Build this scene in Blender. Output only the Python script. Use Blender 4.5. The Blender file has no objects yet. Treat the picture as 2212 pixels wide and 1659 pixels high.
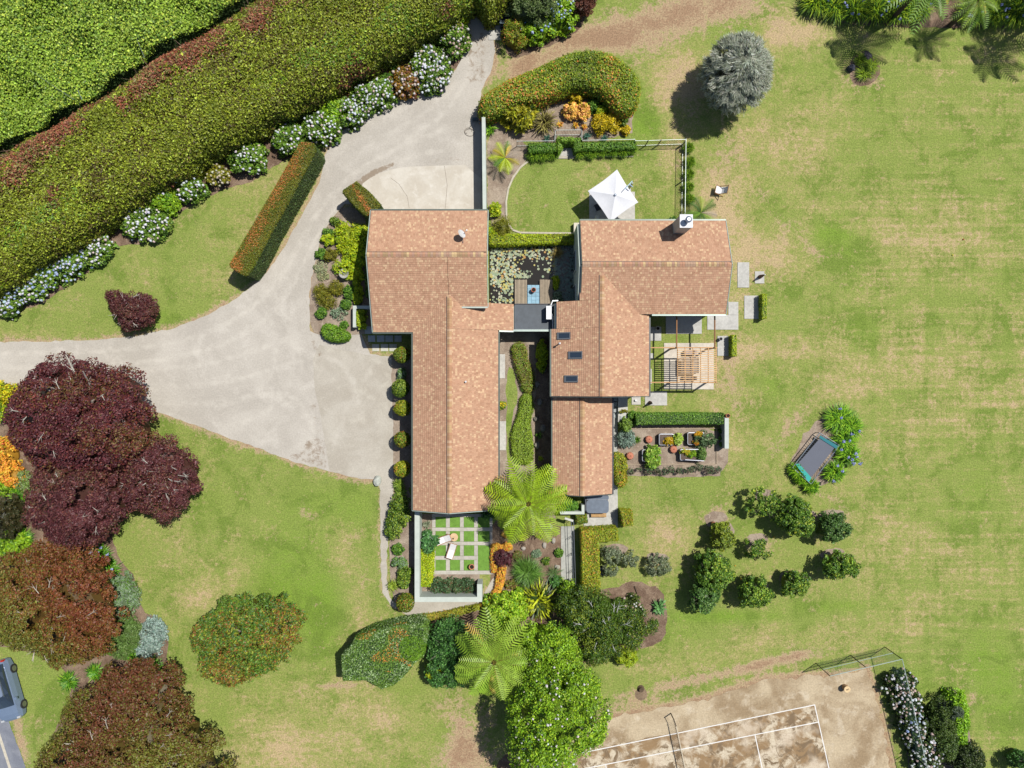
import bpy, math, random
import numpy as np
from mathutils import Vector
R = random.Random(7)
rng = np.random.default_rng(7)
scene = bpy.context.scene
COL = scene.collection

# ---------------------------------------------------------------- camera, sky, sun, exposure
H = 54.0            # flying height of the camera, metres
KM = 27.22          # picture units (2212 wide) per metre on the ground
cam_data = bpy.data.cameras.new('camera')
cam = bpy.data.objects.new('camera', cam_data)
COL.objects.link(cam)
cam.location = (0, 0, H)
cam.rotation_euler = (0, 0, 0)
cam_data.sensor_width = 36.0
cam_data.lens = 23.92
cam_data.clip_start = 0.5
cam_data.clip_end = 900.0
scene.camera = cam

SUN = Vector((0.46, 0.31, 1.0)).normalized()
elev = math.asin(SUN.z)
azim = math.atan2(SUN.x, SUN.y)
world = bpy.data.worlds.new('World')
scene.world = world
world.use_nodes = True
wn = world.node_tree
sky = wn.nodes.new('ShaderNodeTexSky')
sky.sky_type = 'NISHITA'
sky.sun_disc = False
sky.sun_elevation = elev
sky.sun_rotation = azim
bg = wn.nodes['Background']
bg.inputs['Strength'].default_value = 0.075
wn.links.new(sky.outputs[0], bg.inputs[0])
sun_data = bpy.data.lights.new('sun', 'SUN')
sun_data.energy = 5.0
sun_data.angle = math.radians(0.53)
sun_data.color = (1.0, 0.965, 0.90)
sun = bpy.data.objects.new('sun', sun_data)
COL.objects.link(sun)
sun.rotation_euler = SUN.to_track_quat('Z', 'Y').to_euler()
sun.location = (40, 28, 90)
scene.view_settings.view_transform = 'Standard'
scene.view_settings.look = 'None'
scene.view_settings.gamma = 1
scene.view_settings.exposure = 0.48
scene.view_settings.use_curve_mapping = False
scene.render.engine = 'CYCLES'

# ---------------------------------------------------------------- helpers
def P(fx, fy, h=0.0):
    s = (H - h) / H / KM
    return ((fx - 1106.0) * s, (829.5 - fy) * s, h)
def PP(pts, h=0.0):
    return np.array([P(x, y, h)[:2] for x, y in pts])
def rectF(x0, y0, x1, y1):
    return [(x0, y0), (x1, y0), (x1, y1), (x0, y1)]
def lin(c):
    return tuple(((v / 255) / 12.92 if v / 255 <= 0.04045 else ((v / 255 + 0.055) / 1.055) ** 2.4) for v in c)
def C(r, g, b, k=1.0):
    """surface colour from the colour it shows in full sun"""
    return tuple(min(v / 1.84 * k, 0.86) for v in lin((r, g, b)))
def L(r, g, b):
    return C(r, g, b, 1.42)

def nodes_mat(name):
    m = bpy.data.materials.new(name)
    m.use_nodes = True
    nt = m.node_tree
    return m, nt, nt.nodes['Principled BSDF']
def N(nt, typ, **kw):
    n = nt.nodes.new(typ)
    for k, v in kw.items():
        if k in n.inputs: n.inputs[k].default_value = v
        else: setattr(n, k, v)
    return n
def mixc(nt, fac, a, b, blend='MIX'):
    n = nt.nodes.new('ShaderNodeMix'); n.data_type = 'RGBA'; n.blend_type = blend
    for sock, v in ((0, fac), (6, a), (7, b)):
        if isinstance(v, (int, float)): n.inputs[sock].default_value = v
        elif isinstance(v, tuple): n.inputs[sock].default_value = (*v[:3], 1)
        else: nt.links.new(v, n.inputs[sock])
    return n.outputs[2]
def ramp(nt, src, a, b):
    n = nt.nodes.new('ShaderNodeMapRange'); n.interpolation_type = 'SMOOTHSTEP'
    n.inputs[1].default_value = a; n.inputs[2].default_value = b
    nt.links.new(src, n.inputs[0]); return n.outputs[0]
def noise(nt, scale, detail=3, rough=0.6, vec=None, dist=0.0):
    n = nt.nodes.new('ShaderNodeTexNoise')
    n.inputs['Scale'].default_value = scale; n.inputs['Detail'].default_value = detail
    n.inputs['Roughness'].default_value = rough; n.inputs['Distortion'].default_value = dist
    if vec is not None: nt.links.new(vec, n.inputs['Vector'])
    return n.outputs[0]
def coords(nt):
    g = nt.nodes.new('ShaderNodeNewGeometry')
    return g.outputs['Position']
def math_(nt, op, a, b=0.0, clamp=False):
    n = nt.nodes.new('ShaderNodeMath'); n.operation = op; n.use_clamp = clamp
    for i, v in enumerate((a, b)):
        if isinstance(v, (int, float)): n.inputs[i].default_value = v
        else: nt.links.new(v, n.inputs[i])
    return n.outputs[0]
def bump(nt, bs, h, strength, dist=0.05):
    b = nt.nodes.new('ShaderNodeBump'); b.inputs['Strength'].default_value = strength
    b.inputs['Distance'].default_value = dist
    nt.links.new(h, b.inputs['Height']); nt.links.new(b.outputs[0], bs.inputs['Normal'])

def vmat(name, rough=0.7, metal=0.0, nscale=6.0, namt=0.25, bmp=0.2, spec=0.4, stretch=None, trans=0.0):
    """material whose hue comes from the surface's own colour attribute, with procedural grain and wear"""
    m, nt, bs = nodes_mat(name)
    at = nt.nodes.new('ShaderNodeAttribute'); at.attribute_name = 'col'
    p = coords(nt)
    if stretch:
        mp = nt.nodes.new('ShaderNodeMapping'); mp.inputs['Scale'].default_value = stretch
        nt.links.new(p, mp.inputs['Vector']); p = mp.outputs[0]
    n1 = noise(nt, nscale, 5, 0.65, p)
    n2 = noise(nt, nscale * 0.17, 2, 0.5, p)
    f = math_(nt, 'ADD', math_(nt, 'MULTIPLY', n1, 0.65), math_(nt, 'MULTIPLY', n2, 0.35))
    f = ramp(nt, f, 0.3, 0.7)
    g = nt.nodes.new('ShaderNodeMapRange')
    g.inputs[3].default_value = 1 - namt; g.inputs[4].default_value = 1 + namt * 0.55
    nt.links.new(f, g.inputs[0])
    vm = nt.nodes.new('ShaderNodeVectorMath'); vm.operation = 'SCALE'
    nt.links.new(at.outputs['Color'], vm.inputs[0]); nt.links.new(g.outputs[0], vm.inputs['Scale'])
    nt.links.new(vm.outputs[0], bs.inputs['Base Color'])
    bs.inputs['Roughness'].default_value = rough
    bs.inputs['Metallic'].default_value = metal
    bs.inputs['Specular IOR Level'].default_value = spec
    if bmp: bump(nt, bs, n1, bmp, 0.03)
    if trans:
        tr = nt.nodes.new('ShaderNodeBsdfTranslucent'); nt.links.new(vm.outputs[0], tr.inputs[0])
        mx = nt.nodes.new('ShaderNodeMixShader'); mx.inputs[0].default_value = trans
        out = nt.nodes['Material Output']
        nt.links.new(bs.outputs[0], mx.inputs[1]); nt.links.new(tr.outputs[0], mx.inputs[2])
        nt.links.new(mx.outputs[0], out.inputs[0])
    return m
M_leaf = vmat('leaf', 0.48, 0, 1.2, 0.14, 0, 0.35, trans=0.3)
M_gloss_leaf = vmat('glossy_leaf', 0.33, 0, 1.2, 0.14, 0, 0.5, trans=0.2)
M_petal = vmat('petal', 0.7, 0, 4, 0.08, 0, 0.2, trans=0.15)
M_bark = vmat('bark', 0.9, 0, 9, 0.35, 0.5, 0.2)
M_shingle = vmat('asphalt_shingle', 0.92, 0, 14, 0.13, 0.3, 0.2)
M_plaster = vmat('painted_plaster', 0.75, 0, 3.0, 0.10, 0.1, 0.3)
M_conc = vmat('weathered_concrete', 0.88, 0, 5.0, 0.20, 0.25, 0.25)
M_wood = vmat('timber', 0.7, 0, 5.0, 0.22, 0.25, 0.3, stretch=(1, 1, 1))
M_metal = vmat('painted_metal', 0.4, 0.35, 8, 0.10, 0.05, 0.5)
M_steel = vmat('galvanised_steel', 0.32, 0.85, 8, 0.12, 0.05, 0.5)
M_cloth = vmat('canvas_cloth', 0.85, 0, 10, 0.06, 0.1, 0.2)
M_clay = vmat('terracotta', 0.8, 0, 12, 0.18, 0.2, 0.3)
M_stone = vmat('stone', 0.85, 0, 3.5, 0.35, 0.7, 0.3)
M_membrane = vmat('roof_membrane', 0.6, 0, 3.0, 0.22, 0.1, 0.4)
M_paintcar = vmat('car_paint', 0.22, 0.25, 6, 0.05, 0, 0.6)
M_rubber = vmat('rubber', 0.85, 0, 10, 0.2, 0.2, 0.3)
m, nt, bs = nodes_mat('dark_glass')
bs.inputs['Base Color'].default_value = (0.02, 0.03, 0.045, 1); bs.inputs['Roughness'].default_value = 0.06
bs.inputs['Specular IOR Level'].default_value = 0.8
bump(nt, bs, noise(nt, 3, 1), 0.02); M_glass = m

def tag(o, label, cat, group=None):
    if label: o['label'] = label
    if cat: o['category'] = cat
    if group: o['group'] = group
    return o
def org(o):
    v = Vector((0, 0, 0))
    while o is not None:
        v += o.location; o = o.parent
    return v
def empty(name, loc, label=None, cat=None, group=None):
    o = bpy.data.objects.new(name, None); COL.objects.link(o)
    o.location = loc; o.empty_display_size = 0.3
    return tag(o, label, cat, group)

class B:
    """collects vertices, faces and face colours; link() turns them into ONE mesh object"""
    def __init__(s): s.V = []; s.F = []; s.Cc = []; s.n = 0
    def add(s, v, f, c):
        v = np.asarray(v, float).reshape(-1, 3); f = np.asarray(f, int)
        c = np.asarray(c, float)
        if c.ndim == 1: c = np.tile(c, (len(f), 1))
        s.V.append(v); s.F.append(f + s.n); s.Cc.append(c); s.n += len(v); return s
    def ngon(s, v, c):
        return s.add(v, [list(range(len(v)))], c)
    def box(s, x0, y0, z0, x1, y1, z1, c, rot=0.0, ctr=None):
        v = np.array([(x, y, z) for z in (z0, z1) for x, y in ((x0, y0), (x1, y0), (x1, y1), (x0, y1))], float)
        if rot:
            cx, cy = ctr if ctr else ((x0 + x1) / 2, (y0 + y1) / 2)
            ca, sa = math.cos(rot), math.sin(rot)
            dx, dy = v[:, 0] - cx, v[:, 1] - cy
            v[:, 0] = cx + dx * ca - dy * sa; v[:, 1] = cy + dx * sa + dy * ca
        return s.add(v, [(3, 2, 1, 0), (4, 5, 6, 7), (0, 1, 5, 4), (1, 2, 6, 5), (2, 3, 7, 6), (3, 0, 4, 7)], c)
    def beam(s, a, b, w, h, c):
        """box bar between two points, w wide, h high"""
        a = Vector(a); b = Vector(b); d = (b - a).normalized()
        up = Vector((0, 0, 1)) if abs(d.z) < 0.95 else Vector((1, 0, 0))
        u = d.cross(up).normalized() * (w / 2); n = u.normalized().cross(d) * (h / 2)
        v = [p + q for p in (a, b) for q in (-u - n, u - n, u + n, -u + n)]
        return s.add(v, [(0, 1, 2, 3), (7, 6, 5, 4), (0, 4, 5, 1), (1, 5, 6, 2), (2, 6, 7, 3), (3, 7, 4, 0)], c)
    def tube(s, pts, rad, c, k=6, cap=True):
        pts = [Vector(p) for p in pts]; rad = rad if isinstance(rad, (list, tuple)) else [rad] * len(pts)
        V = []; F = []
        for i, p in enumerate(pts):
            d = (pts[min(i + 1, len(pts) - 1)] - pts[max(i - 1, 0)]).normalized()
            up = Vector((0, 0, 1)) if abs(d.z) < 0.95 else Vector((1, 0, 0))
            u = d.cross(up).normalized(); w = u.cross(d)
            for j in range(k):
                t = 2 * math.pi * j / k
                V.append(p + (u * math.cos(t) + w * math.sin(t)) * rad[i])
        for i in range(len(pts) - 1):
            for j in range(k):
                F.append((i * k + j, i * k + (j + 1) % k, (i + 1) * k + (j + 1) % k, (i + 1) * k + j))
        s.add(V, F, c)
        if cap:
            s.ngon(V[-k:], c); s.ngon(V[:k][::-1], c)
        return s
    def lathe(s, cx, cy, prof, c, k=16, sx=1, sy=1):
        V = []; F = []
        for r, z in prof:
            for j in range(k):
                t = 2 * math.pi * j / k
                V.append((cx + r * sx * math.cos(t), cy + r * sy * math.sin(t), z))
        for i in range(len(prof) - 1):
            for j in range(k):
                F.append((i * k + j, i * k + (j + 1) % k, (i + 1) * k + (j + 1) % k, (i + 1) * k + j))
        s.add(V, F, c)
        s.ngon(V[-k:], c); s.ngon(V[:k][::-1], c)
        return s
    def prism(s, poly, z0, z1, c, ctop=None):
        n = len(poly)
        a = sum(poly[i][0] * poly[(i + 1) % n][1] - poly[(i + 1) % n][0] * poly[i][1] for i in range(n))
        if a < 0: poly = poly[::-1]
        V = [(x, y, z0) for x, y in poly] + [(x, y, z1) for x, y in poly]
        s.add(V, [(i, (i + 1) % n, n + (i + 1) % n, n + i) for i in range(n)], c)
        s.ngon(V[n:], ctop if ctop is not None else c); s.ngon(V[:n][::-1], c)
        return s
    def link(s, name, mat, parent=None, label=None, cat=None, group=None, kind=None, smooth=False, origin=None):
        V = np.concatenate(s.V)
        if parent is not None: o0 = np.array(org(parent))
        elif origin is not None: o0 = np.array(origin, float)
        elif label: 
            o0 = np.array([(V[:, 0].min() + V[:, 0].max()) / 2, (V[:, 1].min() + V[:, 1].max()) / 2, V[:, 2].min()])
        else: o0 = np.zeros(3)
        me = bpy.data.meshes.new(name)
        me.vertices.add(len(V)); me.vertices.foreach_set('co', (V - o0).astype(np.float32).ravel())
        idx = np.concatenate([f.ravel() for f in s.F]); tot = np.concatenate([np.full(len(f), f.shape[1]) for f in s.F])
        me.loops.add(len(idx)); me.loops.foreach_set('vertex_index', idx.astype(np.int32))
        me.polygons.add(len(tot))
        me.polygons.foreach_set('loop_start', np.concatenate([[0], np.cumsum(tot)[:-1]]).astype(np.int32))
        me.polygons.foreach_set('use_smooth', np.full(len(tot), bool(smooth)))
        me.update(calc_edges=True)
        at = me.attributes.new('col', 'FLOAT_COLOR', 'FACE')
        cc = np.concatenate(s.Cc); cc = np.concatenate([cc, np.ones((len(cc), 1))], 1)
        at.data.foreach_set('color', cc.astype(np.float32).ravel())
        me.materials.append(mat)
        o = bpy.data.objects.new(name, me); COL.objects.link(o)
        if parent is not None: o.parent = parent
        else: o.location = o0
        tag(o, label, cat, group)
        if kind: o['kind'] = kind
        return o
def copy_tree(o, parent=None):
    c = o.copy(); COL.objects.link(c); c.parent = parent
    for ch in list(o.children): copy_tree(ch, c)
    return c
def place(o, loc, rz=0.0, sc=1.0, label=None, cat=None, group=None):
    o.location = loc; o.rotation_euler = (0, 0, rz); o.scale = (sc, sc, sc)
    return tag(o, label, cat, group)

# polygons -------------------------------------------------------
def inside(p, poly):
    x, y = p[:, 0], p[:, 1]; r = np.zeros(len(p), bool); n = len(poly)
    for i in range(n):
        x0, y0 = poly[i]; x1, y1 = poly[(i + 1) % n]
        c = ((y0 > y) != (y1 > y)); d = np.where(y1 == y0, 1e-9, y1 - y0)
        r ^= c & (x < (x1 - x0) * (y - y0) / d + x0)
    return r
def edist(p, poly):
    n = len(poly); best = np.full(len(p), 1e9)
    for i in range(n):
        a = np.array(poly[i]); b = np.array(poly[(i + 1) % n]); ab = b - a
        t = np.clip(((p[:, :2] - a) @ ab) / max(ab @ ab, 1e-9), 0, 1)
        d = np.hypot(p[:, 0] - a[0] - t * ab[0], p[:, 1] - a[1] - t * ab[1])
        best = np.minimum(best, d)
    return best
def area(poly):
    x, y = poly[:, 0], poly[:, 1]
    return 0.5 * (np.dot(x, np.roll(y, -1)) - np.dot(y, np.roll(x, -1)))
def smooth_poly(poly, it=2):
    p = np.array(poly, float)
    for _ in range(it):
        q = np.roll(p, -1, 0); p = np.stack([p * 0.75 + q * 0.25, p * 0.25 + q * 0.75], 1).reshape(-1, 2)
    return p
def ragged(poly, step=0.35, amp=0.1, seed=0):
    r = np.random.default_rng(seed); out = []; n = len(poly)
    for i in range(n):
        a = np.array(poly[i]); b = np.array(poly[(i + 1) % n]); l = np.hypot(*(b - a)); k = max(1, int(l / step))
        nn = np.array([b[1] - a[1], a[0] - b[0]]) / max(l, 1e-6)
        for j in range(k):
            q = a + (b - a) * j / k
            out.append(q + nn * amp * (0 if j == 0 else r.normal() * 0.6 + math.sin(q[0] * 1.7 + q[1] * 2.3) * 0.6))
    return np.array(out)
def ell(fx, fy, rx, ry, h, seed=0, rag=0.10, n=40, rot=0.0):
    cx, cy, _ = P(fx, fy, h); s = (H - h) / H / KM
    t = np.arange(n) * 2 * math.pi / n; r = np.random.default_rng(seed)
    f = 1 + rag * sum(np.sin(t * k + r.uniform(0, 6.3)) * (1.0 / k ** 0.5) for k in (2, 3, 5, 7)) / 1.8
    x = rx * s * f * np.cos(t); y = ry * s * f * np.sin(t)
    return np.stack([cx + x * math.cos(rot) - y * math.sin(rot), cy + x * math.sin(rot) + y * math.cos(rot)], 1)
def sample(poly, n, r):
    lo, hi = poly.min(0), poly.max(0); out = np.zeros((0, 2))
    while len(out) < n:
        q = r.uniform(lo, hi, (int(n * 1.6) + 20, 2)); out = np.concatenate([out, q[inside(q, poly)]])
    return out[:n]
def sheet(name, poly, z, mat, col=(0.2, 0.2, 0.2), rag=0.0, seed=1, step=0.35):
    p = ragged(poly, step, rag, seed) if rag else np.array(poly)
    b = B(); v = [(x, y, z) for x, y in p]
    if area(p) < 0: v = v[::-1]
    b.ngon(v, col); return b.link(name, mat, kind='structure')

# foliage --------------------------------------------------------
def n3(p, scale, seed):
    r = np.random.default_rng(seed); f = np.zeros(len(p))
    for k in range(6):
        d = r.normal(size=3); d /= np.linalg.norm(d)
        f += np.sin(p @ d * (scale * (0.6 + 0.35 * k)) + r.uniform(0, 6.3)) * (1 - 0.08 * k)
    return f / 3.0
def pcol(pos, pal, r, seed, scale=1.6, mixr=0.9, jit=0.16):
    t = n3(pos, scale, seed) + r.normal(size=len(pos)) * mixr
    rank = np.empty(len(t)); rank[np.argsort(t)] = (np.arange(len(t)) + 0.5) / len(t)
    w = np.cumsum([q[1] for q in pal]); w = w / w[-1]
    i = np.searchsorted(w, rank).clip(0, len(pal) - 1)
    c = np.array([q[0] for q in pal])[i]
    return c * np.exp(r.normal(size=(len(pos), 1)) * jit) * np.exp(r.normal(size=(len(pos), 3)) * 0.04)
def leaves(b, pos, nrm, size, col, r, aspect=1.7, flop=0.55, along=None):
    n = len(pos)
    nr = nrm + r.normal(size=(n, 3)) * flop; nr /= np.linalg.norm(nr, axis=1)[:, None]
    a = r.normal(size=(n, 3)) if along is None else along + r.normal(size=(n, 3)) * 0.35
    u = np.cross(nr, a); u /= np.linalg.norm(u, axis=1)[:, None] + 1e-9
    w = np.cross(u, nr)
    s = (size * np.exp(r.normal(size=n) * 0.22))[:, None]
    L_ = w * s * aspect * 0.5; W_ = u * s * 0.5
    v = np.stack([pos - L_, pos + W_ - L_ * 0.1 + nr * s * 0.12, pos + L_, pos - W_ - L_ * 0.1 + nr * s * 0.12], 1).reshape(-1, 3)
    f = np.arange(n * 4).reshape(-1, 4); b.add(v, f, col)
ICO = None
def ico():
    global ICO
    if ICO is None:
        t = (1 + 5 ** 0.5) / 2
        v = np.array([(-1, t, 0), (1, t, 0), (-1, -t, 0), (1, -t, 0), (0, -1, t), (0, 1, t), (0, -1, -t), (0, 1, -t), (t, 0, -1), (t, 0, 1), (-t, 0, -1), (-t, 0, 1)], float)
        v /= np.linalg.norm(v[0])
        f = np.array([(0, 11, 5), (0, 5, 1), (0, 1, 7), (0, 7, 10), (0, 10, 11), (1, 5, 9), (5, 11, 4), (11, 10, 2), (10, 7, 6), (7, 1, 8), (3, 9, 4), (3, 4, 2), (3, 2, 6), (3, 6, 8), (3, 8, 9), (4, 9, 5), (2, 4, 11), (6, 2, 10), (8, 6, 7), (9, 8, 1)])
        ICO = (v, f)
    return ICO
def balls(b, pos, rad, col, r):
    v, f = ico(); n = len(pos)
    V = pos[:, None] + v[None] * (rad[:, None, None]) * (1 + r.normal(size=(n, 12, 1)) * 0.12)
    F = f[None] + (np.arange(n) * 12)[:, None, None]
    b.add(V.reshape(-1, 3), F.reshape(-1, 3), np.repeat(col, 20, 0))

def crown_pts(poly, z0, z1, cl, dens, r, round_=0.9, lift=0.0, side=0.35, lump=0.0):
    """clump centres over a dome that fills the outline"""
    A = abs(area(poly)); n = max(6, int(A / (cl * cl) * dens))
    q = sample(poly, n, r); d = edist(q, poly); Rm = max(d.max() * round_, 0.01)
    u = np.clip(d / Rm, 0, 1); prof = np.sqrt(np.clip(1 - (1 - u) ** 2, 0, 1))
    z = z0 + (z1 - z0) * prof + r.normal(size=n) * cl * 0.22 + n3(np.c_[q, q[:, 0] * 0], 1.6 / max(cl * 2, .3), 5) * cl * 0.75
    if lump: z = z + lump * (n3(np.c_[q, q[:, 0] * 0], 1.25, int(abs(q[0, 0]) * 1000) % 9973) - .3) * np.clip(u * 2, 0, 1)
    c = np.c_[q, z]; c[:, 2] -= cl * 0.4
    # a lower tier round the rim
    m = max(5, int(n * side)); q2 = sample(poly, m, r); d2 = edist(q2, poly); k = d2 < Rm * 0.45
    q2 = q2[k]
    if len(q2):
        lo_ = min(max(0.15, z0 * 0.75), z0 + (z1 - z0) * 0.3); z2 = r.uniform(lo_, z0 + (z1 - z0) * 0.55, len(q2)); c = np.concatenate([c, np.c_[q2, z2]])
    return c
def crown(b, poly, z0, z1, cl, pal, leaf, per, r, seed, dens=1.0, aspect=1.7, core=True, corecol=None, round_=0.9, flop=0.6, side=0.35, clumpscale=1.6, mixr=0.9, radial=False, ctr=None, lump=0.0):
    c = crown_pts(poly, z0, z1, cl, dens, r, round_, side=side, lump=lump)
    n = len(c); k = per
    d = r.normal(size=(n, k, 3)); d[:, :, 2] = np.abs(d[:, :, 2]) * 0.9 + 0.05 * d[:, :, 2]
    d /= np.linalg.norm(d, axis=2)[:, :, None]
    rad = cl * r.uniform(0.75, 1.25, (n, 1, 1)) * r.uniform(0.55, 1.08, (n, k, 1))
    pos = (c[:, None] + d * rad * np.array([1, 1, 0.8])).reshape(-1, 3); nr = d.reshape(-1, 3) + np.array([0, 0, 0.35])
    pos[:, 2] = np.maximum(pos[:, 2], 0.06)
    cc = pcol(pos, pal, r, seed, clumpscale, mixr)
    al = None
    if radial:
        g = poly.mean(0) if ctr is None else np.array(ctr[:2]); al = np.c_[pos[:, :2] - g, np.zeros(len(pos))]; al /= np.linalg.norm(al, axis=1)[:, None] + 1e-6
        al[:, 2] = 0.25
    leaves(b, pos, nr, leaf, cc, r, aspect, flop, al)
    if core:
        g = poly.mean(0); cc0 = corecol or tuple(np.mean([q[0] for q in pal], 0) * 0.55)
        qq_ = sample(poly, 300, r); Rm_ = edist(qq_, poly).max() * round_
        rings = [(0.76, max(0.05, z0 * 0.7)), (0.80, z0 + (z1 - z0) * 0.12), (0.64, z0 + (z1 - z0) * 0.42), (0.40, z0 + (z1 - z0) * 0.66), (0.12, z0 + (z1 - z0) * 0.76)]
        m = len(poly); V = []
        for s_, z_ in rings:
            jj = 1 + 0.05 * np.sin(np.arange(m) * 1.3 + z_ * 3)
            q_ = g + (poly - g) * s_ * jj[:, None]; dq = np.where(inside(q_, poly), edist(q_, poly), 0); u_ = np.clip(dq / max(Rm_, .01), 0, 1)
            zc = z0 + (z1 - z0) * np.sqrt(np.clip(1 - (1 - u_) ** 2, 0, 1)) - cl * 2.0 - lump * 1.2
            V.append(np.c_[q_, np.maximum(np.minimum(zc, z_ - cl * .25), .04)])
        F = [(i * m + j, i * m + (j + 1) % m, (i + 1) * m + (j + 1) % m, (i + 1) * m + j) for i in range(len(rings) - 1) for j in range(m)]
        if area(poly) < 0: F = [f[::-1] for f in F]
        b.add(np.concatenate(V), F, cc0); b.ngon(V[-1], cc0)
    return pos
def hedge_geo(b, poly, h, pal, leaf, dens, r, seed, rnd=0.25, amp=0.05, aspect=1.5, flop=0.45, z0=0.0, colfn=None, clumpscale=1.6, mixr=0.9, corek=0.5, amp2=0.0, core_poly=None):
    poly = np.array(poly)
    if area(poly) < 0: poly = poly[::-1]
    A = area(poly); n = int(A * dens)
    q = sample(poly, n, r); d = edist(q, poly)
    e = np.clip(1 - d / rnd, 0, 1)
    z = h - rnd * (1 - np.sqrt(1 - e ** 2)) + n3(np.c_[q, q[:, 0] * 0], 2.5, seed + 3) * amp + r.normal(size=n) * amp * 0.5
    low = lambda p_: n3(np.c_[p_[:, :2], p_[:, 0] * 0], 1.0, seed + 21) * amp2
    z = z + low(q)
    pos = [np.c_[q, z]]
    # outward direction near the rim
    nx = np.roll(poly, -1, 0) - poly; ln = np.hypot(nx[:, 0], nx[:, 1]); nn = np.c_[nx[:, 1], -nx[:, 0]] / ln[:, None]
    nr = np.tile([0, 0, 1.0], (n, 1)); nrms = [nr]
    per = ln.sum(); ms = int(per * (h - z0) * dens)
    i = r.choice(len(poly), ms, p=ln / per); t = r.uniform(0, 1, ms)[:, None]
    zz = r.uniform(z0 + 0.03, max(h - rnd * (.4 if rnd < .5 else .95), z0 + .1), ms)
    sp = poly[i] + nx[i] * t - nn[i] * (rnd * 0.25 * np.clip((zz - (h - rnd)) / rnd, 0, 1))[:, None]
    sp = sp + nn[i] * (r.normal(size=(ms, 1)) * amp * 0.8 + n3(np.c_[sp, zz], 2.2, seed + 9)[:, None] * amp)
    pos.append(np.c_[sp, zz]); nrms.append(np.c_[nn[i], np.full(ms, 0.42)])
    mb = int(per * rnd * 1.3 * dens); i = r.choice(len(poly), mb, p=ln / per); t = r.uniform(0, 1, mb)[:, None]; th = r.uniform(0, 1.45, mb)
    bp = poly[i] + nx[i] * t - nn[i] * (rnd * (1 - np.cos(th)))[:, None]; k = edist(bp, poly) > rnd * (1 - np.cos(th)) * .85 - .14; k &= inside(bp, poly) | (rnd * (1 - np.cos(th)) < .12)
    bz = h - rnd + rnd * np.sin(th) + r.normal(size=mb) * amp * .5; bp = bp + nn[i] * (r.normal(size=(mb, 1)) * amp * .6)
    bz = bz + low(bp) * np.sin(th)
    pos.append(np.c_[bp, bz][k]); nrms.append(np.c_[nn[i] * np.cos(th)[:, None], np.sin(th) + .45 * np.cos(th)][k])
    pos = np.concatenate(pos); nrms = np.concatenate(nrms)
    cc = pcol(pos, pal, r, seed, clumpscale, mixr) if colfn is None else colfn(pos, r)
    leaves(b, pos, nrms, leaf, cc, r, aspect, flop)
    if core_poly is not None:
        poly = np.array(core_poly); poly = poly[::-1] if area(poly) < 0 else poly
        nx = np.roll(poly, -1, 0) - poly; ln = np.hypot(nx[:, 0], nx[:, 1]); nn = np.c_[nx[:, 1], -nx[:, 0]] / ln[:, None]
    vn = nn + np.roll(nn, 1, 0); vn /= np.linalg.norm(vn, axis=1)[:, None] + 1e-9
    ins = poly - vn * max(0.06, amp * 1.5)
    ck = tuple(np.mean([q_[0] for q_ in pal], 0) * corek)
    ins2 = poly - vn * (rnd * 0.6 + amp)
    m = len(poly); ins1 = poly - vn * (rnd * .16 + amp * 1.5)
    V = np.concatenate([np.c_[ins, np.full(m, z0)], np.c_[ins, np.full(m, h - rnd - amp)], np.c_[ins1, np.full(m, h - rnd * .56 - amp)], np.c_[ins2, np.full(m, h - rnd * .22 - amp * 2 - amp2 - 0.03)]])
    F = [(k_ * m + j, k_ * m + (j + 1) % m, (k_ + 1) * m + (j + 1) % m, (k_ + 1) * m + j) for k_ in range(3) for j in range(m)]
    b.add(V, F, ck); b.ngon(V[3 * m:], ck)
def straps(b, cx, cy, z, rad, n, hgt, width, pal, r, seg=3, droop=0.55, inner=0.12):
    """radiating strap leaves of a tussock"""
    V = []; F = []; Cc = []; k = 0
    for i in range(n):
        a = r.uniform(0, 6.283); l = rad * r.uniform(0.55, 1.08); hh = hgt * r.uniform(0.6, 1.15) * (1.25 - 0.5 * l / rad)
        ca, sa = math.cos(a), math.sin(a); ox = r.normal() * rad * inner; oy = r.normal() * rad * inner
        c = np.array(pal[r.choice(len(pal), p=np.array([q[1] for q in pal]) / sum(q[1] for q in pal))][0]) * math.exp(r.normal() * 0.14)
        w0 = width * r.uniform(0.8, 1.2)
        for s_ in range(seg + 1):
            t = s_ / seg; x = l * t; zz = z + hh * (4 * (1 - droop * 0.55) * t * (1 - t * (0.5 + droop * 0.48)))
            w = w0 * (0.55 + 0.6 * math.sin(math.pi * min(1, t * 0.9 + .1))) * (1 - t ** 3 * 0.9)
            V.append((cx + ox + ca * x - sa * w / 2, cy + oy + sa * x + ca * w / 2, max(zz, 0.03)))
            V.append((cx + ox + ca * x + sa * w / 2, cy + oy + sa * x - ca * w / 2, max(zz, 0.03)))
        for s_ in range(seg):
            q = k + s_ * 2; F.append((q, q + 1, q + 3, q + 2)); Cc.append(c)
        k += 2 * (seg + 1)
    b.add(V, F, np.array(Cc))
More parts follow.
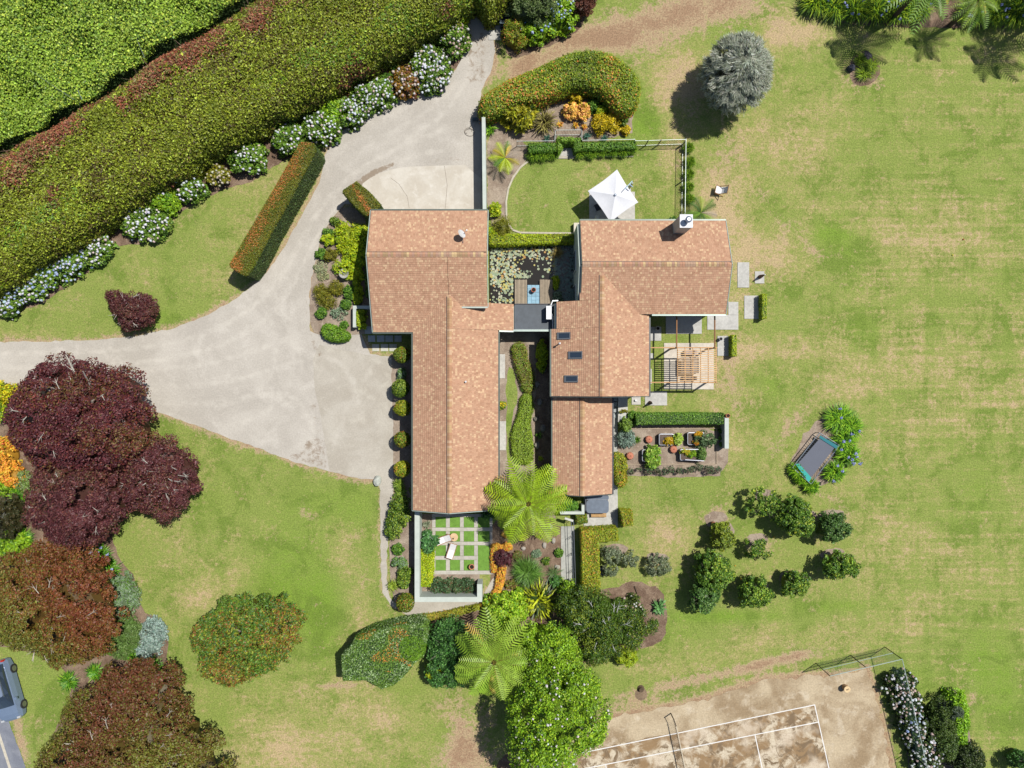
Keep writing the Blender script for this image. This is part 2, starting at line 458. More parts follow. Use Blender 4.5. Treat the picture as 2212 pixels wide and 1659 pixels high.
# ================================================================ GROUND
def ground_mat(name, base, dark, light, s1=0.5, s2=9.0, speck=0.35, bmp=0.5, rough=0.95):
    m, nt, bs = nodes_mat(name); p = coords(nt)
    c = mixc(nt, ramp(nt, noise(nt, s1, 4, 0.6, p, 0.6), 0.38, 0.66), dark, base)
    c = mixc(nt, math_(nt, 'MULTIPLY', ramp(nt, noise(nt, s1 * 2.7, 3, 0.7, p, 0.4), 0.5, 0.75), 0.7), c, light)
    n = noise(nt, s2, 4, 0.75, p)
    k = nt.nodes.new('ShaderNodeMapRange'); k.inputs[1].default_value = 0.3; k.inputs[2].default_value = 0.7
    k.inputs[3].default_value = 1 - speck; k.inputs[4].default_value = 1 + speck
    nt.links.new(n, k.inputs[0])
    v = nt.nodes.new('ShaderNodeVectorMath'); v.operation = 'SCALE'
    nt.links.new(c, v.inputs[0]); nt.links.new(k.outputs[0], v.inputs['Scale'])
    nt.links.new(v.outputs[0], bs.inputs['Base Color']); bs.inputs['Roughness'].default_value = rough
    bs.inputs['Specular IOR Level'].default_value = 0.2
    bump(nt, bs, n, bmp, 0.04)
    return m, nt, bs
G_gravel, *_ = ground_mat('gravel', C(205, 198, 187), C(191, 184, 173), C(215, 208, 197), 0.22, 8.0, 0.13, 0.3)
G_gravel2, *_ = ground_mat('packed_fine_gravel', C(200, 193, 180), C(186, 178, 164), C(208, 201, 187), 0.35, 9.0, 0.12, 0.25)
G_mulch, *_ = ground_mat('bark_mulch', C(150, 128, 108), C(118, 96, 80), C(176, 154, 132), 0.7, 9.0, 0.38, 0.8)
G_mulch2, *_ = ground_mat('pale_mulch', C(176, 160, 142), C(150, 132, 116), C(198, 182, 164), 0.9, 10.0, 0.25, 0.6)
G_pad, *_ = ground_mat('pad_concrete', C(222, 215, 202), C(208, 199, 184), C(232, 226, 215), 0.5, 6.0, 0.05, 0.12, 0.85)
G_road, *_ = ground_mat('asphalt', C(146, 150, 160), C(130, 134, 146), C(158, 160, 168), 0.5, 14.0, 0.10, 0.3)
G_sand, gs, gb = ground_mat('worn_court_surface', C(204, 186, 156), C(164, 142, 112), C(224, 210, 186), 0.32, 8.0, 0.22, 0.3)
# stained patches on the playing area
m, nt, bs = nodes_mat('stained_court_surface'); p = coords(nt)
c = mixc(nt, ramp(nt, noise(nt, 0.7, 5, 0.62, p, 0.8), 0.42, 0.60), C(158, 128, 90), C(224, 210, 184))
c = mixc(nt, ramp(nt, noise(nt, 1.1, 5, 0.7, p, 1.2), 0.50, 0.60), c, C(128, 106, 78))
c = mixc(nt, math_(nt, 'MULTIPLY', ramp(nt, noise(nt, 0.45, 3, 0.6, p), 0.5, 0.7), 0.8), c, C(228, 212, 188))
c = mixc(nt, math_(nt, 'MULTIPLY', ramp(nt, noise(nt, 12, 4, 0.8, p), 0.42, 0.7), 0.5), c, C(140, 118, 92))
nt.links.new(c, bs.inputs['Base Color']); bs.inputs['Roughness'].default_value = 0.95
G_court = m

# lawn: the drier and barer places are in the ground's own attributes
gx = np.arange(-44, 44.01, 0.22); gy = np.arange(-33.6, 33.61, 0.22)
X, Y = np.meshgrid(gx, gy); gp = np.c_[X.ravel(), Y.ravel()]
dry = np.zeros(len(gp)); bare = np.zeros(len(gp)); lush = np.zeros(len(gp))
def blob(arr, fx, fy, rx, ry, amt, rot=0.0):
    cx, cy, _ = P(fx, fy); dx = gp[:, 0] - cx; dy = gp[:, 1] - cy; a = math.radians(rot)
    u = (dx * math.cos(a) + dy * math.sin(a)) / (rx / KM); v = (-dx * math.sin(a) + dy * math.cos(a)) / (ry / KM)
    arr += amt * np.exp(-(u * u + v * v))
FX = gp[:, 0] * KM + 1106; FY = 829.5 - gp[:, 1] * KM
east = 1 / (1 + np.exp(-(FX - 1540) / 60))
dry += 0.26 + 0.12 * east + 0.06 * (FY > 1320) * (FX > 250) * (FX < 1100)
for q in [(640, 480, 60, 60, .5), (560, 520, 70, 40, .35), (470, 600, 60, 40, .3), (590, 400, 60, 40, .5), (60, 720, 120, 14, .3), (740, 1190, 40, 60, .45), (790, 1330, 50, 60, .4), (560, 1570, 110, 70, .5), (730, 1480, 80, 40, .45), (820, 1560, 120, 60, .45), (640, 1640, 160, 50, .45), (330, 1640, 30, 60, .4), (440, 1290, 90, 40, .4), (380, 1160, 60, 90, .2), (500, 1230, 90, 50, .3),
          (1570, 470, 60, 90, .55), (1650, 530, 70, 40, .4), (1690, 560, 60, 50, .5), (1600, 620, 50, 90, .4), (1570, 800, 50, 90, .5), (1660, 760, 90, 30, .4), (1500, 160, 90, 60, .6), (1440, 200, 60, 90, .4), (1480, 280, 60, 60, .45), (1540, 400, 60, 70, .5), (1620, 300, 60, 50, .3), (1720, 80, 60, 30, .6), (1690, 60, 60, 40, .5), (1700, 350, 90, 60, .3), (1760, 240, 90, 50, .35), (1850, 480, 90, 60, .3), (2050, 520, 160, 80, .3), (1960, 780, 160, 60, .3), (2100, 900, 120, 90, .2), (1800, 820, 60, 90, .3), (1930, 1160, 90, 60, .35), (2090, 1250, 100, 60, .2), (1450, 1140, 60, 40, .4), (1420, 1200, 60, 60, .4), (1560, 1400, 120, 30, .25), (1400, 1440, 120, 30, .3), (2000, 1330, 120, 60, .2), (1350, 370, 120, 60, .15), (1450, 340, 30, 60, .4), (1600, 980, 50, 60, .35), (1730, 1380, 120, 20, .35)]:
    blob(dry, *q[:4], q[4] * 1.2)
for q in [(330, 690, 120, 30, .6), (450, 640, 120, 30, .2), (250, 640, 70, 30, .3), (700, 1090, 130, 60, .5), (600, 1290, 80, 90, .75), (700, 1330, 50, 130, .8), (450, 1080, 90, 60, .35), (620, 1180, 90, 60, .4), (360, 1000, 60, 40, .5), (780, 1120, 40, 90, .3), (600, 500, 40, 60, .25), (1390, 230, 40, 90, .7), (1570, 60, 90, 22, .5), (1410, 270, 40, 30, .5), (1520, 330, 50, 70, .35), (1790, 500, 50, 45, .8), (1840, 560, 45, 70, .5), (1690, 620, 40, 60, .4), (1740, 800, 90, 60, .3), (1860, 720, 60, 60, .6), (1660, 840, 40, 30, .5), (1900, 200, 120, 60, .3), (2050, 330, 120, 60, .25), (2180, 600, 60, 60, .3), (2120, 1050, 60, 90, .35), (2060, 1120, 100, 60, .3), (1950, 1480, 70, 60, .6), (2120, 1430, 90, 120, .6), (2180, 1560, 60, 120, .5), (1560, 1330, 160, 18, .8), (1800, 1310, 120, 16, .7), (1450, 1370, 130, 30, .5), (1300, 1120, 50, 60, .2), (1600, 1150, 60, 90, .3), (1500, 1030, 90, 40, .35), (1200, 400, 90, 60, .2), (1500, 640, 60, 60, .5), (2000, 460, 60, 50, .3), (480, 1560, 40, 60, .4), (880, 1500, 60, 40, .4), (100, 1480, 60, 90, .4)]:
    blob(lush, *q)
for q in [(1560, 330, 40, 50, .45), (1600, 350, 30, 30, .3), (1560, 800, 30, 60, .3), (1650, 560, 30, 30, .35), (1120, 150, 50, 40, .9), (1180, 115, 60, 32, .7, 20), (1260, 85, 100, 34, .55, 12), (1350, 60, 100, 44, .62, 10), (1450, 45, 100, 52, .68, 8), (1530, 22, 90, 44, .6, 5), (1590, 0, 90, 34, .5), (1400, 110, 60, 30, .3), (1450, 140, 50, 50, .25), (1300, 85, 60, 22, .7), (560, 500, 60, 30, .35, 25), (600, 390, 30, 30, .3), (1480, 170, 70, 30, .35), (1680, 60, 40, 22, .45), (1720, 95, 60, 12, .4), (1485, 345, 16, 40, .3), (1650, 420, 25, 20, .35), (1700, 480, 40, 14, .55, -35), (1760, 545, 30, 12, .55, -50), (1620, 620, 22, 50, .4), (1735, 535, 20, 30, .4), (1580, 745, 14, 90, .45), (1590, 860, 20, 50, .45), (1400, 875, 120, 14, .18), (1550, 1115, 30, 25, 1.1), (1637, 1170, 34, 22, 1.0), (1795, 1115, 32, 14, 1.0), (1800, 1200, 32, 16, .9), (1705, 1250, 24, 20, .7), (1700, 935, 24, 60, .7, -35), (1860, 960, 10, 60, .5), (1775, 1070, 60, 12, .5, -20), (1870, 175, 44, 16, 0.6), (760, 1180, 14, 40, .5, -20), (655, 1110, 14, 18, .6), (650, 1160, 14, 10, .4), (790, 1250, 14, 50, .5), (740, 1480, 60, 8, .8), (850, 1430, 40, 12, .6), (1000, 1590, 40, 90, .75, -25), (1020, 1640, 60, 50, .9), (960, 1500, 25, 40, .3), (1500, 1470, 260, 14, .75, 12), (1680, 1425, 90, 12, .8, 12), (1380, 1515, 90, 9, .6, 10), (1500, 1060, 10, 10, .3), (1440, 1150, 30, 14, .3), (1380, 1270, 50, 30, .35), (810, 1340, 30, 14, .35), (1180, 445, 7, 6, .8), (1185, 436, 6, 5, .5), (1290, 320, 60, 12, .3), (2060, 1650, 14, 90, .5), (150, 650, 90, 8, .2), (130, 660, 40, 14, .25), (50, 1620, 12, 60, .8, 20), (40, 1560, 12, 40, .7, 20), (2105, 1500, 14, 60, .5), (1320, 1440, 60, 10, .4)]:
    blob(bare, *q)
# mown bands
lush += 0.07 * np.sin(gp[:, 1] * 4.3 + 0.6 * np.sin(gp[:, 0] * .3)) * east + 0.05 * np.sin(gp[:, 0] * 3.1) * east * (FY > 700)

DRIVE = [(-260, 735), (0, 738), (90, 738), (200, 735), (300, 725), (380, 708), (450, 680), (510, 645), (548, 615), (575, 590), (610, 540), (650, 470), (690, 395), (702, 335), (730, 290), (770, 262), (850, 212), (940, 195), (985, 150), (1010, 100), (1012, 40), (1045, 20), (1062, 60), (1070, 110), (1062, 150), (1040, 195), (1030, 250), (1042, 262), (1042, 470), (800, 470), (770, 440), (745, 440), (715, 475), (693, 515), (683, 560), (672, 600), (668, 660), (670, 715), (700, 728), (780, 720), (790, 745), (800, 765), (845, 770), (852, 800), (850, 1030), (825, 1037), (780, 1035), (720, 1020), (640, 1000), (560, 968), (490, 945), (420, 917), (350, 893), (300, 880), (200, 862), (100, 838), (0, 830), (-260, 830)]
PATH = [(818, 1030), (852, 1025), (850, 1060), (838, 1150), (835, 1250), (842, 1290), (862, 1308), (893, 1300), (960, 1299), (1036, 1299), (1046, 1280), (1064, 1250), (1078, 1240), (1080, 1262), (1068, 1296), (1048, 1318), (960, 1330), (910, 1330), (890, 1340), (870, 1322), (845, 1310), (826, 1280), (822, 1200), (822, 1100)]
COURT = [(1130, 1600), (1331, 1549), (1468, 1524), (1558, 1501), (1659, 1466), (1799, 1460), (1872, 1446), (1882, 1470), (1908, 1569), (1930, 1700), (1945, 1800), (1100, 1800)]
for poly, wd, am in ((DRIVE, 0.45, 0.75), (PATH, 0.3, 0.5), (COURT, 0.5, 1.1)):
    pw = PP(poly); dd = edist(gp, pw); bare += am * np.exp(-(dd / wd) ** 2) * (~inside(gp, pw) | (dd < .5))
b = B(); ny, nx = X.shape; idx = np.arange(nx * ny).reshape(ny, nx)
F = np.stack([idx[:-1, :-1], idx[:-1, 1:], idx[1:, 1:], idx[1:, :-1]], -1).reshape(-1, 4)
b.add(np.c_[gp, np.zeros(len(gp))], F, (0.1, 0.2, 0.05))
m, nt, bs = nodes_mat('grass'); p = coords(nt)
def attr(nm):
    a = nt.nodes.new('ShaderNodeAttribute'); a.attribute_name = nm; return a.outputs['Fac']
n_big = noise(nt, 0.55, 5, 0.62, p, 0.5); n_mid = noise(nt, 2.6, 5, 0.7, p, 0.4); n_fine = noise(nt, 9.0, 4, 0.8, p)
n_mot = noise(nt, 5.0, 5, 0.8, p, 1.0); n_low = noise(nt, 0.2, 3, 0.55, p, 0.8); n_low2 = noise(nt, 0.33, 4, 0.6, p, 1.2)
mp = nt.nodes.new('ShaderNodeMapping'); mp.inputs['Scale'].default_value = (0.10, 2.2, 1); nt.links.new(p, mp.inputs['Vector']); n_row = noise(nt, 1.0, 3, 0.6, mp.outputs[0])
mp = nt.nodes.new('ShaderNodeMapping'); mp.inputs['Scale'].default_value = (1.9, 0.10, 1); nt.links.new(p, mp.inputs['Vector']); n_col = noise(nt, 1.0, 3, 0.6, mp.outputs[0])
jit = math_(nt, 'SUBTRACT', math_(nt, 'ADD', math_(nt, 'MULTIPLY', n_big, 1.7), math_(nt, 'ADD', math_(nt, 'MULTIPLY', n_mid, 2.1), math_(nt, 'MULTIPLY', n_mot, 2.2))), 3.0)
dr = math_(nt, 'ADD', math_(nt, 'SUBTRACT', attr('dry'), math_(nt, 'MULTIPLY', attr('lush'), 0.55)), jit)
c = mixc(nt, ramp(nt, math_(nt, 'ADD', attr('lush'), math_(nt, 'MULTIPLY', jit, 0.6)), 0.1, 1.0), C(143, 158, 78), C(129, 159, 58))
dr = math_(nt, 'ADD', dr, math_(nt, 'MULTIPLY', attr('mow'), math_(nt, 'ADD', math_(nt, 'MULTIPLY', math_(nt, 'SUBTRACT', n_row, 0.5), 1.9), math_(nt, 'MULTIPLY', math_(nt, 'SUBTRACT', n_col, 0.5), 1.0))))
dr = math_(nt, 'ADD', dr, math_(nt, 'MULTIPLY', math_(nt, 'SUBTRACT', n_low, 0.5), 1.0))
c = mixc(nt, math_(nt, 'MULTIPLY', ramp(nt, n_low2, 0.46, 0.62), 0.75), c, C(114, 138, 54))
c = mixc(nt, math_(nt, 'MULTIPLY', ramp(nt, dr, 0.10, 0.95), 0.85), c, C(174, 167, 106))
c = mixc(nt, math_(nt, 'MULTIPLY', ramp(nt, dr, 0.75, 1.3), 0.85), c, C(202, 176, 138))
c = mixc(nt, math_(nt, 'MULTIPLY', ramp(nt, noise(nt, 1.1, 4, 0.7, p, 0.6), 0.55, 0.78), 0.55), c, C(118, 140, 66))
br = math_(nt, 'ADD', attr('bare'), math_(nt, 'MULTIPLY', jit, 0.8))
br = math_(nt, 'ADD', br, math_(nt, 'MULTIPLY', math_(nt, 'SUBTRACT', n_low2, 0.5), 0.9))
c = mixc(nt, ramp(nt, br, 0.25, 0.85), c, C(190, 166, 132))
c = mixc(nt, ramp(nt, br, 0.75, 1.3), c, C(168, 138, 110))
k = nt.nodes.new('ShaderNodeMapRange'); k.inputs[1].default_value = 0.28; k.inputs[2].default_value = 0.72
k.inputs[3].default_value = 0.48; k.inputs[4].default_value = 1.48; nt.links.new(n_fine, k.inputs[0])
v = nt.nodes.new('ShaderNodeVectorMath'); v.operation = 'SCALE'
nt.links.new(c, v.inputs[0]); nt.links.new(k.outputs[0], v.inputs['Scale'])
nt.links.new(v.outputs[0], bs.inputs['Base Color']); bs.inputs['Roughness'].default_value = 0.95; bs.inputs['Specular IOR Level'].default_value = 0.15
bump(nt, bs, n_fine, 0.5, 0.05)
lawn = b.link('lawn', m, kind='structure')
mow = .25 + .75 * east * (1 / (1 + np.exp(-(FX - 1850) / 60)))
for nm, arr in (('dry', dry), ('bare', bare), ('lush', lush), ('mow', mow)):
    a = lawn.data.attributes.new(nm, 'FLOAT', 'POINT'); a.data.foreach_set('value', arr.astype(np.float32))
sheet('ground', PP(rectF(-9000, -9000, 11000, 11000)), -0.03, m)

sheet('driveway', PP(DRIVE), 0.012, G_gravel, rag=0.05, seed=3)
sheet('gravel_path', PP(PATH), 0.014, G_gravel2, rag=0.05, seed=4)
sheet('parking_area', PP([(690, 745), (800, 768), (846, 772), (850, 1027), (825, 1034), (760, 1030), (712, 1016), (700, 940), (680, 840), (676, 780)]), 0.018, G_gravel2, rag=0.04, seed=5)
# wheel tracks, damp silt and stains belong to the gravel's own attributes
def gravel_marks(mat_):
    nt = mat_.node_tree; bs = nt.nodes['Principled BSDF']; p = coords(nt); src = bs.inputs['Base Color'].links[0].from_socket
    a1 = nt.nodes.new('ShaderNodeAttribute'); a1.attribute_name = 'track'; a2 = nt.nodes.new('ShaderNodeAttribute'); a2.attribute_name = 'damp'
    c = mixc(nt, math_(nt, 'MULTIPLY', math_(nt, 'MULTIPLY', a1.outputs['Fac'], ramp(nt, noise(nt, 1.3, 5, 0.7, p), 0.35, 0.7)), 0.6), src, C(224, 217, 205))
    n1 = noise(nt, 2.0, 5, 0.75, p, 0.5)
    k = ramp(nt, math_(nt, 'ADD', a2.outputs['Fac'], math_(nt, 'MULTIPLY', math_(nt, 'SUBTRACT', n1, 0.5), 3.2)), 0.35, 1.1)
    k = math_(nt, 'MULTIPLY', k, ramp(nt, a2.outputs['Fac'], 0.0, 0.25))
    c = mixc(nt, math_(nt, 'MULTIPLY', k, .85), c, C(152, 134, 114)); nt.links.new(c, bs.inputs['Base Color'])
gravel_marks(G_gravel); gravel_marks(G_gravel2)
TR = []
for pts, k_ in (([(0, 765), (200, 760), (380, 745), (520, 690), (610, 600), (660, 500), (720, 410), (830, 330), (960, 280)], 1), ([(0, 795), (200, 790), (400, 775), (560, 710), (640, 610), (680, 520), (740, 430), (840, 350), (970, 320)], 1),
    ([(300, 800), (450, 790), (600, 740), (700, 700)], .9), ([(330, 840), (480, 830), (620, 790), (690, 760), (760, 800), (780, 900)], .9), ([(360, 870), (500, 870), (620, 840), (670, 900), (680, 980)], .8), ([(560, 640), (590, 700), (600, 780), (560, 850), (470, 880)], .9), ([(590, 630), (625, 700), (640, 790), (600, 880), (510, 920)], .8), ([(720, 960), (760, 860), (800, 800)], .6), ([(880, 300), (960, 250), (1000, 190), (1020, 130)], .8), ([(840, 290), (930, 240), (985, 180)], .7), ([(540, 600), (600, 650), (640, 720), (650, 800)], .7)):
    q = PP(pts)
    for _ in range(3): q = np.concatenate([q[:1], np.stack([q[:-1] * .75 + q[1:] * .25, q[:-1] * .25 + q[1:] * .75], 1).reshape(-1, 2), q[-1:]])
    TR.append((q, k_))
def seg_d(p, q):
    best = np.full(len(p), 1e9)
    for a, c_ in zip(q[:-1], q[1:]):
        ab = c_ - a; t = np.clip(((p - a) @ ab) / max(ab @ ab, 1e-9), 0, 1); best = np.minimum(best, np.hypot(*(p - a - t[:, None] * ab).T))
    return best
STN = [([(648, 950), (680, 925), (712, 950), (716, 1024), (690, 1022), (640, 1004), (590, 985), (565, 962), (600, 975), (635, 970)], .66, .7), ([(660, 860), (692, 870), (700, 960), (670, 960)], .4, .5), ([(765, 392), (800, 368), (850, 348), (856, 358), (815, 378), (780, 402), (750, 415)], 1.1, .12), ([(920, 338), (990, 332), (1012, 350), (920, 358)], .45, .3), ([(655, 640), (676, 650), (684, 740), (700, 760), (694, 800), (672, 745), (660, 700)], .7, .3), ([(990, 60), (1065, 60), (1062, 190), (1000, 200)], .55, .8)]
def overlay(name, poly, z, mat_):
    pw = PP(poly); lo, hi = pw.min(0), pw.max(0); lo[0] = max(lo[0], -44); st = .14
    a, c_ = np.meshgrid(np.arange(lo[0], hi[0], st), np.arange(lo[1], hi[1], st)); q = np.c_[a.ravel(), c_.ravel()]; ok = inside(q, pw) & (edist(q, pw) > .12)
    tr_ = np.zeros(len(q)); dm = np.zeros(len(q)); ii = np.where(ok)[0]
    for t, k_ in TR: tr_[ii] = np.maximum(tr_[ii], k_ * np.clip(1.5 - seg_d(q[ii], t) / .20, 0, 1))
    for t, k_, sf in STN:
        tw = PP(t); dm[ii] = np.maximum(dm[ii], k_ * np.where(inside(q[ii], tw), np.clip(edist(q[ii], tw) / sf, 0, 1), 0))
    ny_, nx_ = a.shape; id_ = np.arange(nx_ * ny_).reshape(ny_, nx_); okk = ok.reshape(ny_, nx_)
    cell = okk[:-1, :-1] & okk[:-1, 1:] & okk[1:, 1:] & okk[1:, :-1]
    F_ = np.stack([id_[:-1, :-1], id_[:-1, 1:], id_[1:, 1:], id_[1:, :-1]], -1)[cell]
    used = np.unique(F_); rm = np.zeros(len(q), int); rm[used] = np.arange(len(used))
    bb = B(); bb.add(np.c_[q[used], np.full(len(used), z)], rm[F_], (.4, .4, .35)); o = bb.link(name, mat_, kind='structure')
    for nm_, ar in (('track', tr_[used]), ('damp', dm[used])):
        at_ = o.data.attributes.new(nm_, 'FLOAT', 'POINT'); at_.data.foreach_set('value', ar.astype(np.float32))
overlay('driveway', DRIVE, 0.0135, G_gravel)
overlay('parking_area', [(690, 745), (800, 768), (846, 772), (850, 1027), (825, 1034), (760, 1030), (712, 1016), (700, 940), (680, 840), (676, 780)], 0.0195, G_gravel2)
sheet('concrete_pad', smooth_poly(PP([(776, 402), (806, 380), (850, 364), (900, 359), (1040, 356), (1042, 480), (800, 480), (800, 440)]), 1), 0.030, G_pad)
b = B()
for pts in ([(845, 385), (862, 398), (880, 425), (884, 450)], [(960, 358), (966, 400), (962, 450)]):
    b.tube([P(x, y, 0.031) for x, y in pts], 0.012, C(150, 140, 126), 4)
b.link('expansion_joints', M_conc, kind='structure')
# road on the west side
q = PP([(-420, 300), (-60, 1340), (22, 1566), (56, 1659), (120, 1850), (-100, 1850), (-600, 400)]); sheet('road', q, 0.02, G_road, rag=0.04)
b = B(); b.ngon([P(x, y, 0.026) for x, y in [(-96, 1350), (-92, 1350), (-2, 1578), (24, 1659), (80, 1850), (74, 1850), (18, 1659), (-8, 1580)]][::-1], C(216, 208, 190)); b.link('road_line', M_conc, kind='structure')

def bed(name, pts, z=0.006, mat=None, rag=0.08, seed=0, sm=1):
    sheet(name, smooth_poly(PP(pts), sm) if sm else PP(pts), z, mat or G_mulch, rag=rag, seed=seed)
bed('garden_bed', [(-200, 760), (30, 790), (160, 790), (300, 850), (250, 1100), (240, 1160), (258, 1210), (298, 1250), (303, 1320), (345, 1335), (366, 1380), (358, 1430), (384, 1500), (404, 1570), (430, 1600), (560, 1760), (50, 1760), (110, 1590), (160, 1500), (140, 1440), (60, 1400), (-200, 1380)], 0.008, seed=11)
bed('garden_bed', [(-60, 700), (50, 675), (130, 632), (240, 552), (255, 530), (320, 528), (385, 462), (452, 418), (560, 388), (600, 350), (720, 306), (770, 262), (850, 212), (940, 195), (985, 150), (1015, 90), (1040, 20), (1030, -60), (500, -60), (-60, 400)], 0.006, seed=12)
bed('garden_bed', [(1045, 235), (1200, 190), (1330, 200), (1370, 232), (1365, 306), (1050, 306)], 0.009, G_mulch2, seed=13)
bed('garden_bed', [(1052, 250), (1142, 306), (1138, 348), (1112, 380), (1096, 420), (1093, 460), (1098, 500), (1052, 500)], 0.010, G_mulch2, seed=14)
bed('garden_bed', [(745, 440), (800, 470), (805, 720), (780, 722), (700, 728), (672, 715), (668, 660), (674, 600), (684, 560), (694, 515), (715, 475)], 0.020, G_mulch2, rag=0.03, seed=15)
bed('garden_bed', [(1074, 700), (1200, 700), (1200, 1120), (1074, 1120)], 0.008, G_mulch2, rag=0, sm=0)
bed('grass_strip', [(1096, 790), (1112, 800), (1120, 860), (1104, 910), (1100, 990), (1112, 1010), (1095, 1010), (1093, 880)], 0.012, lawn.data.materials[0], seed=44)
bed('rocky_bed', [(1156, 730), (1198, 725), (1198, 1040), (1158, 1040), (1154, 900), (1160, 800)], 0.014, G_mulch, seed=45)
bed('garden_bed', [(1060, 1100), (1216, 1120), (1240, 1240), (1240, 1300), (1100, 1340), (1040, 1310), (1064, 1250)], 0.010, G_mulch, seed=17)
bed('garden_bed', [(1240, 1270), (1310, 1275), (1370, 1252), (1432, 1270), (1442, 1330), (1438, 1380), (1400, 1400), (1240, 1440), (920, 1440), (905, 1345), (1040, 1310)], 0.007, seed=18)
bed('garden_bed', [(1320, 918), (1560, 918), (1578, 990), (1556, 1024), (1500, 1032), (1345, 1026), (1322, 1005)], 0.012, G_mulch2, rag=0.05, seed=19)
bed('garden_bed', [(1345, 1004), (1556, 1004), (1556, 1028), (1345, 1028)], 0.016, G_mulch2, rag=0.03, seed=20, sm=0)
bed('garden_bed', [(850, 1050), (893, 1050), (897, 1300), (870, 1318), (845, 1290), (840, 1180)], 0.018, G_mulch2, rag=0.04, seed=21)
bed('garden_bed', [(846, 770), (893, 770), (893, 1052), (850, 1052)], 0.022, G_mulch2, rag=0.04, seed=22, sm=0)
bed('garden_bed', [(1702, 1004), (1742, 932), (1792, 886), (1840, 890), (1852, 950), (1818, 1024), (1764, 1056), (1714, 1042)], 0.007, G_mulch2, rag=.12, seed=23)
bed('garden_bed', [(1835, 128), (1868, 105), (1902, 138), (1900, 168), (1870, 188), (1836, 180)], 0.007, seed=24)
bed('garden_bed', [(1735, -60), (2260, -60), (2260, 62), (2100, 60), (1900, 58), (1800, 48), (1740, 20)], 0.007, seed=25)
bed('garden_bed', [(1082, 20), (1270, -30), (1270, 50), (1200, 95), (1110, 128), (1088, 110)], 0.009, seed=26)
bed('garden_bed', [(1072, 1650), (1096, 1625), (1130, 1600), (1240, 1700), (1060, 1760)], 0.007, seed=27)
for i_, (x_, y_, rx_, ry_) in enumerate(((1546, 1122, 24, 18), (1636, 1168, 24, 16), (1797, 1112, 26, 12), (1800, 1198, 26, 14), (1703, 1246, 18, 14), (1565, 1150, 22, 20), (1640, 1270, 20, 16), (1650, 1070, 20, 14), (1545, 1215, 30, 18), (1735, 1112, 30, 14), (1330, 1186, 26, 12), (1420, 1204, 24, 10))):
    sheet('bare_soil', ell(x_, y_, rx_, ry_, 0, 900 + i_, .14, 36), 0.005 + .0004 * i_, G_mulch2, rag=.06, seed=60 + i_)

bed('garden_bed', [(932, 1236), (1036, 1236), (1036, 1296), (906, 1296), (906, 1110), (933, 1110)], 0.022, G_mulch2, rag=0, sm=0)
bed('garden_bed', [(1925, 1455), (1960, 1450), (2060, 1760), (1985, 1760)], 0.005, G_mulch2, seed=28)
bed('garden_bed', [(2035, 1488), (2078, 1490), (2090, 1580), (2130, 1700), (2020, 1700)], 0.006, G_mulch2, seed=29)
# tennis court
bed('court_surround', [(1130, 1600), (1331, 1549), (1468, 1524), (1558, 1501), (1659, 1466), (1799, 1460), (1872, 1446), (1882, 1470), (1908, 1569), (1930, 1700), (1945, 1800), (1100, 1800)], 0.012, G_sand, rag=0.16, seed=30, sm=0)
sheet('tennis_court', PP([(1150, 1651), (1283, 1617), (1760, 1523), (1768, 1560), (1793, 1659), (1820, 1790), (1150, 1790)]), 0.017, G_court, rag=0.03)
def line(b, a, c_, w, z, col):
    a = Vector(P(*a, z)); c_ = Vector(P(*c_, z)); d = (c_ - a).normalized(); u = Vector((-d.y, d.x, 0)) * w / 2
    b.ngon([a - u, c_ - u, c_ + u, a + u], col)
for a_, c__ in (((1150, 1648.5), (1761, 1522.5)), ((1150, 1683), (1768, 1559.8)), ((1760, 1523), (1820, 1790)), ((1631, 1588), (1665, 1745)), ((1308, 1650), (1332, 1790))):
    b = B(); line(b, a_, c__, 0.075, 0.021 + R.random() * .002, C(246, 244, 240)); o = b.link('court_line', M_plaster); o['kind'] = 'structure'

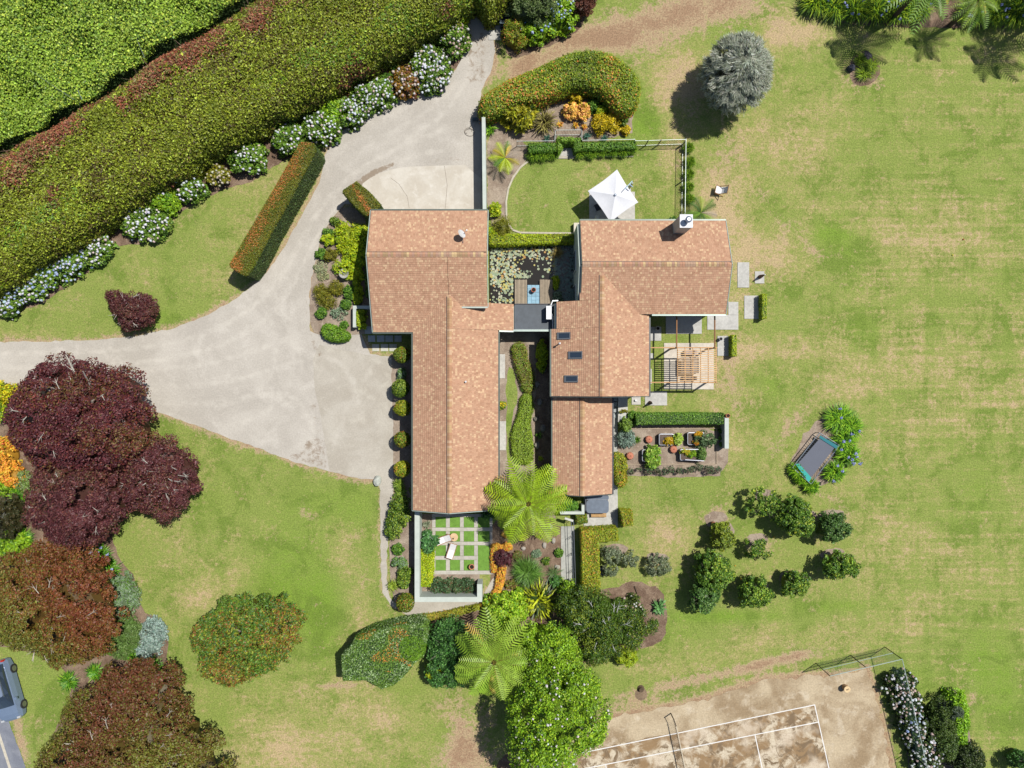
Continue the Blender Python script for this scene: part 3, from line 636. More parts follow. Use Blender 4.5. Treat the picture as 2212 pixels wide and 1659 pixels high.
# ================================================================ HOUSE
def gable_mass(b, axis, a0, a1, prof, c, z0=0.0):
    """prof: list of (u, z) across the ridge; axis 'x' means the ridge runs along x"""
    pr = [(prof[0][0], z0)] + list(prof) + [(prof[-1][0], z0)]
    n = len(pr)
    f = (lambda a, u, z: (a, u, z)) if axis == 'x' else (lambda a, u, z: (u, a, z))
    V = [f(a0, u, z) for u, z in pr] + [f(a1, u, z) for u, z in pr]
    b.ngon(V[:n], c); b.ngon(V[n:][::-1], c)
    b.add(V, [(i, i + n, (i + 1) % n + n, (i + 1) % n) for i in range(n)], c)
TERRA = C(206, 163, 133); TL = C(221, 185, 149); TD = C(194, 150, 121); TD2 = C(201, 157, 128)
cnt = [0]
def slope(root, name_roof, e0, e1, r0, r1):
    """one roof plane: deck with fascia and courses of asphalt tabs. e = eave, r = ridge"""
    r = np.random.default_rng(100 + cnt[0]); cnt[0] += 1
    e0, e1, r0, r1 = map(lambda q: np.array(q, float), (e0, e1, r0, r1))
    nrm = np.cross(e1 - e0, r0 - e0); nrm /= np.linalg.norm(nrm)
    if nrm[2] < 0: nrm = -nrm
    b = B(); lo = [q - nrm * 0.14 for q in (e0, e1, r1, r0)]; hi = [e0, e1, r1, r0]
    b.add(lo + hi, [(3, 2, 1, 0), (4, 5, 6, 7), (0, 1, 5, 4), (1, 2, 6, 5), (2, 3, 7, 6), (3, 0, 4, 7)], C(70, 84, 80))
    deck = b.link('roof_deck', M_membrane, root)
    S = np.linalg.norm(r0 - e0); W = np.linalg.norm(e1 - e0)
    u = (e1 - e0) / W; v = (r0 - e0) / S; nc = int(round(S / 0.165)); st = S / nc
    V = []; Cc = []; b = B()
    for i in range(nc):
        x = 0.0; wds = []
        while x < W:
            wds.append(r.uniform(0.11, 0.18)); x += wds[-1]
        xs = np.cumsum([-r.uniform(0, .25)] + wds).clip(0, W); xs[-1] = W
        for a_, c_ in zip(xs[:-1], xs[1:]):
            if c_ - a_ < 0.02: continue
            h0 = 0.026 + r.uniform(0, 0.004); h1 = 0.006; g = 0.002
            p0 = e0 + u * (a_ + g) + v * (i * st); p1 = e0 + u * (c_ - g) + v * (i * st)
            q0 = p0 + v * (st + 0.01); q1 = p1 + v * (st + 0.01)
            V += [p0 + nrm * h0, p1 + nrm * h0, q1 + nrm * h1, q0 + nrm * h1, p0, p1]
            t = r.uniform()
            c = TL if t < 0.14 else (TD if t < 0.34 else (TD2 if t < 0.55 else TERRA))
            c = np.array(c) * math.exp(r.normal() * 0.035); Cc += [c, c * 0.8]
    k = len(V) // 6; base = np.arange(k)[:, None] * 6
    F = np.stack([base + np.array([[0, 1, 2, 3]]), base + np.array([[4, 5, 1, 0]])], 1).reshape(-1, 4)
    if np.cross(u, v)[2] < 0: F = F[:, ::-1]
    b.add(np.array(V), F, np.array(Cc)); o = b.link('shingles', M_shingle, root); o['kind'] = 'stuff'
    return deck
RC = {}
def ridge_caps(root, a, c_, wid=0.17, step=0.19, pitch=0.40):
    a = Vector(a); c_ = Vector(c_); d = c_ - a; n = int(d.length / step); d.normalize(); side = Vector((-d.y, d.x, 0))
    oo = org(root)
    b = B(); b.beam(a + side * (wid + .02) + Vector((0, 0, -wid * pitch + .012)), c_ + side * (wid + .02) + Vector((0, 0, -wid * pitch + .012)), .05, .05, C(104, 82, 72)); b.link('ridge_shade_strip', M_membrane, root)  # dark brown bar beside the ridge, coloured to imitate the caps' shade line
    for i in range(n):
        key = (round(d.x, 2), R.randrange(6))
        if key not in RC:
            b = B(); c0 = [TERRA, TD, TL, TERRA, TD2, TD][key[1]]; c0 = tuple(v * R.uniform(.85, 1.05) for v in c0)
            A = d * (step * 1.02)
            V = [-side * wid + Vector((0, 0, -wid * pitch + .045)), Vector((0, 0, .06)), side * wid + Vector((0, 0, -wid * pitch + .045))]
            V2 = [q + A - Vector((0, 0, .018)) for q in V]
            b.add(V + V2, [(0, 1, 4, 3)[::-1], (1, 2, 5, 4)[::-1]], c0)
            lo_ = [q - Vector((0, 0, .03)) for q in V]
            b.add(V + lo_, [(0, 3, 4, 1), (1, 4, 5, 2)], tuple(v * .9 for v in c0))
            o = b.link('ridge_tile', M_shingle); o.parent = root; RC[key] = o.data
        else:
            o = bpy.data.objects.new('ridge_tile', RC[key]); COL.objects.link(o); o.parent = root
        o.location = a + d * (i * step) - oo
MINT = C(198, 210, 200); MINT2 = C(176, 190, 182)
def gutter(root, a, c_, col=C(96, 108, 100)):
    b = B(); b.beam(a, c_, 0.11, 0.10, col); b.link('gutter', M_metal, root)
SL = 0.42
def house(name, label, loc):
    return empty(name, loc, label, 'house')
# --- garage wing and long west wing
A = house('garage_wing', 'northwest house wing with brown shingle roof, satellite dish on top and concrete pad in front', (-6, 8, 0))
slope(A, 'roof', (-10.40, 12.79, 3.75), (-1.82, 12.79, 3.75), (-10.40, 9.23, 5.25), (-1.82, 9.23, 5.25))
slope(A, 'roof', (-10.40, 3.90, 3.01), (-4.66, 3.90, 3.01), (-10.40, 9.23, 5.25), (-4.66, 9.23, 5.25))
slope(A, 'roof', (-4.64, 5.73, 3.78), (-1.82, 5.73, 3.78), (-4.64, 9.23, 5.25), (-1.82, 9.23, 5.25))
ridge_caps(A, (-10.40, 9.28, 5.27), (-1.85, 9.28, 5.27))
b = B(); gable_mass(b, 'x', -10.2, -4.9, [(4.05, 2.9), (9.23, 5.06), (12.6, 3.66)], MINT); gable_mass(b, 'x', -4.9, -2.0, [(5.95, 3.66), (9.23, 5.06), (12.6, 3.66)], MINT); b.link('wall', M_plaster, A)
gutter(A, (-10.45, 12.86, 3.72), (-1.77, 12.86, 3.72)); gutter(A, (-10.45, 3.82, 2.97), (-7.45, 3.82, 2.97)); gutter(A, (-3.9, 5.66, 3.74), (-1.80, 5.66, 3.74), MINT)
b = B(); b.beam((-1.76, 5.7, 3.70), (-1.76, 9.23, 5.18), 0.05, 0.2, MINT); b.beam((-1.76, 9.23, 5.18), (-1.76, 12.8, 3.68), 0.05, 0.2, MINT); b.link('bargeboard', M_plaster, A)
b = B(); b.beam((-10.46, 3.9, 2.95), (-10.46, 9.23, 5.18), 0.05, 0.2, MINT2); b.beam((-10.46, 9.23, 5.18), (-10.46, 12.8, 3.68), 0.05, 0.2, MINT2); b.link('bargeboard', M_plaster, A)
for x0, x1 in ((-9.4, -6.6), (-5.6, -2.8)):
    b = B(); b.box(x0, 12.58, 0.05, x1, 12.66, 2.4, C(225, 225, 218))
    for k in range(4): b.box(x0 + .05, 12.66, 0.1 + k * .58, x1 - .05, 12.69, 0.6 + k * .58, C(232, 232, 226))
    b.link('garage_door', M_metal, A)
for y in (6.0, 8.2):
    b = B(); b.box(-10.26, y, 1.0, -10.2, y + 1.1, 2.2, C(235, 235, 230)); f = b.link('window', M_plaster, A)
    b = B(); b.box(-10.29, y + .08, 1.08, -10.265, y + 1.02, 2.12, (.03, .04, .05)); b.link('pane', M_glass, f)

Bw = house('long_west_wing', 'long north-south house wing with brown shingle roof beside the gravel parking area', (-4, -3, 0))
hB = lambda x: 4.17 - SL * abs(x + 4.63)
slope(Bw, 'roof', (-7.41, -9.45, 3.0), (-7.41, 6.53, 3.0), (-4.63, -9.45, 4.17), (-4.63, 6.53, 4.17))
slope(Bw, 'roof', (-1.05, -9.45, hB(-1.05)), (-1.05, 4.05, hB(-1.05)), (-4.63, -9.45, 4.17), (-4.63, 4.05, 4.17))
slope(Bw, 'roof', (0.12, 4.06, hB(.12)), (0.12, 6.08, hB(.12)), (-4.63, 4.06, 4.17), (-4.63, 6.08, 4.17))
slope(Bw, 'roof', (-2.6, 6.09, hB(-2.6)), (-2.6, 6.53, hB(-2.6)), (-4.63, 6.09, 4.17), (-4.63, 6.53, 4.17))
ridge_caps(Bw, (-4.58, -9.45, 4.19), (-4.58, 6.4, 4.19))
b = B(); gable_mass(b, 'y', -9.2, 5.5, [(-7.1, 2.9), (-4.63, 4.0), (-1.25, 2.62)], MINT); b.link('wall', M_plaster, Bw)
b = B(); b.box(-1.3, 4.2, 0, .3, 5.95, 2.1, MINT); b.link('wall', M_plaster, Bw)
gutter(Bw, (-7.49, -9.5, 2.96), (-7.49, 3.78, 2.96)); gutter(Bw, (-0.98, -9.5, 2.62), (-0.98, 3.95, 2.62))
gutter(Bw, (-0.98, 4.0, 2.6), (0.1, 4.0, 2.2), MINT)
b = B(); b.beam((-7.45, -9.5, 2.92), (-4.63, -9.5, 4.1), .05, .2, MINT2); b.beam((-4.63, -9.5, 4.1), (-1.0, -9.5, 2.6), .05, .2, MINT2); b.link('bargeboard', M_plaster, Bw)
for i in range(6):
    y = -8.6 + i * 2.1
    for x, s in ((-7.1, -1), (-1.25, 1)):
        b = B(); b.box(min(x, x + .06 * s), y, .5, max(x, x + .06 * s), y + 1.4, 2.2, C(235, 235, 230)); f = b.link('window', M_plaster, Bw)
        b = B(); b.box(min(x + .065 * s, x + .085 * s), y + .08, .58, max(x + .065 * s, x + .085 * s), y + 1.32, 2.12, (.03, .04, .05)); b.link('pane', M_glass, f)
# --- north-east wing, east wing, south-east wing
D = house('northeast_wing', 'northeast house wing with brown shingle roof and tall pale chimney', (10, 8, 0))
slope(D, 'roof', (5.08, 12.13, 3.42), (15.86, 12.13, 3.42), (5.08, 8.60, 4.90), (15.86, 8.60, 4.90))
slope(D, 'roof', (5.08, 5.20, 3.47), (15.86, 5.20, 3.47), (5.08, 8.60, 4.90), (15.86, 8.60, 4.90))
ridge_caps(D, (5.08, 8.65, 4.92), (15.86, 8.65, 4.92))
b = B(); gable_mass(b, 'x', 4.86, 15.5, [(5.45, 3.4), (8.6, 4.74), (11.9, 3.35)], MINT); b.link('wall', M_plaster, D)
gutter(D, (5.04, 12.2, 3.4), (15.9, 12.2, 3.4)); gutter(D, (10.4, 5.12, 3.43), (15.9, 5.12, 3.43), C(150, 168, 160))
b = B(); b.beam((15.9, 5.2, 3.4), (15.9, 8.6, 4.84), .05, .2, MINT2); b.beam((15.9, 8.6, 4.84), (15.9, 12.1, 3.36), .05, .2, MINT2); b.link('bargeboard', M_plaster, D)
b = B(); b.beam((5.03, 6.6, 3.98), (5.03, 8.6, 4.84), .05, .2, C(90, 100, 96)); b.beam((5.03, 8.6, 4.84), (5.03, 12.1, 3.36), .05, .2, C(90, 100, 96)); b.link('bargeboard', M_plaster, D)
for x in (6.2, 9.2, 13.2):
    b = B(); b.box(x, 11.9, .1, x + 2.2, 11.96, 2.3, C(235, 235, 230)); f = b.link('window', M_plaster, D)
    b = B(); b.box(x + .08, 11.965, .18, x + 2.12, 11.985, 2.2, (.03, .04, .05)); b.link('pane', M_glass, f)
for y in (6.0, 8.6):
    b = B(); b.box(4.80, y, .6, 4.86, y + 1.6, 2.4, C(235, 235, 230)); f = b.link('window', M_plaster, D)
    b = B(); b.box(4.77, y + .08, .68, 4.795, y + 1.52, 2.32, (.03, .04, .05)); b.link('pane', M_glass, f)
ch = B()
c0 = P(1458, 480, 5.9); 
x0, y1 = P(1469.8, 464.2, 6.0)[:2]; x1, y0 = P(1495.5, 490.6, 6.0)[:2]
ch.box(x0, y0, 0, x1, y1, 5.92, C(214, 210, 196)); chim = ch.link('chimney', M_plaster, D)
b = B(); b.box(x0 - .04, y0 - .04, 5.92, x1 + .04, y1 + .04, 6.0, C(248, 248, 250)); b.link('chimney_cap', M_plaster, chim)
b = B(); b.lathe((x0 + x1) / 2 + .04, (y0 + y1) / 2, [(.17, 6.0), (.17, 6.45), (.24, 6.46), (.24, 6.52), (.10, 6.58)], C(215, 220, 228), 14); b.link('flue', M_steel, chim)

E = house('east_wing', 'east house wing whose brown shingle roof has three skylights', (7, 3, 0))
hE = lambda x: 4.70 - SL * abs(x - 6.49)
slope(E, 'roof', (2.95, -0.9, hE(2.95)), (2.95, 4.1, hE(2.95)), (6.49, -0.9, 4.7), (6.49, 4.1, 4.7))
slope(E, 'roof', (3.33, 4.11, hE(3.33)), (3.33, 6.12, hE(3.33)), (6.49, 4.11, 4.7), (6.49, 6.12, 4.7))
slope(E, 'roof', (4.98, 6.13, hE(4.98)), (4.98, 8.04, hE(4.98)), (6.49, 6.13, 4.7), (6.49, 8.04, 4.7))
slope(E, 'roof', (10.23, -0.9, hE(10.23)), (10.23, 8.04, hE(10.23)), (6.49, -0.9, 4.7), (6.49, 8.04, 4.7))
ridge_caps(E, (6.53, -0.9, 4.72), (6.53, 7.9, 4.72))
b = B(); gable_mass(b, 'y', -0.7, 6.0, [(3.2, 3.15), (6.49, 4.52), (10.0, 3.08)], MINT); b.link('wall', M_plaster, E)
gutter(E, (2.88, -.92, 3.18), (2.88, 4.1, 3.18)); gutter(E, (10.3, -.92, 3.1), (10.3, 5.05, 3.1), C(60, 64, 66))
b = B(); b.beam((2.9, -.95, 3.12), (6.49, -.95, 4.62), .05, .2, C(80, 88, 88)); b.beam((6.49, -.95, 4.62), (10.28, -.95, 3.06), .05, .2, C(80, 88, 88)); b.link('bargeboard', M_plaster, E)
for y in (0.0, 2.6):
    b = B(); b.box(10.0, y, .1, 10.06, y + 2.0, 2.3, C(235, 235, 230)); f = b.link('window', M_plaster, E)
    b = B(); b.box(10.065, y + .08, .18, 10.085, y + 1.92, 2.2, (.03, .04, .05)); b.link('pane', M_glass, f)
for fx0, fy0, fx1, fy1 in ((1203.7, 717.5, 1231.7, 732.8), (1227.2, 759.2, 1256.7, 775.2), (1218.8, 810.8, 1247.5, 825.8)):
    xa, ya, _ = P(fx0, fy1, 3.75); xb, yb, _ = P(fx1, fy0, 3.75); za, zb = hE(xa) + .03, hE(xb) + .03; t = .09; w = .085
    def bar(b_, p0, p1, q0, q1, up): 
        b_.add([(p0[0], q0, hE(p0[0]) + .0), (p1[0], q0, hE(p1[0]) + .0), (p1[0], q1, hE(p1[0])), (p0[0], q1, hE(p0[0])), (p0[0], q0, hE(p0[0]) + up), (p1[0], q0, hE(p1[0]) + up), (p1[0], q1, hE(p1[0]) + up), (p0[0], q1, hE(p0[0]) + up)], [(3, 2, 1, 0), (4, 5, 6, 7), (0, 1, 5, 4), (1, 2, 6, 5), (2, 3, 7, 6), (3, 0, 4, 7)], C(128, 134, 140))
    b = B(); bar(b, (xa, 0), (xb, 0), ya, ya + w, .13); bar(b, (xa, 0), (xb, 0), yb - w, yb, .13); bar(b, (xa, 0), (xa + w * 1.4, 0), ya + w, yb - w, .125); bar(b, (xb - w, 0), (xb, 0), ya + w, yb - w, .125)
    s = b.link('skylight', M_metal, E)
    b = B(); bar(b, (xa + w * 1.4, 0), (xb - w, 0), ya + w, yb - w, .085); b.link('pane', M_glass, s)
xa, ya, _ = P(1206.5, 742.5, 3.7); b = B(); b.lathe(xa + .05, ya, [(.05, 3.3), (.05, 4.0), (.085, 4.0), (.085, 4.07), (.03, 4.09)], C(225, 228, 230), 10); b.link('vent_pipe', M_steel, E)
Fw = house('southeast_wing', 'small lower southeast house wing with brown shingle roof ending at the spa pool', (5, -4.6, 0))
hF = lambda x: 3.40 - SL * abs(x - 5.20)
slope(Fw, 'roof', (3.08, -8.33, hF(3.08)), (3.08, -0.75, hF(3.08)), (5.2, -8.33, 3.4), (5.2, -0.75, 3.4))
slope(Fw, 'roof', (7.58, -8.33, hF(7.58)), (7.58, -0.75, hF(7.58)), (5.2, -8.33, 3.4), (5.2, -0.75, 3.4))
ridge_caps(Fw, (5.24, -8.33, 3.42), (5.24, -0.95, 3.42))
b = B(); gable_mass(b, 'y', -8.1, -0.8, [(3.3, 2.44), (5.2, 3.24), (7.35, 2.34)], MINT); b.link('wall', M_plaster, Fw)
gutter(Fw, (3.02, -8.35, 2.47), (3.02, -.9, 2.47)); gutter(Fw, (7.65, -8.35, 2.36), (7.65, -.9, 2.36), C(60, 66, 74))
b = B(); b.beam((3.05, -8.37, 2.42), (5.2, -8.37, 3.32), .05, .16, C(80, 88, 88)); b.beam((5.2, -8.37, 3.32), (7.6, -8.37, 2.32), .05, .16, C(80, 88, 88)); b.link('bargeboard', M_plaster, Fw)
# --- flat roofed link
K = house('link_corridor', 'flat dark-roofed link between the two house wings beside the lily pond', (1.7, 5, 0))
b = B(); b.box(.2, 4.15, 2.06, 3.42, 6.05, 2.2, C(88, 96, 104)); fr = b.link('flat_roof', M_membrane, K)
for k in range(2): b = B(); b.box(.34 + k * 1.5, 4.3, 2.2, .34 + k * 1.5 + 1.48, 5.95, 2.206, C(84, 92, 100)); b.link('membrane_sheet', M_membrane, fr)
b = B(); b.box(3.28, 4.15, 2.2, 3.36, 6.03, 2.5, C(66, 72, 80)); b.box(.2, 6.05, 2.1, 3.42, 6.12, 2.27, C(84, 80, 82)); b.link('parapet', M_membrane, K)
b = B(); b.box(.1, 4.0, 2.08, 3.3, 4.15, 2.22, C(190, 205, 196)); b.link('gutter', M_metal, K)
b = B(); b.box(.25, 4.3, 0, 3.2, 5.9, 2.06, MINT); b.link('wall', M_plaster, K)
b = B(); x_, y_, _ = P(1180, 690, 2.75); x2_, y2_, _ = P(1191, 661.5, 2.75); b.box(x_, y_, 2.3, x2_, y2_, 2.95, C(245, 247, 250)); ac = b.link('air_conditioner', M_metal, origin=(x_, y_, 2.2), label='white air conditioning unit on the flat dark roof', cat='air conditioner')
b = B(); b.box(x_ + .05, y_ + .1, 2.21, x2_ - .05, y2_ - .1, 2.3, C(200, 204, 210)); b.link('bracket', M_metal, ac)
b = B(); b.tube([(x2_ + .06, 5.3, 2.6), (x2_ + .12, 5.1, 2.62), (x2_ + .12, 4.0, 2.6), (x2_ + .12, 3.6, 2.3)], .035, C(240, 244, 252)); b.link('pipe', M_metal, ac)
b = B(); b.tube([(x2_ - .05, y2_ + .05, 2.8), (x2_ + .1, y2_ + .4, 2.8), (x2_ + .5, y2_ + .42, 2.75)], .05, C(245, 247, 250)); b.link('pipe', M_metal, ac)
# satellite dish
x_, y_, _ = P(999, 512, 4.7); zr = 5.25 - SL * (y_ - 9.23)
sd = empty('satellite_dish', (x_, y_, zr), 'white satellite dish on the garage roof', 'satellite dish')
b = B(); b.tube([(x_, y_, zr), (x_ + .05, y_ + .1, zr + .55)], .03, C(200, 200, 205)); b.tube([(x_ + .05, y_ - .5, zr + .25), (x_ + .05, y_ + .1, zr + .5)], .02, C(220, 220, 225)); b.link('mast', M_steel, sd)
dd = Vector((.72, .38, .58)).normalized(); uu = dd.cross(Vector((0, 0, 1))).normalized(); vv = uu.cross(dd); cc0 = Vector((x_ + .0, y_ + .1, zr + .72))
V = [cc0 - dd * .06]; Fc = []
for k in range(1, 4):
    for j in range(20):
        t = j * 2 * math.pi / 20; rr = .33 * k / 3; V.append(cc0 - dd * (.06 * (1 - (k / 3) ** 2)) + (uu * math.cos(t) + vv * math.sin(t) * 1.1) * rr)
b = B(); b.add(V, [(0, 1 + j, 1 + (j + 1) % 20) for j in range(20)], C(250, 250, 252))
b.add(V, [(1 + k * 20 + j, 21 + k * 20 + j, 21 + k * 20 + (j + 1) % 20, 1 + k * 20 + (j + 1) % 20) for k in range(2) for j in range(20)], C(250, 250, 252)); b.link('reflector', M_metal, sd)
b = B(); b.tube([cc0 - vv * .3, cc0 + dd * .4 - vv * .1], .018, C(150, 90, 80)); b.link('arm', M_metal, sd)
b = B(); b.tube([cc0 + dd * .36 - vv * .12, cc0 + dd * .5 - vv * .04], .05, C(240, 240, 240), 8); b.link('receiver', M_metal, sd)
x_, y_, _ = P(1007, 824.5, 3.5); b = B(); b.lathe(x_, y_, [(.05, hB(x_) - .1), (.05, hB(x_) + .22), (.09, hB(x_) + .22), (.09, hB(x_) + .26)], C(235, 235, 235), 4); b.link('vent_pipe', M_metal, Bw)

# ================================================================ WALLS, PAVING
def wall(name, pts, w, h, label, cat='wall', col=C(206, 214, 204), z0=0.0, cap=None):
    """pts are the wall's centre line in picture units at its top"""
    q = [Vector(P(x, y, h)) for x, y in pts]; b = B()
    for i in range(len(q) - 1):
        a, c_ = q[i].copy(), q[i + 1].copy(); d = (c_ - a).normalized(); 
        if i > 0: a -= d * w / 2
        if i < len(q) - 2: c_ = c_ - d * (w / 2) 
        a.z = c_.z = (z0 + h) / 2; b.beam(a, c_, w, h - z0, col)
    return b.link(name, M_plaster, label=label, cat=cat)
wall('screen_wall', [(1044.5, 253), (1046.5, 452)], .27, 1.7, 'tall pale green wall running north from the garage beside the concrete pad')
wall('courtyard_wall', [(901, 1106), (901, 1295), (1036, 1295), (1036, 1262)], .38, 1.5, 'pale green wall round the paved courtyard, open to the east')
wall('planter_wall', [(803, 663.5), (765.5, 663.5), (765.5, 707)], .24, .8, 'low pale L-shaped planter wall at the west side of the garage')
wall('garden_wall', [(1570, 903), (1570, 969)], .32, 1.1, 'short pale wall at the east end of the vegetable garden', col=C(204, 212, 204))
wall('terrace_wall', [(1287, 468), (1290.5, 468), (1290.5, 482)], .2, .9, 'small white wall return on the patio under the white umbrella', col=C(236, 232, 220))
wall('step_wall', [(1246, 481), (1246, 505)], .46, .5, 'short thick cream wall at the northwest corner of the northeast wing', col=C(226, 218, 198))
wall('spa_wall', [(1210, 1108), (1259.5, 1108), (1259.5, 1091)], .22, .9, 'pale L-shaped low wall beside the tree fern and the spa pool')
# concrete around the south-east wing
CG = C(190, 190, 182); CG2 = C(206, 204, 196); CP = C(224, 214, 198)
def slab(r_, label, col=CG2, z1=.05, name='paving_slab', group=None, rot=0, cat='paving slab'):
    b = B(); x0, y0, _ = P(r_[0], r_[3], z1); x1, y1, _ = P(r_[2], r_[1], z1); b.box(x0, y0, -.02, x1, y1, z1, col, rot)
    return b.link(name, M_conc, label=label, cat=cat, group=group)
slab((1320, 856, 1334, 1070), 'long narrow concrete path along the east side of the southeast wing', CG, .045, 'concrete_path', cat='path')
slab((1261, 1070, 1334.5, 1139.5), 'concrete patio round the spa pool', CG2, .05, 'concrete_patio', cat='patio')
slab((1212, 1137, 1241, 1290), 'concrete path beside the metal handrail south of the spa patio', CG, .045, 'concrete_path', cat='path')
b = B(); x0, y0, _ = P(1335.5, 912, .5); x1, y1, _ = P(1356, 856, .5)
b.box(x0, y0, 0, x1, y1, .5, C(214, 212, 204)); st = b.link('entry_steps', M_conc, label='pale block of steps with a planter top against the southeast wing', cat='steps')
for k in range(4):
    b = B(); xx0, yy0, _ = P(1321, 866.5 + k * 12, .2); xx1, yy1, _ = P(1333.8, 856.5 + k * 12, .2); b.box(xx0, yy0, .05, xx1, yy1, .42 - .1 * k, C(150 + 12 * k, 156 + 12 * k, 160 + 10 * k)); b.link('step', M_conc, st)
b = B(); b.box(x0 + .15, y0 + .12, .5, x1 - .15, y0 + .5, .58, C(200, 204, 205)); b.link('planter_box', M_conc, st)
for r_, lb in (((1593.5, 566.5, 1618.5, 621), 'tall concrete slab in the lawn just east of the northeast wing'),
               ((1631, 586, 1651, 612), 'small square slab with a dark cone on it, easternmost of the slabs'),
               ((1608, 638.5, 1641, 688.5), 'concrete slab beside the larger of the two small eastern hedges'),
               ((1573.5, 652, 1595, 680), 'small slab touching the southeast corner of the northeast roof'),
               ((1528, 680.5, 1595, 712), 'wide slab south of the northeast wing at its outer corner'),
               ((1438.5, 683, 1516, 721), 'wide slab half in the shade of the northeast wing eave'),
               ((1401, 706, 1428.5, 736), 'slab against the east wing carrying a round white pot'),
               ((1550, 725.5, 1577, 768.5), 'slab beside the smaller eastern hedge with a dark ornament on it'),
               ((1364.7, 854, 1384, 874), 'small square slab south of the east wing with a white block on it'),
               ((1393.5, 845.6, 1441, 875.6), 'wide slab south of the pergola with a brown cone on it'),
               ((1401, 763, 1411, 776), 'tiny pale slab by the east wing wall beside the pergola'),
               ((1401, 797, 1408, 829), 'narrow slab strip between the east wing and the pergola'),
               ((1273, 414, 1371.5, 480.5), 'square concrete patio slab under the white umbrella'),
               ((1434.5, 741, 1542, 841), 'large cream patio slab under the timber pergola'),
               ((1077.5, 765, 1091, 817), 'pale slab against the long west wing, northern of the pair'),
               ((1078.5, 910, 1093, 972.5), 'pale slab against the long west wing, southern of the pair'),
               ((1209, 320, 1238, 339), 'worn slab at the gap in the pool lawn hedge'),
               ((1055, 45, 1082, 86), 'rough concrete slab at the end of the drive by the steel crate')):
    slab(r_, lb, CP if 'cream' in lb else C(204, 202, 196) if r_[0] > 1380 else C(208, 204, 196), .045 + R.random() * .01)
# stepping pads by the garage entrance
for k, (x0, x1) in enumerate(((795, 810.5), (814, 830.5), (832.5, 849), (852, 867.5))):
    slab((x0, 724.7, x1, 738.5), 'square stepping stone in the shaded row by the garage corner, %s from the west' % ('first', 'second', 'third', 'fourth')[k], C(196, 200, 198), .04, 'stepping_stone', 'stepping stones by the garage, shaded row', cat='stepping stone')
for k, (x0, x1) in enumerate(((804, 819), (822.5, 838.5), (841, 857))):
    slab((x0, 743.5, x1, 758.5), 'square stepping stone in the sunny row by the garage corner, %s' % ('western', 'middle one', 'eastern')[k], C(212, 210, 194), .04, 'stepping_stone', 'stepping stones by the garage, sunny row', cat='stepping stone')
slab((788, 705, 803, 721), 'single stepping stone between the planter wall and the garage corner', C(196, 200, 198), .04, 'stepping_stone', cat='stepping stone')
# courtyard paving: concrete strips with turf squares
cy_ = B()
xs = [933, 941, 963, 972, 993.5, 1002, 1024, 1032.5, 1057.5, 1064]; ys = [1110, 1117, 1139.5, 1147.5, 1170, 1178, 1200.7, 1209.5, 1232.5, 1241]
M_turf = vmat('turf', 0.95, 0, 16, 0.3, 0.4, 0.15)
cyd = empty('courtyard_paving', P(998, 1175), 'chequered courtyard floor of pale concrete strips and turf squares', 'paving')
for i in range(9):
    for j in range(9):
        turf = (i % 2 == 1) and (j % 2 == 1)
        if i == 7 and j in (5, 6, 7): turf = True
        x0, y0, _ = P(xs[i], ys[j + 1], .05); x1, y1, _ = P(xs[i + 1], ys[j], .05); g = .012
        if turf:
            b = B(); b.box(x0, y0, 0.0, x1, y1, .035, C(122, 164, 70)); b.link('turf_square', M_turf, cyd)
        else:
            b = B(); b.box(x0 + g * (j % 2), y0 + g, -.01, x1 - g * (j % 2), y1 - g, .05, np.array(C(204, 198, 186)) * R.uniform(.93, 1.05)); b.link('concrete_panel', M_conc, cyd)
# curb round the pool lawn
b = B(); pts = [(1140, 349), (1124, 362), (1108, 384), (1098, 408), (1093.5, 435), (1094, 465), (1098, 485), (1108, 497), (1124, 502.5), (1180, 503.5), (1240, 504)]
q = [P(x, y, .03) for x, y in pts]
for a_, c_ in zip(q[:-1], q[1:]): b.beam(a_, c_, .14, .1, C(206, 198, 178))
b.link('lawn_edging', M_conc, label='pale curved edging round the west side of the pool lawn', cat='edging')
b = B(); b.beam(P(1203, 340, .03), P(1240, 340, .03), .2, .08, C(200, 192, 175)); b.beam(P(1240, 338, .03), P(1368, 338, .03), .08, .08, C(200, 192, 175)); b.link('lawn_edging', M_conc, label='straight pale edging along the north hedge of the pool lawn', cat='edging')
b = B()
for a_, c_ in (((1355, 1003), (1548, 1003)), ((1548, 1003), (1548, 925)), ((1548, 925), (1360, 926)), ((1352, 1024), (1500, 1023.5))): b.beam(P(*a_, .05), P(*c_, .05), .05, .1, C(196, 176, 150))
b.link('timber_edging', M_wood, label='thin timber edging boards framing the vegetable garden', cat='edging')
b = B()
q = [P(x, y, .03) for x, y in [(745, 440), (715, 475), (693, 515), (684, 560), (683, 610)]]
for a_, c_ in zip(q[:-1], q[1:]): b.beam(a_, c_, .05, .08, C(190, 176, 150))
b.link('timber_edging', M_wood, label='thin curved edging between the drive and the garage bed', cat='edging')
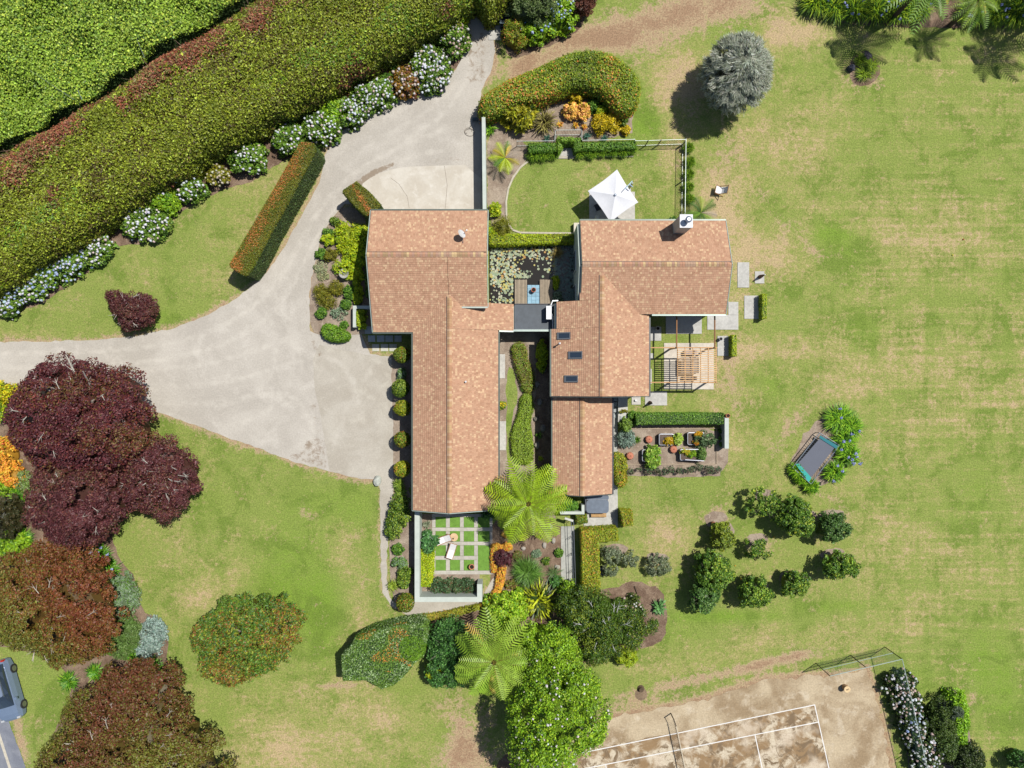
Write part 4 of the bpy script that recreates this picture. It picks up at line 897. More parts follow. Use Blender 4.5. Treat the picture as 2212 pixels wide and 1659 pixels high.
# ================================================================ POND
m, nt, bs = nodes_mat('pond_water'); bs.inputs['Base Color'].default_value = (*C(52, 48, 42), 1); bs.inputs['Roughness'].default_value = 0.08
bump(nt, bs, noise(nt, 6, 3), 0.05)
sheet('pond_water', PP(rectF(1057, 528, 1250, 658)), 0.05, m)
r = np.random.default_rng(5)
pq = sample(PP([(1059, 531), (1246, 529), (1248, 655), (1058, 655)]), 2300, r)
dens = n3(np.c_[pq, pq[:, 0] * 0], 1.6, 8); fxp = pq[:, 0] * KM + 1106
pq = pq[(dens + r.normal(size=len(pq)) * .35 > -0.15) | (fxp > 1195)]; fxp = pq[:, 0] * KM + 1106; fyp = 829.5 - pq[:, 1] * KM
ok = ~((fxp > 1108) & (fxp < 1196) & (fyp > 600)); pq = pq[ok]; fxp = fxp[ok]
b = B(); pal = [(C(196, 208, 168), 4), (C(176, 196, 160), 3), (C(226, 214, 120), 2), (C(228, 226, 196), 2), (C(222, 170, 90), .7)]
pale = [(C(170, 190, 176), 4), (C(150, 172, 158), 3)]
for i, (x, y) in enumerate(pq):
    rr = r.uniform(.05, .115); pl = pale if fxp[i] > 1200 else pal
    c = pl[r.choice(len(pl), p=np.array([q_[1] for q_ in pl]) / sum(q_[1] for q_ in pl))][0]; a0 = r.uniform(0, 6.28); z = .065 + r.uniform(0, .03)
    V = [(x, y, z)] + [(x + rr * math.cos(a0 + t * .93), y + rr * math.sin(a0 + t * .93), z + r.uniform(0, .012)) for t in range(7)]
    b.ngon(V[1:] , c) if i % 3 else b.ngon(V, c)
o = b.link('lily_pads', M_leaf, label='pale green and yellow lily pads covering the pond', cat='lily pads', kind='stuff')
for (x0, x1), lb in (((1112, 1138.5), 'weathered timber deck west of the blue slab on the pond'), ((1166, 1193.5), 'weathered timber deck east of the blue slab on the pond')):
    e_ = empty('timber_deck', P((x0 + x1) / 2, 630), lb, 'deck'); n = 9
    for k in range(n):
        xa = x0 + (x1 - x0) * k / n; xb = x0 + (x1 - x0) * (k + 1) / n; X0, Y0, _ = P(xa, 657, .35); X1, Y1, _ = P(xb, 604 + R.uniform(-.4, .4), .35)
        b = B(); b.box(X0 + .006, Y0, .28, X1 - .006, Y1, .35, np.array(C(170, 154, 132)) * R.uniform(.78, 1.12)); b.link('plank', M_wood, e_)
    b = B(); b.box(P(x0, 0, .3)[0], P(0, 655, .3)[1], 0.0, P(x0, 0, .3)[0] + .1, P(0, 605, .3)[1], .28, C(110, 96, 82)); b.link('joist', M_wood, e_)
pl_ = empty('blue_slab_platform', P(1152, 636), 'pale blue paved platform between the two pond decks', 'platform')
for i in range(3):
    for j in range(5):
        X0, Y0, _ = P(1139.5 + i * 8.9, 615.5 + (j + 1) * 8.2, .25); X1, Y1, _ = P(1139.5 + (i + 1) * 8.9, 615.5 + j * 8.2, .25)
        b = B(); b.box(X0 + .006, Y0 + .006, .0, X1 - .006, Y1 - .006, .25, np.array(C(160, 200, 222)) * R.uniform(.92, 1.05)); b.link('tile', M_conc, pl_)
# ================================================================ SMALL THINGS
def pot(x, y, h, rad, ht, col, label, cat='pot', name='clay_pot', plant=None, mat=None, ribs=0):
    X_, Y_, _ = P(x, y, h + ht); e_ = empty(name, (X_, Y_, h), label, cat)
    b = B(); prof = [(rad * .55, h), (rad * .85, h + ht * .35), (rad, h + ht * .9), (rad, h + ht), (rad * .8, h + ht), (rad * .72, h + ht * .82)]
    b.lathe(X_, Y_, prof, col, 16); b.link('body', mat or M_clay, e_)
    b = B(); b.lathe(X_, Y_, [(rad * .72, h + ht * .80), (rad * .70, h + ht * .86)], (.02, .015, .01), 14); b.link('soil', M_bark, e_)
    return e_
pot(1152.7, 626, .25, .19, .42, C(196, 112, 84), 'terracotta pot standing on the pale blue pond platform')
pot(1019, 1225, .05, .22, .4, C(222, 148, 112), 'terracotta pot in the courtyard turf square near the roses')
pot(1573, 898, .0, .17, .45, C(206, 130, 104), 'dark-mouthed clay pot at the north end of the short garden wall')
pot(1421.5, 709, .05, .17, .5, C(214, 210, 196), 'round cream pot with foliage against the east wing', mat=M_plaster)
pot(1557.5, 732, .05, .14, .35, C(70, 80, 96), 'dark ornament pot on the slab by the smaller eastern hedge', mat=M_metal)
for x, y, lb in ((1402, 949.5, 'ribbed terracotta pumpkin, northernmost of the three in the vegetable garden'), (1455, 971, 'ribbed terracotta pumpkin between the planters, easternmost of the three'), (1361, 985, 'ribbed terracotta pumpkin nearest the house, westernmost of the three')):
    X_, Y_, _ = P(x, y, .3); e_ = empty('clay_pumpkin', (X_, Y_, 0), lb, 'garden ornament', 'ribbed terracotta pumpkins in the vegetable garden')
    V = []; F = []; kk = 40; pr = [(.12, 0.02), (.27, .12), (.30, .24), (.24, .36), (.10, .41), (.03, .38)]
    for r0_, z in pr:
        for j in range(kk):
            t = j * 2 * math.pi / kk; rr = r0_ * (1 + .09 * abs(math.cos(t * 5)) - .05); V.append((X_ + rr * math.cos(t), Y_ + rr * math.sin(t), z))
    for i in range(len(pr) - 1):
        for j in range(kk): F.append((i * kk + j, i * kk + (j + 1) % kk, (i + 1) * kk + (j + 1) % kk, (i + 1) * kk + j))
    b = B(); b.add(V, F, C(206, 132, 104)); b.link('shell', M_clay, e_)
    b = B(); b.tube([(X_, Y_, .38), (X_ + .02, Y_ + .01, .48)], .03, C(180, 110, 84)); b.link('stalk', M_clay, e_)
# cones
for x, y, lb in ((1641.5, 598, 'dark brown cone finial with white tip on the easternmost small slab'), (1404, 870, 'brown cone ornament on the wide slab south of the pergola')):
    X_, Y_, _ = P(x, y, 0.05); e_ = empty('cone_ornament', (X_, Y_, .05), lb, 'garden ornament')
    b = B(); b.lathe(X_, Y_, [(.16, .05), (.15, .15), (.05, 1.0), (.04, 1.05)], C(120, 86, 70), 12); b.link('body', M_wood, e_)
    b = B(); b.lathe(X_, Y_, [(.06, 1.05), (.07, 1.1), (.04, 1.16), (.01, 1.18)], C(240, 236, 230), 10); b.link('tip', M_plaster, e_)
b = B(); X_, Y_, _ = P(1374, 865, .2); b.box(X_ - .09, Y_ - .07, .05, X_ + .09, Y_ + .07, .22, C(244, 244, 242)); b.link('white_block', M_plaster, label='small white block on the square slab south of the east wing', cat='block')
for (x, y, c_, lb) in ((2058, 551, C(230, 220, 50), 'small yellow ball lying on the east lawn'), (2081, 517, C(190, 70, 50), 'small red ball lying on the east lawn')):
    X_, Y_, _ = P(x, y, .05); b = B(); b.lathe(X_, Y_, [(.02, .005), (.05, .03), (.055, .055), (.04, .09), (.01, .105)], c_, 10); b.link('ball', M_cloth, label=lb, cat='ball')
X_, Y_, _ = P(1385, 1490, .2); b = B(); b.lathe(X_, Y_, [(.3, 0), (.2, .15), (.17, .3), (.05, .28)], C(110, 92, 74), 10); b.link('tree_stump', M_bark, label='small dark tree stump on the bank above the tennis court', cat='stump')
b = B(); b.tube([P(1371, 1266, .06), P(1377, 1283, .1)], [.06, .04], C(110, 92, 78), 7); b.link('log', M_bark, label='short thin log lying above the bare soil of the bushy tree', cat='log')
b = B(); b.lathe(*P(1385, 1500, .02)[:2], [(.5, .005), (.3, .03), (.1, .04)], C(150, 128, 104), 12); b.link('soil_mound', M_bark, label='low mound of soil beside the tree stump', cat='soil')
# bird bath
X_, Y_, _ = P(742.3, 590.5, .8); e_ = empty('bird_bath', (X_, Y_, 0), 'round grey stone bird bath among lime plants in the garage bed', 'bird bath')
b = B(); b.lathe(X_, Y_, [(.22, 0), (.16, .1), (.10, .3), (.12, .6)], C(150, 148, 144), 14); b.link('pedestal', M_stone, e_)
b = B(); b.lathe(X_, Y_, [(.12, .6), (.34, .68), (.38, .78), (.35, .78), (.16, .70), (.12, .72), (.05, .74)], C(176, 174, 170), 22); b.link('bowl', M_stone, e_)
# boulder and rocks
def rock(x, y, rx, ry, h, col, label, seed):
    v, f = ico(); r_ = np.random.default_rng(seed); b = B()
    mids = {}; V = [tuple(q_) for q_ in v]; F = []
    for t in f:
        ids = []
        for i_, j_ in ((0, 1), (1, 2), (2, 0)):
            k_ = tuple(sorted((t[i_], t[j_])))
            if k_ not in mids: q_ = (v[k_[0]] + v[k_[1]]); mids[k_] = len(V); V.append(tuple(q_ / np.linalg.norm(q_)))
            ids.append(mids[k_])
        F += [(t[0], ids[0], ids[2]), (t[1], ids[1], ids[0]), (t[2], ids[2], ids[1]), tuple(ids)]
    V = np.array(V); V *= (1 + r_.normal(size=(len(V), 1)) * .09 + .12 * np.sin(V @ r_.normal(size=3) * 2.5)[:, None]); X_, Y_, _ = P(x, y, h * .5)
    V = V * np.array([rx / KM, ry / KM, h * .6]) + np.array([X_, Y_, h * .35])
    b.add(V, F, col); b.link('boulder', M_stone, label=label, cat='rock')
rock(815, 1038, 9, 12, .5, C(214, 218, 206), 'pale boulder at the corner of the gravel parking area', 1)
rock(1840, 146, 8, 8, .5, C(84, 84, 96), 'dark rock in the small island bed, western one', 2)
rock(1873, 120, 10, 12, .5, C(74, 70, 78), 'dark rock in the small island bed, northern one', 3)
for i, (x, y) in enumerate(((1110, 1235), (1188, 1140), (1196, 1168), (1176, 1178), (1204, 1225), (1092, 1150), (1131, 1185))):
    rock(x, y, R.uniform(4, 8), R.uniform(4, 7), .25, C(186, 178, 166), ['flat pale rock left of the spiky clump south of the tree fern', 'pale rock just below the fern beside the concrete path', 'pale rock against the concrete path, next below the fern rock', 'grey rock in the middle of the gravelly bed by the handrail path', 'rock between the bromeliad and the handrail path', 'pale rock under the west edge of the big tree fern', 'broken pale slab under the lower tip of the big tree fern'][i], 20 + i)
# ================================================================ FURNITURE AND FENCES
# umbrella
uc = P(1329, 421, 2.74); um = empty('patio_umbrella', (uc[0], uc[1], 0), 'large square white cantilever umbrella beside the pool lawn', 'umbrella')
cr = [Vector(P(x, y, 2.35)) for x, y in ((1333, 366), (1378.5, 437), (1318.5, 480), (1270, 412.5))]; top = Vector((uc[0], uc[1], 2.74))
b = B(); n = 10
for i in range(4):
    a, c_ = cr[i], cr[(i + 1) % 4]; V = []
    for j in range(n + 1):
        for k in range(n + 1):
            u, v = j / n, k / n; e_ = a.lerp(c_, u); e_ = e_ + (top - e_) * (0.04 * math.sin(math.pi * u)); q = top.lerp(e_, v); q = q.copy(); q.z -= .05 * math.sin(math.pi * v) * math.sin(math.pi * u); V.append(q)
    b.add(V, [(j * (n + 1) + k, j * (n + 1) + k + 1, (j + 1) * (n + 1) + k + 1, (j + 1) * (n + 1) + k) for j in range(n) for k in range(n)], C(238, 239, 244))
b.link('canopy', M_cloth, um)
b = B(); b.lathe(top.x, top.y, [(.09, 2.72), (.10, 2.79), (.03, 2.84)], C(190, 200, 215), 10); b.link('finial', M_metal, um)
for q in cr + [cr[i].lerp(cr[(i + 1) % 4], .5).lerp(top, .07) for i in range(4)]:
    b = B(); b.beam(top - Vector((0, 0, .2)), q - Vector((0, 0, .1)), .03, .03, C(90, 100, 112)); b.link('rib', M_metal, um)
pb = Vector(P(1366, 396, 2.7)); b = B(); b.tube([(pb.x, pb.y, 0), (pb.x, pb.y, 2.8)], .045, C(120, 140, 160), 8); b.tube([(pb.x, pb.y, 2.25), top - Vector((0, 0, .35))], .03, C(150, 170, 190), 6); b.link('pole', M_metal, um)
b = B(); b.beam(P(1349, 409, 2.95), P(1366, 391, 2.95), .05, .06, C(120, 150, 175)); b.beam(P(1360, 398, 2.9), P(1367, 404, 2.9), .05, .06, C(90, 120, 150)); b.link('crank_arm', M_metal, um)
b = B(); b.box(pb.x - .35, pb.y - .35, .02, pb.x + .35, pb.y + .35, .1, C(120, 122, 125)); b.link('base', M_metal, um)
# patio chair in the umbrella's shade
def chair(loc, rz, label, col, group=None, name='patio_chair'):
    e_ = empty(name, (0, 0, 0), label, 'chair', group)
    b = B(); b.box(-.24, -.24, .40, .24, .24, .45, col); b.link('seat', M_cloth, e_)
    b = B(); b.beam((-.22, -.24, .47), (-.22, -.34, .88), .03, .03, col); b.beam((.22, -.24, .47), (.22, -.34, .88), .03, .03, col); b.beam((-.23, -.33, .8), (.23, -.33, .8), .04, .2, col); b.link('backrest', M_cloth, e_)
    for sx in (-.2, .2):
        for sy in (-.2, .2): b = B(); b.tube([(sx, sy, .4), (sx * 1.1, sy * 1.1, 0)], .02, C(80, 80, 84)); b.link('leg', M_metal, e_)
    e_.location = loc; e_.rotation_euler = (0, 0, rz); return e_
chair((P(1290, 450)[0], P(1290, 450)[1], .06), .4, 'dark patio chair half hidden under the white umbrella', C(74, 74, 84))
# white sling chair out on the lawn
X_, Y_, _ = P(1557, 410, .5); e_ = empty('sling_chair', (0, 0, 0), 'white sling chair with wooden frame alone on the lawn east of the pool fence', 'chair')
b = B(); pr = [(-.42, .95), (-.30, .62), (-.12, .38), (.12, .34), (.38, .48)]
V = [(x, s * .27, z) for x, z in pr for s in (-1, 1)]; b.add(V, [(2 * i, 2 * i + 1, 2 * i + 3, 2 * i + 2) for i in range(4)], C(250, 250, 250)); b.link('sling', M_cloth, e_)
for s in (-1, 1):
    b = B(); b.beam((-.45, s * .31, 1.0), (.35, s * .31, .02), .035, .04, C(176, 130, 80)); b.beam((.42, s * .31, .5), (-.4, s * .31, .02), .035, .04, C(176, 130, 80)); b.link('side_frame', M_wood, e_)
b = B(); b.beam((-.44, -.33, .98), (-.44, .33, .98), .04, .04, C(176, 130, 80)); b.beam((.4, -.33, .49), (.4, .33, .49), .04, .04, C(176, 130, 80)); b.link('crossbar', M_wood, e_)
e_.location = (X_, Y_, 0); e_.rotation_euler = (0, 0, math.radians(168))
# courtyard loungers, table
def lounger(fx, fy, rz, label):
    e_ = empty('sun_lounger', (0, 0, 0), label, 'sun lounger', 'white sun loungers in the paved courtyard')
    b = B(); pr = [(-.62, .55), (-.35, .42), (-.05, .30), (.25, .30), (.62, .33)]
    V = [(x, s * .24, z) for x, z in pr for s in (-1, 1)]; b.add(V, [(2 * i, 2 * i + 1, 2 * i + 3, 2 * i + 2) for i in range(4)], C(252, 250, 250)); b.link('cushion', M_cloth, e_)
    for s in (-1, 1):
        b = B(); 
        for i in range(4): b.beam((pr[i][0], s * .27, pr[i][1] - .03), (pr[i + 1][0], s * .27, pr[i + 1][1] - .03), .045, .045, C(186, 134, 96))
        b.link('side_rail', M_wood, e_)
        for x in (-.4, .5): b = B(); b.beam((x, s * .27, .3), (x, s * .27, 0), .045, .045, C(186, 134, 96)); b.link('leg', M_wood, e_)
    b = B(); b.beam((-.63, -.28, .53), (-.63, .28, .53), .04, .04, C(186, 134, 96)); b.beam((.63, -.28, .3), (.63, .28, .3), .04, .04, C(186, 134, 96)); b.link('crossbar', M_wood, e_)
    x, y, _ = P(fx, fy, .35); e_.location = (x, y, .05); e_.rotation_euler = (0, 0, rz)
lounger(958, 1166, math.radians(202), 'white sun lounger touching the round table in the courtyard')
lounger(975.5, 1190, math.radians(252), 'white sun lounger lying south of the round table in the courtyard')
x, y, _ = P(980.5, 1160.6, .5); e_ = empty('round_table', (x, y, .05), 'round pale timber table between the courtyard loungers', 'table')
b = B(); b.lathe(x, y, [(.30, .46), (.32, .47), (.32, .50)], C(236, 200, 156), 24); b.link('table_top', M_wood, e_)
b = B(); b.lathe(x, y, [(.16, .05), (.05, .1), (.05, .46)], C(190, 140, 100), 10); b.link('pedestal', M_wood, e_)
b = B(); b.lathe(x - .05, y - .1, [(.05, .505), (.06, .56), (.03, .6)], C(90, 96, 90), 10); b.link('lantern', M_metal, label='small dark lantern on the round courtyard table', cat='lantern')
# pergola
pg = empty('pergola', P(1475, 770), 'pale timber slatted pergola over the cream patio beside the east wing', 'pergola')
WC = C(232, 190, 138); WC2 = C(210, 162, 110); ph = 2.62
sx0, sx1 = P(1463.5, 0, ph)[0], P(1548, 0, ph)[0]
for k in range(15):
    y = 756.5 + k * (822 - 756.5) / 14; Y_ = P(0, y, ph)[1]; b = B(); b.box(sx0, Y_ - .032, ph, sx1, Y_ + .032, ph + .05, np.array(WC) * R.uniform(.9, 1.08)); b.link('slat', M_wood, pg)
for k in range(6):
    x = 1463.5 + k * (1547 - 1463.5) / 5; X_ = P(x, 0, ph)[0]; b = B(); b.box(X_ - .03, P(0, 826, ph)[1], ph - .055, X_ + .03, P(0, 751, ph)[1], ph - .003, np.array(WC2) * R.uniform(.9, 1.08)); b.link('batten', M_wood, pg)
for y in (751, 826):
    b = B(); b.box(P(1403, 0, 2.5)[0], P(0, y, 2.5)[1] - .04, 2.42, P(1549, 0, 2.5)[0], P(0, y, 2.5)[1] + .04, 2.56, WC2); b.link('beam', M_wood, pg)
for x in (1462.5, 1545):
    X_ = P(x, 0, 2.75)[0]; b = B(); b.box(X_ - .04, P(0, 751, 2.6)[1], 2.565, X_ + .04, P(0, 682, 2.9)[1], 2.70, C(160, 112, 70)); b.link('beam', M_wood, pg)
for x, y in ((1462.5, 751), (1545.5, 751), (1462.5, 826), (1545.5, 826)):
    X_, Y_, _ = P(x, y, 2.5); b = B(); b.box(X_ - .055, Y_ - .055, 0, X_ + .055, Y_ + .055, 2.42, WC2); b.link('post', M_wood, pg)
def bench(x0, y0, x1, y1, h, label, name, cat, col):
    X0, Y0, _ = P(x0, y1, h); X1, Y1, _ = P(x1, y0, h); e_ = empty(name, ((X0 + X1) / 2, (Y0 + Y1) / 2, .05), label, cat); n = max(3, int(round((Y1 - Y0) / .11)))
    for k in range(n):
        b = B(); ya = Y0 + (Y1 - Y0) * k / n; b.box(X0, ya + .008, h - .03, X1, ya + (Y1 - Y0) / n - .008, h, np.array(col) * R.uniform(.85, 1.1)); b.link('slat', M_wood, e_)
    for xa in (X0 + .06, X1 - .06):
        for ya in (Y0 + .06, Y1 - .06): b = B(); b.box(xa - .035, ya - .035, .05, xa + .035, ya + .035, h - .03, col); b.link('leg', M_wood, e_)
    return e_
bench(1472, 772, 1510, 806, .74, 'grey outdoor dining table under the pergola slats', 'outdoor_table', 'table', C(150, 140, 134))
bench(1476, 812, 1506, 821, .44, 'low bench south of the dining table under the pergola', 'bench', 'bench', C(128, 108, 96))
bench(1478, 757, 1506, 766, .44, 'low bench north of the dining table under the pergola', 'bench', 'bench', C(200, 180, 176))
bench(1277, 1108.5, 1310, 1117.5, .35, 'small slatted wooden step in front of the spa pool', 'spa_step', 'step', C(206, 164, 110))
# spa pool
e_ = empty('spa_pool', P(1290, 1090), 'square spa pool closed with a blue-grey cover', 'spa pool')
def rrect(x0, y0, x1, y1, rad, k=5):
    o = []
    for cx, cy, a in ((x1 - rad, y1 - rad, 0), (x0 + rad, y1 - rad, 90), (x0 + rad, y0 + rad, 180), (x1 - rad, y0 + rad, 270)):
        for i in range(k + 1): t = math.radians(a + 90 * i / k); o.append((cx + rad * math.cos(t), cy + rad * math.sin(t)))
    return o
X0, Y0, _ = P(1267, 1108.5, .9); X1, Y1, _ = P(1315, 1079.5, .9)
b = B(); b.prism(rrect(X0 + .05, Y0 + .05, X1 - .05, Y1 + .5, .2), .02, .80, C(96, 84, 76)); b.link('cabinet', M_wood, e_)
b = B(); b.prism(rrect(X0, Y0, X1, Y1, .25), .80, .91, C(104, 116, 132), C(112, 124, 140)); b.link('cover', M_membrane, e_)
b = B(); b.prism(rrect(X0, Y1 + .03, X1, Y1 + .32, .08), .80, .90, C(100, 112, 128), C(106, 118, 134)); b.link('cover', M_membrane, e_)
b = B(); b.beam((X0 + .0, Y1 + .015, .93), (X1, Y1 + .015, .93), .02, .02, C(230, 235, 240)); b.beam((X0 - .05, Y1 + .05, .9), (X0 - .05, Y0 + .2, .9), .03, .03, C(220, 225, 230)); b.link('lifter_rail', M_steel, e_)
# handrail by the path
e_ = empty('handrail', P(1236, 1200), 'galvanised twin handrail along the path south of the spa', 'handrail')
for dx in (0, .18):
    b = B(); b.tube([Vector(P(1234, 1126, 1.0)) + Vector((dx, 0, 0)), Vector(P(1239, 1276, 1.0)) + Vector((dx, 0, 0))], .022, C(190, 196, 200)); b.link('rail', M_steel, e_)
for k in range(5):
    a = Vector(P(1234 + k * 1.25, 1127 + k * 37, 1.0)); b = B(); b.tube([a, (a.x, a.y, 0)], .022, C(170, 176, 180)); b.tube([a + Vector((.18, 0, 0)), (a.x + .18, a.y, 0)], .022, C(170, 176, 180)); b.link('post', M_steel, e_)
b = B(); b.beam(P(1220, 1119, 1.2), P(1238, 1125, 1.2), .16, .2, C(232, 232, 222)); b.tube([P(1230, 1122, 1.1), P(1230, 1122, 0)], .05, C(200, 200, 190)); b.link('letter_box', M_metal, label='white box on a post at the top of the handrail path', cat='post box')
# pool fence with thin pickets
FG = C(166, 176, 172)
def picket_fence(pts, label, h=1.15, step=.115, posts=True, name='pool_fence'):
    q = [Vector(P(x, y, h)) for x, y in pts]; e_ = empty(name, (q[0].x, q[0].y, 0), label, 'fence'); pk = 0
    for a, c_ in zip(q[:-1], q[1:]):
        d = c_ - a; l = d.length; d.normalize()
        b = B(); b.beam(a, c_, .032, .03, FG); b.link('rail', M_metal, e_)
        b = B(); b.beam(a - Vector((0, 0, h - .12)), c_ - Vector((0, 0, h - .12)), .035, .03, FG); b.link('rail', M_metal, e_)
        n = int(l / step)
        for i in range(1, n):
            p = a + d * (l * i / n); b = B(); b.box(p.x - .009, p.y - .009, .1, p.x + .009, p.y + .009, h - .02, C(120, 126, 124)); b.link('picket', M_metal, e_)
        m_ = max(1, int(l / 2.2))
        for i in range(m_ + 1):
            p = a + d * (l * i / m_); b = B(); b.box(p.x - .028, p.y - .028, 0, p.x + .028, p.y + .028, h + .03, FG); b.link('post', M_metal, e_)
    return e_
picket_fence([(1117, 305), (1198.5, 304), (1200, 281), (1257, 280.5), (1257, 303), (1371, 301)], 'pale picket fence along the shrub bed, stepping out round the hedge gap')
picket_fence([(1373, 304), (1400, 303.8), (1428, 302.5), (1482, 301)], 'short bare stretch of pale picket fence at the northeast corner of the pool lawn')
picket_fence([(1482, 303.5), (1480, 462)], 'pale picket fence down the east side of the pool lawn to the chimney')
# tennis fences
GN = C(196, 214, 204)
def wire_fence(top, mid, h, label, posts, ext=0.12):
    q = [Vector(P(x, y, h)) for x, y in top]; e_ = empty('tennis_fence', (q[0].x, q[0].y, 0), label, 'fence')
    for a, c_ in zip(q[:-1], q[1:]):
        b = B(); b.tube([a, c_], .03, GN, 6); b.link('rail', M_metal, e_)
        if mid: b = B(); b.tube([(a.x, a.y, mid), (c_.x, c_.y, mid)], .025, GN, 6); b.link('rail', M_metal, e_)
        d = (c_ - a); l = d.length; d.normalize(); b = B(); rr = .0034; GW = C(110, 150, 132)
        for k in range(int(h / ext)): z = .08 + k * ext; b.tube([(a.x, a.y, z), (c_.x, c_.y, z)], rr, GW, 3, False)
        for k in range(int(l / ext)): p = a + d * (k * ext); b.tube([(p.x, p.y, .05), (p.x, p.y, h)], rr, GW, 3, False)
        o = b.link('wire_mesh', M_metal, e_); o['kind'] = 'stuff'
        m_ = max(1, int(round(l / 3.1)))
        for i in range(m_ + 1):
            p = a + d * (l * i / m_); b = B(); b.tube([(p.x, p.y, 0), (p.x, p.y, h)], .035, C(70, 66, 60), 6); b.link('post', M_metal, e_)
wire_fence([(1793, 1460.5), (1949, 1424)], 1.2, 2.4, 'green wire fence across the top of the tennis court', 3)
wire_fence([(1949, 1424), (2003, 1659), (2030, 1776)], None, 2.4, 'green wire fence down the east side of the tennis court', 3)
# tennis net
e_ = empty('tennis_net', P(1450, 1600), 'tennis net with white tape crossing the worn court', 'net')
a = Vector(P(1461, 1569, 1.0)); c_ = Vector(P(1498, 1745, 1.0))
b = B(); b.beam(a, c_, .05, .05, C(226, 214, 190)); b.link('net_tape', M_cloth, e_)
b = B(); d = c_ - a; n = int(d.length / .14)
for k in range(n): p = a + d * (k / n); b.tube([(p.x, p.y, .03), (p.x, p.y, 1.0)], .0035, C(40, 40, 40), 3, False)
for k in range(8): z = .05 + k * .12; b.tube([(a.x, a.y, z), (c_.x, c_.y, z)], .0035, C(40, 40, 40), 3, False)
o = b.link('net_mesh', M_cloth, e_); o['kind'] = 'stuff'
p = Vector(P(1456, 1555.5, 1.1)); b = B(); b.tube([(p.x, p.y, 0), (p.x, p.y, 1.1)], .045, C(50, 44, 44), 8); b.tube([(p.x, p.y, 1.05), (a.x, a.y, .95)], .03, C(60, 54, 54), 6); b.link('net_post', M_metal, e_)
# bin / drum on the court surround
X_, Y_, _ = P(1830, 1489, .5); e_ = empty('barrel', (X_, Y_, 0), 'pale round barrel table on the court surround under the wire fence', 'barrel')
b = B(); b.lathe(X_, Y_, [(.2, 0), (.25, .25), (.2, .5)], C(190, 150, 110), 16); b.link('body', M_wood, e_); b = B(); b.lathe(X_, Y_, [(.25, .5), (.25, .54)], C(238, 208, 160), 18); b.link('lid', M_wood, e_)
b = B(); b.box(X_ - .1, Y_ - .05, .545, X_ + .02, Y_, .57, C(60, 50, 50)); b.box(X_ + .02, Y_ + .02, .545, X_ + .12, Y_ + .06, .57, C(60, 50, 50)); b.link('gloves', M_cloth, label='dark gloves lying on the pale barrel', cat='gloves')
X_, Y_, _ = P(1543, 1132, .4); pot(1542, 1131.5, 0, .15, .5, C(206, 130, 100), 'terracotta pipe pot standing in the bare circle of the orchard')
# trampoline
e_ = empty('trampoline', P(1763, 985), 'rectangular trampoline with grey mat and teal pads among agapanthus', 'trampoline')
th = .62
cor = [Vector(P(x, y, th)) for x, y in ((1770, 935), (1813, 962), (1752, 1046), (1712, 1010))]
b = B()
for i in range(4): b.tube([cor[i], cor[(i + 1) % 4]], .035, C(206, 212, 222), 8)
b.link('frame', M_steel, e_)
mat = [Vector(P(x, y, th - .02)) for x, y in ((1773.5, 944), (1805, 964.5), (1753, 1031), (1722, 1003.5))]
b = B(); b.ngon(mat[::-1], C(112, 116, 128)); b.link('jumping_mat', M_cloth, e_)
b = B()
for i in range(4):
    for k in range(1, 16 if i % 2 else 8):
        n_ = 16 if i % 2 else 8; a = cor[i].lerp(cor[(i + 1) % 4], k / n_); c_ = mat[i].lerp(mat[(i + 1) % 4], k / n_); b.tube([a, c_], .014, C(150, 154, 160), 4, False)
b.link('springs', M_steel, e_)
def padp(p, c): bb = B(); q = [Vector(P(x, y, th + .03)) for x, y in p]; bb.add(q + [v - Vector((0, 0, .05)) for v in q], [(0, 1, 2, 3), (7, 6, 5, 4), (0, 4, 5, 1), (1, 5, 6, 2), (2, 6, 7, 3), (3, 7, 4, 0)], c); bb.link('pad', M_cloth, e_)
padp([(1719, 1003), (1726, 1001.5), (1753, 1032), (1746.5, 1042)][::-1], C(70, 180, 170)); padp([(1772, 940), (1812, 964), (1807, 970), (1770, 946)][::-1], C(60, 130, 140))
for q in cor: b = B(); b.tube([q, (q.x, q.y, 0)], .035, C(180, 186, 196), 6); b.link('leg', M_steel, e_)
# raised planters
for i, (r_, lb) in enumerate((((1423.5, 937, 1456, 962), 'corrugated raised planter with yellow flowers, northwest of the four'), ((1387, 971, 1412, 997), 'corrugated raised planter under the big leafy lime plant, southwest of the four'), ((1485, 934, 1522, 961), 'corrugated raised planter with orange flowers, northeast of the four'), ((1469, 970, 1512, 995), 'corrugated raised planter with mixed seedlings, southeast of the four'))):
    X0, Y0, _ = P(r_[0], r_[3], .5); X1, Y1, _ = P(r_[2], r_[1], .5); e_ = empty('raised_planter', ((X0 + X1) / 2, (Y0 + Y1) / 2, 0), lb, 'planter', 'corrugated raised planters in the vegetable garden')
    o_ = rrect(X0, Y0, X1, Y1, .14); i_ = rrect(X0 + .05, Y0 + .05, X1 - .05, Y1 - .05, .1); n = len(o_)
    b = B(); V = [(x, y, 0.01) for x, y in o_] + [(x, y, .5) for x, y in o_]; b.add(V, [(k, (k + 1) % n, n + (k + 1) % n, n + k) for k in range(n)], C(120, 124, 130)); b.link('side_panel', M_steel, e_)
    V = [(x, y, .5) for x, y in o_] + [(x, y, .505) for x, y in i_] + [(x, y, .40) for x, y in i_]; b = B(); b.add(V, [(k, (k + 1) % n, n + (k + 1) % n, n + k) for k in range(n)] + [(n + k, n + (k + 1) % n, 2 * n + (k + 1) % n, 2 * n + k) for k in range(n)], C(176, 180, 188)); b.link('rim', M_metal, e_)
    b = B(); b.ngon([(x, y, .42) for x, y in i_], C(112, 98, 88)); b.link('soil', M_bark, e_)
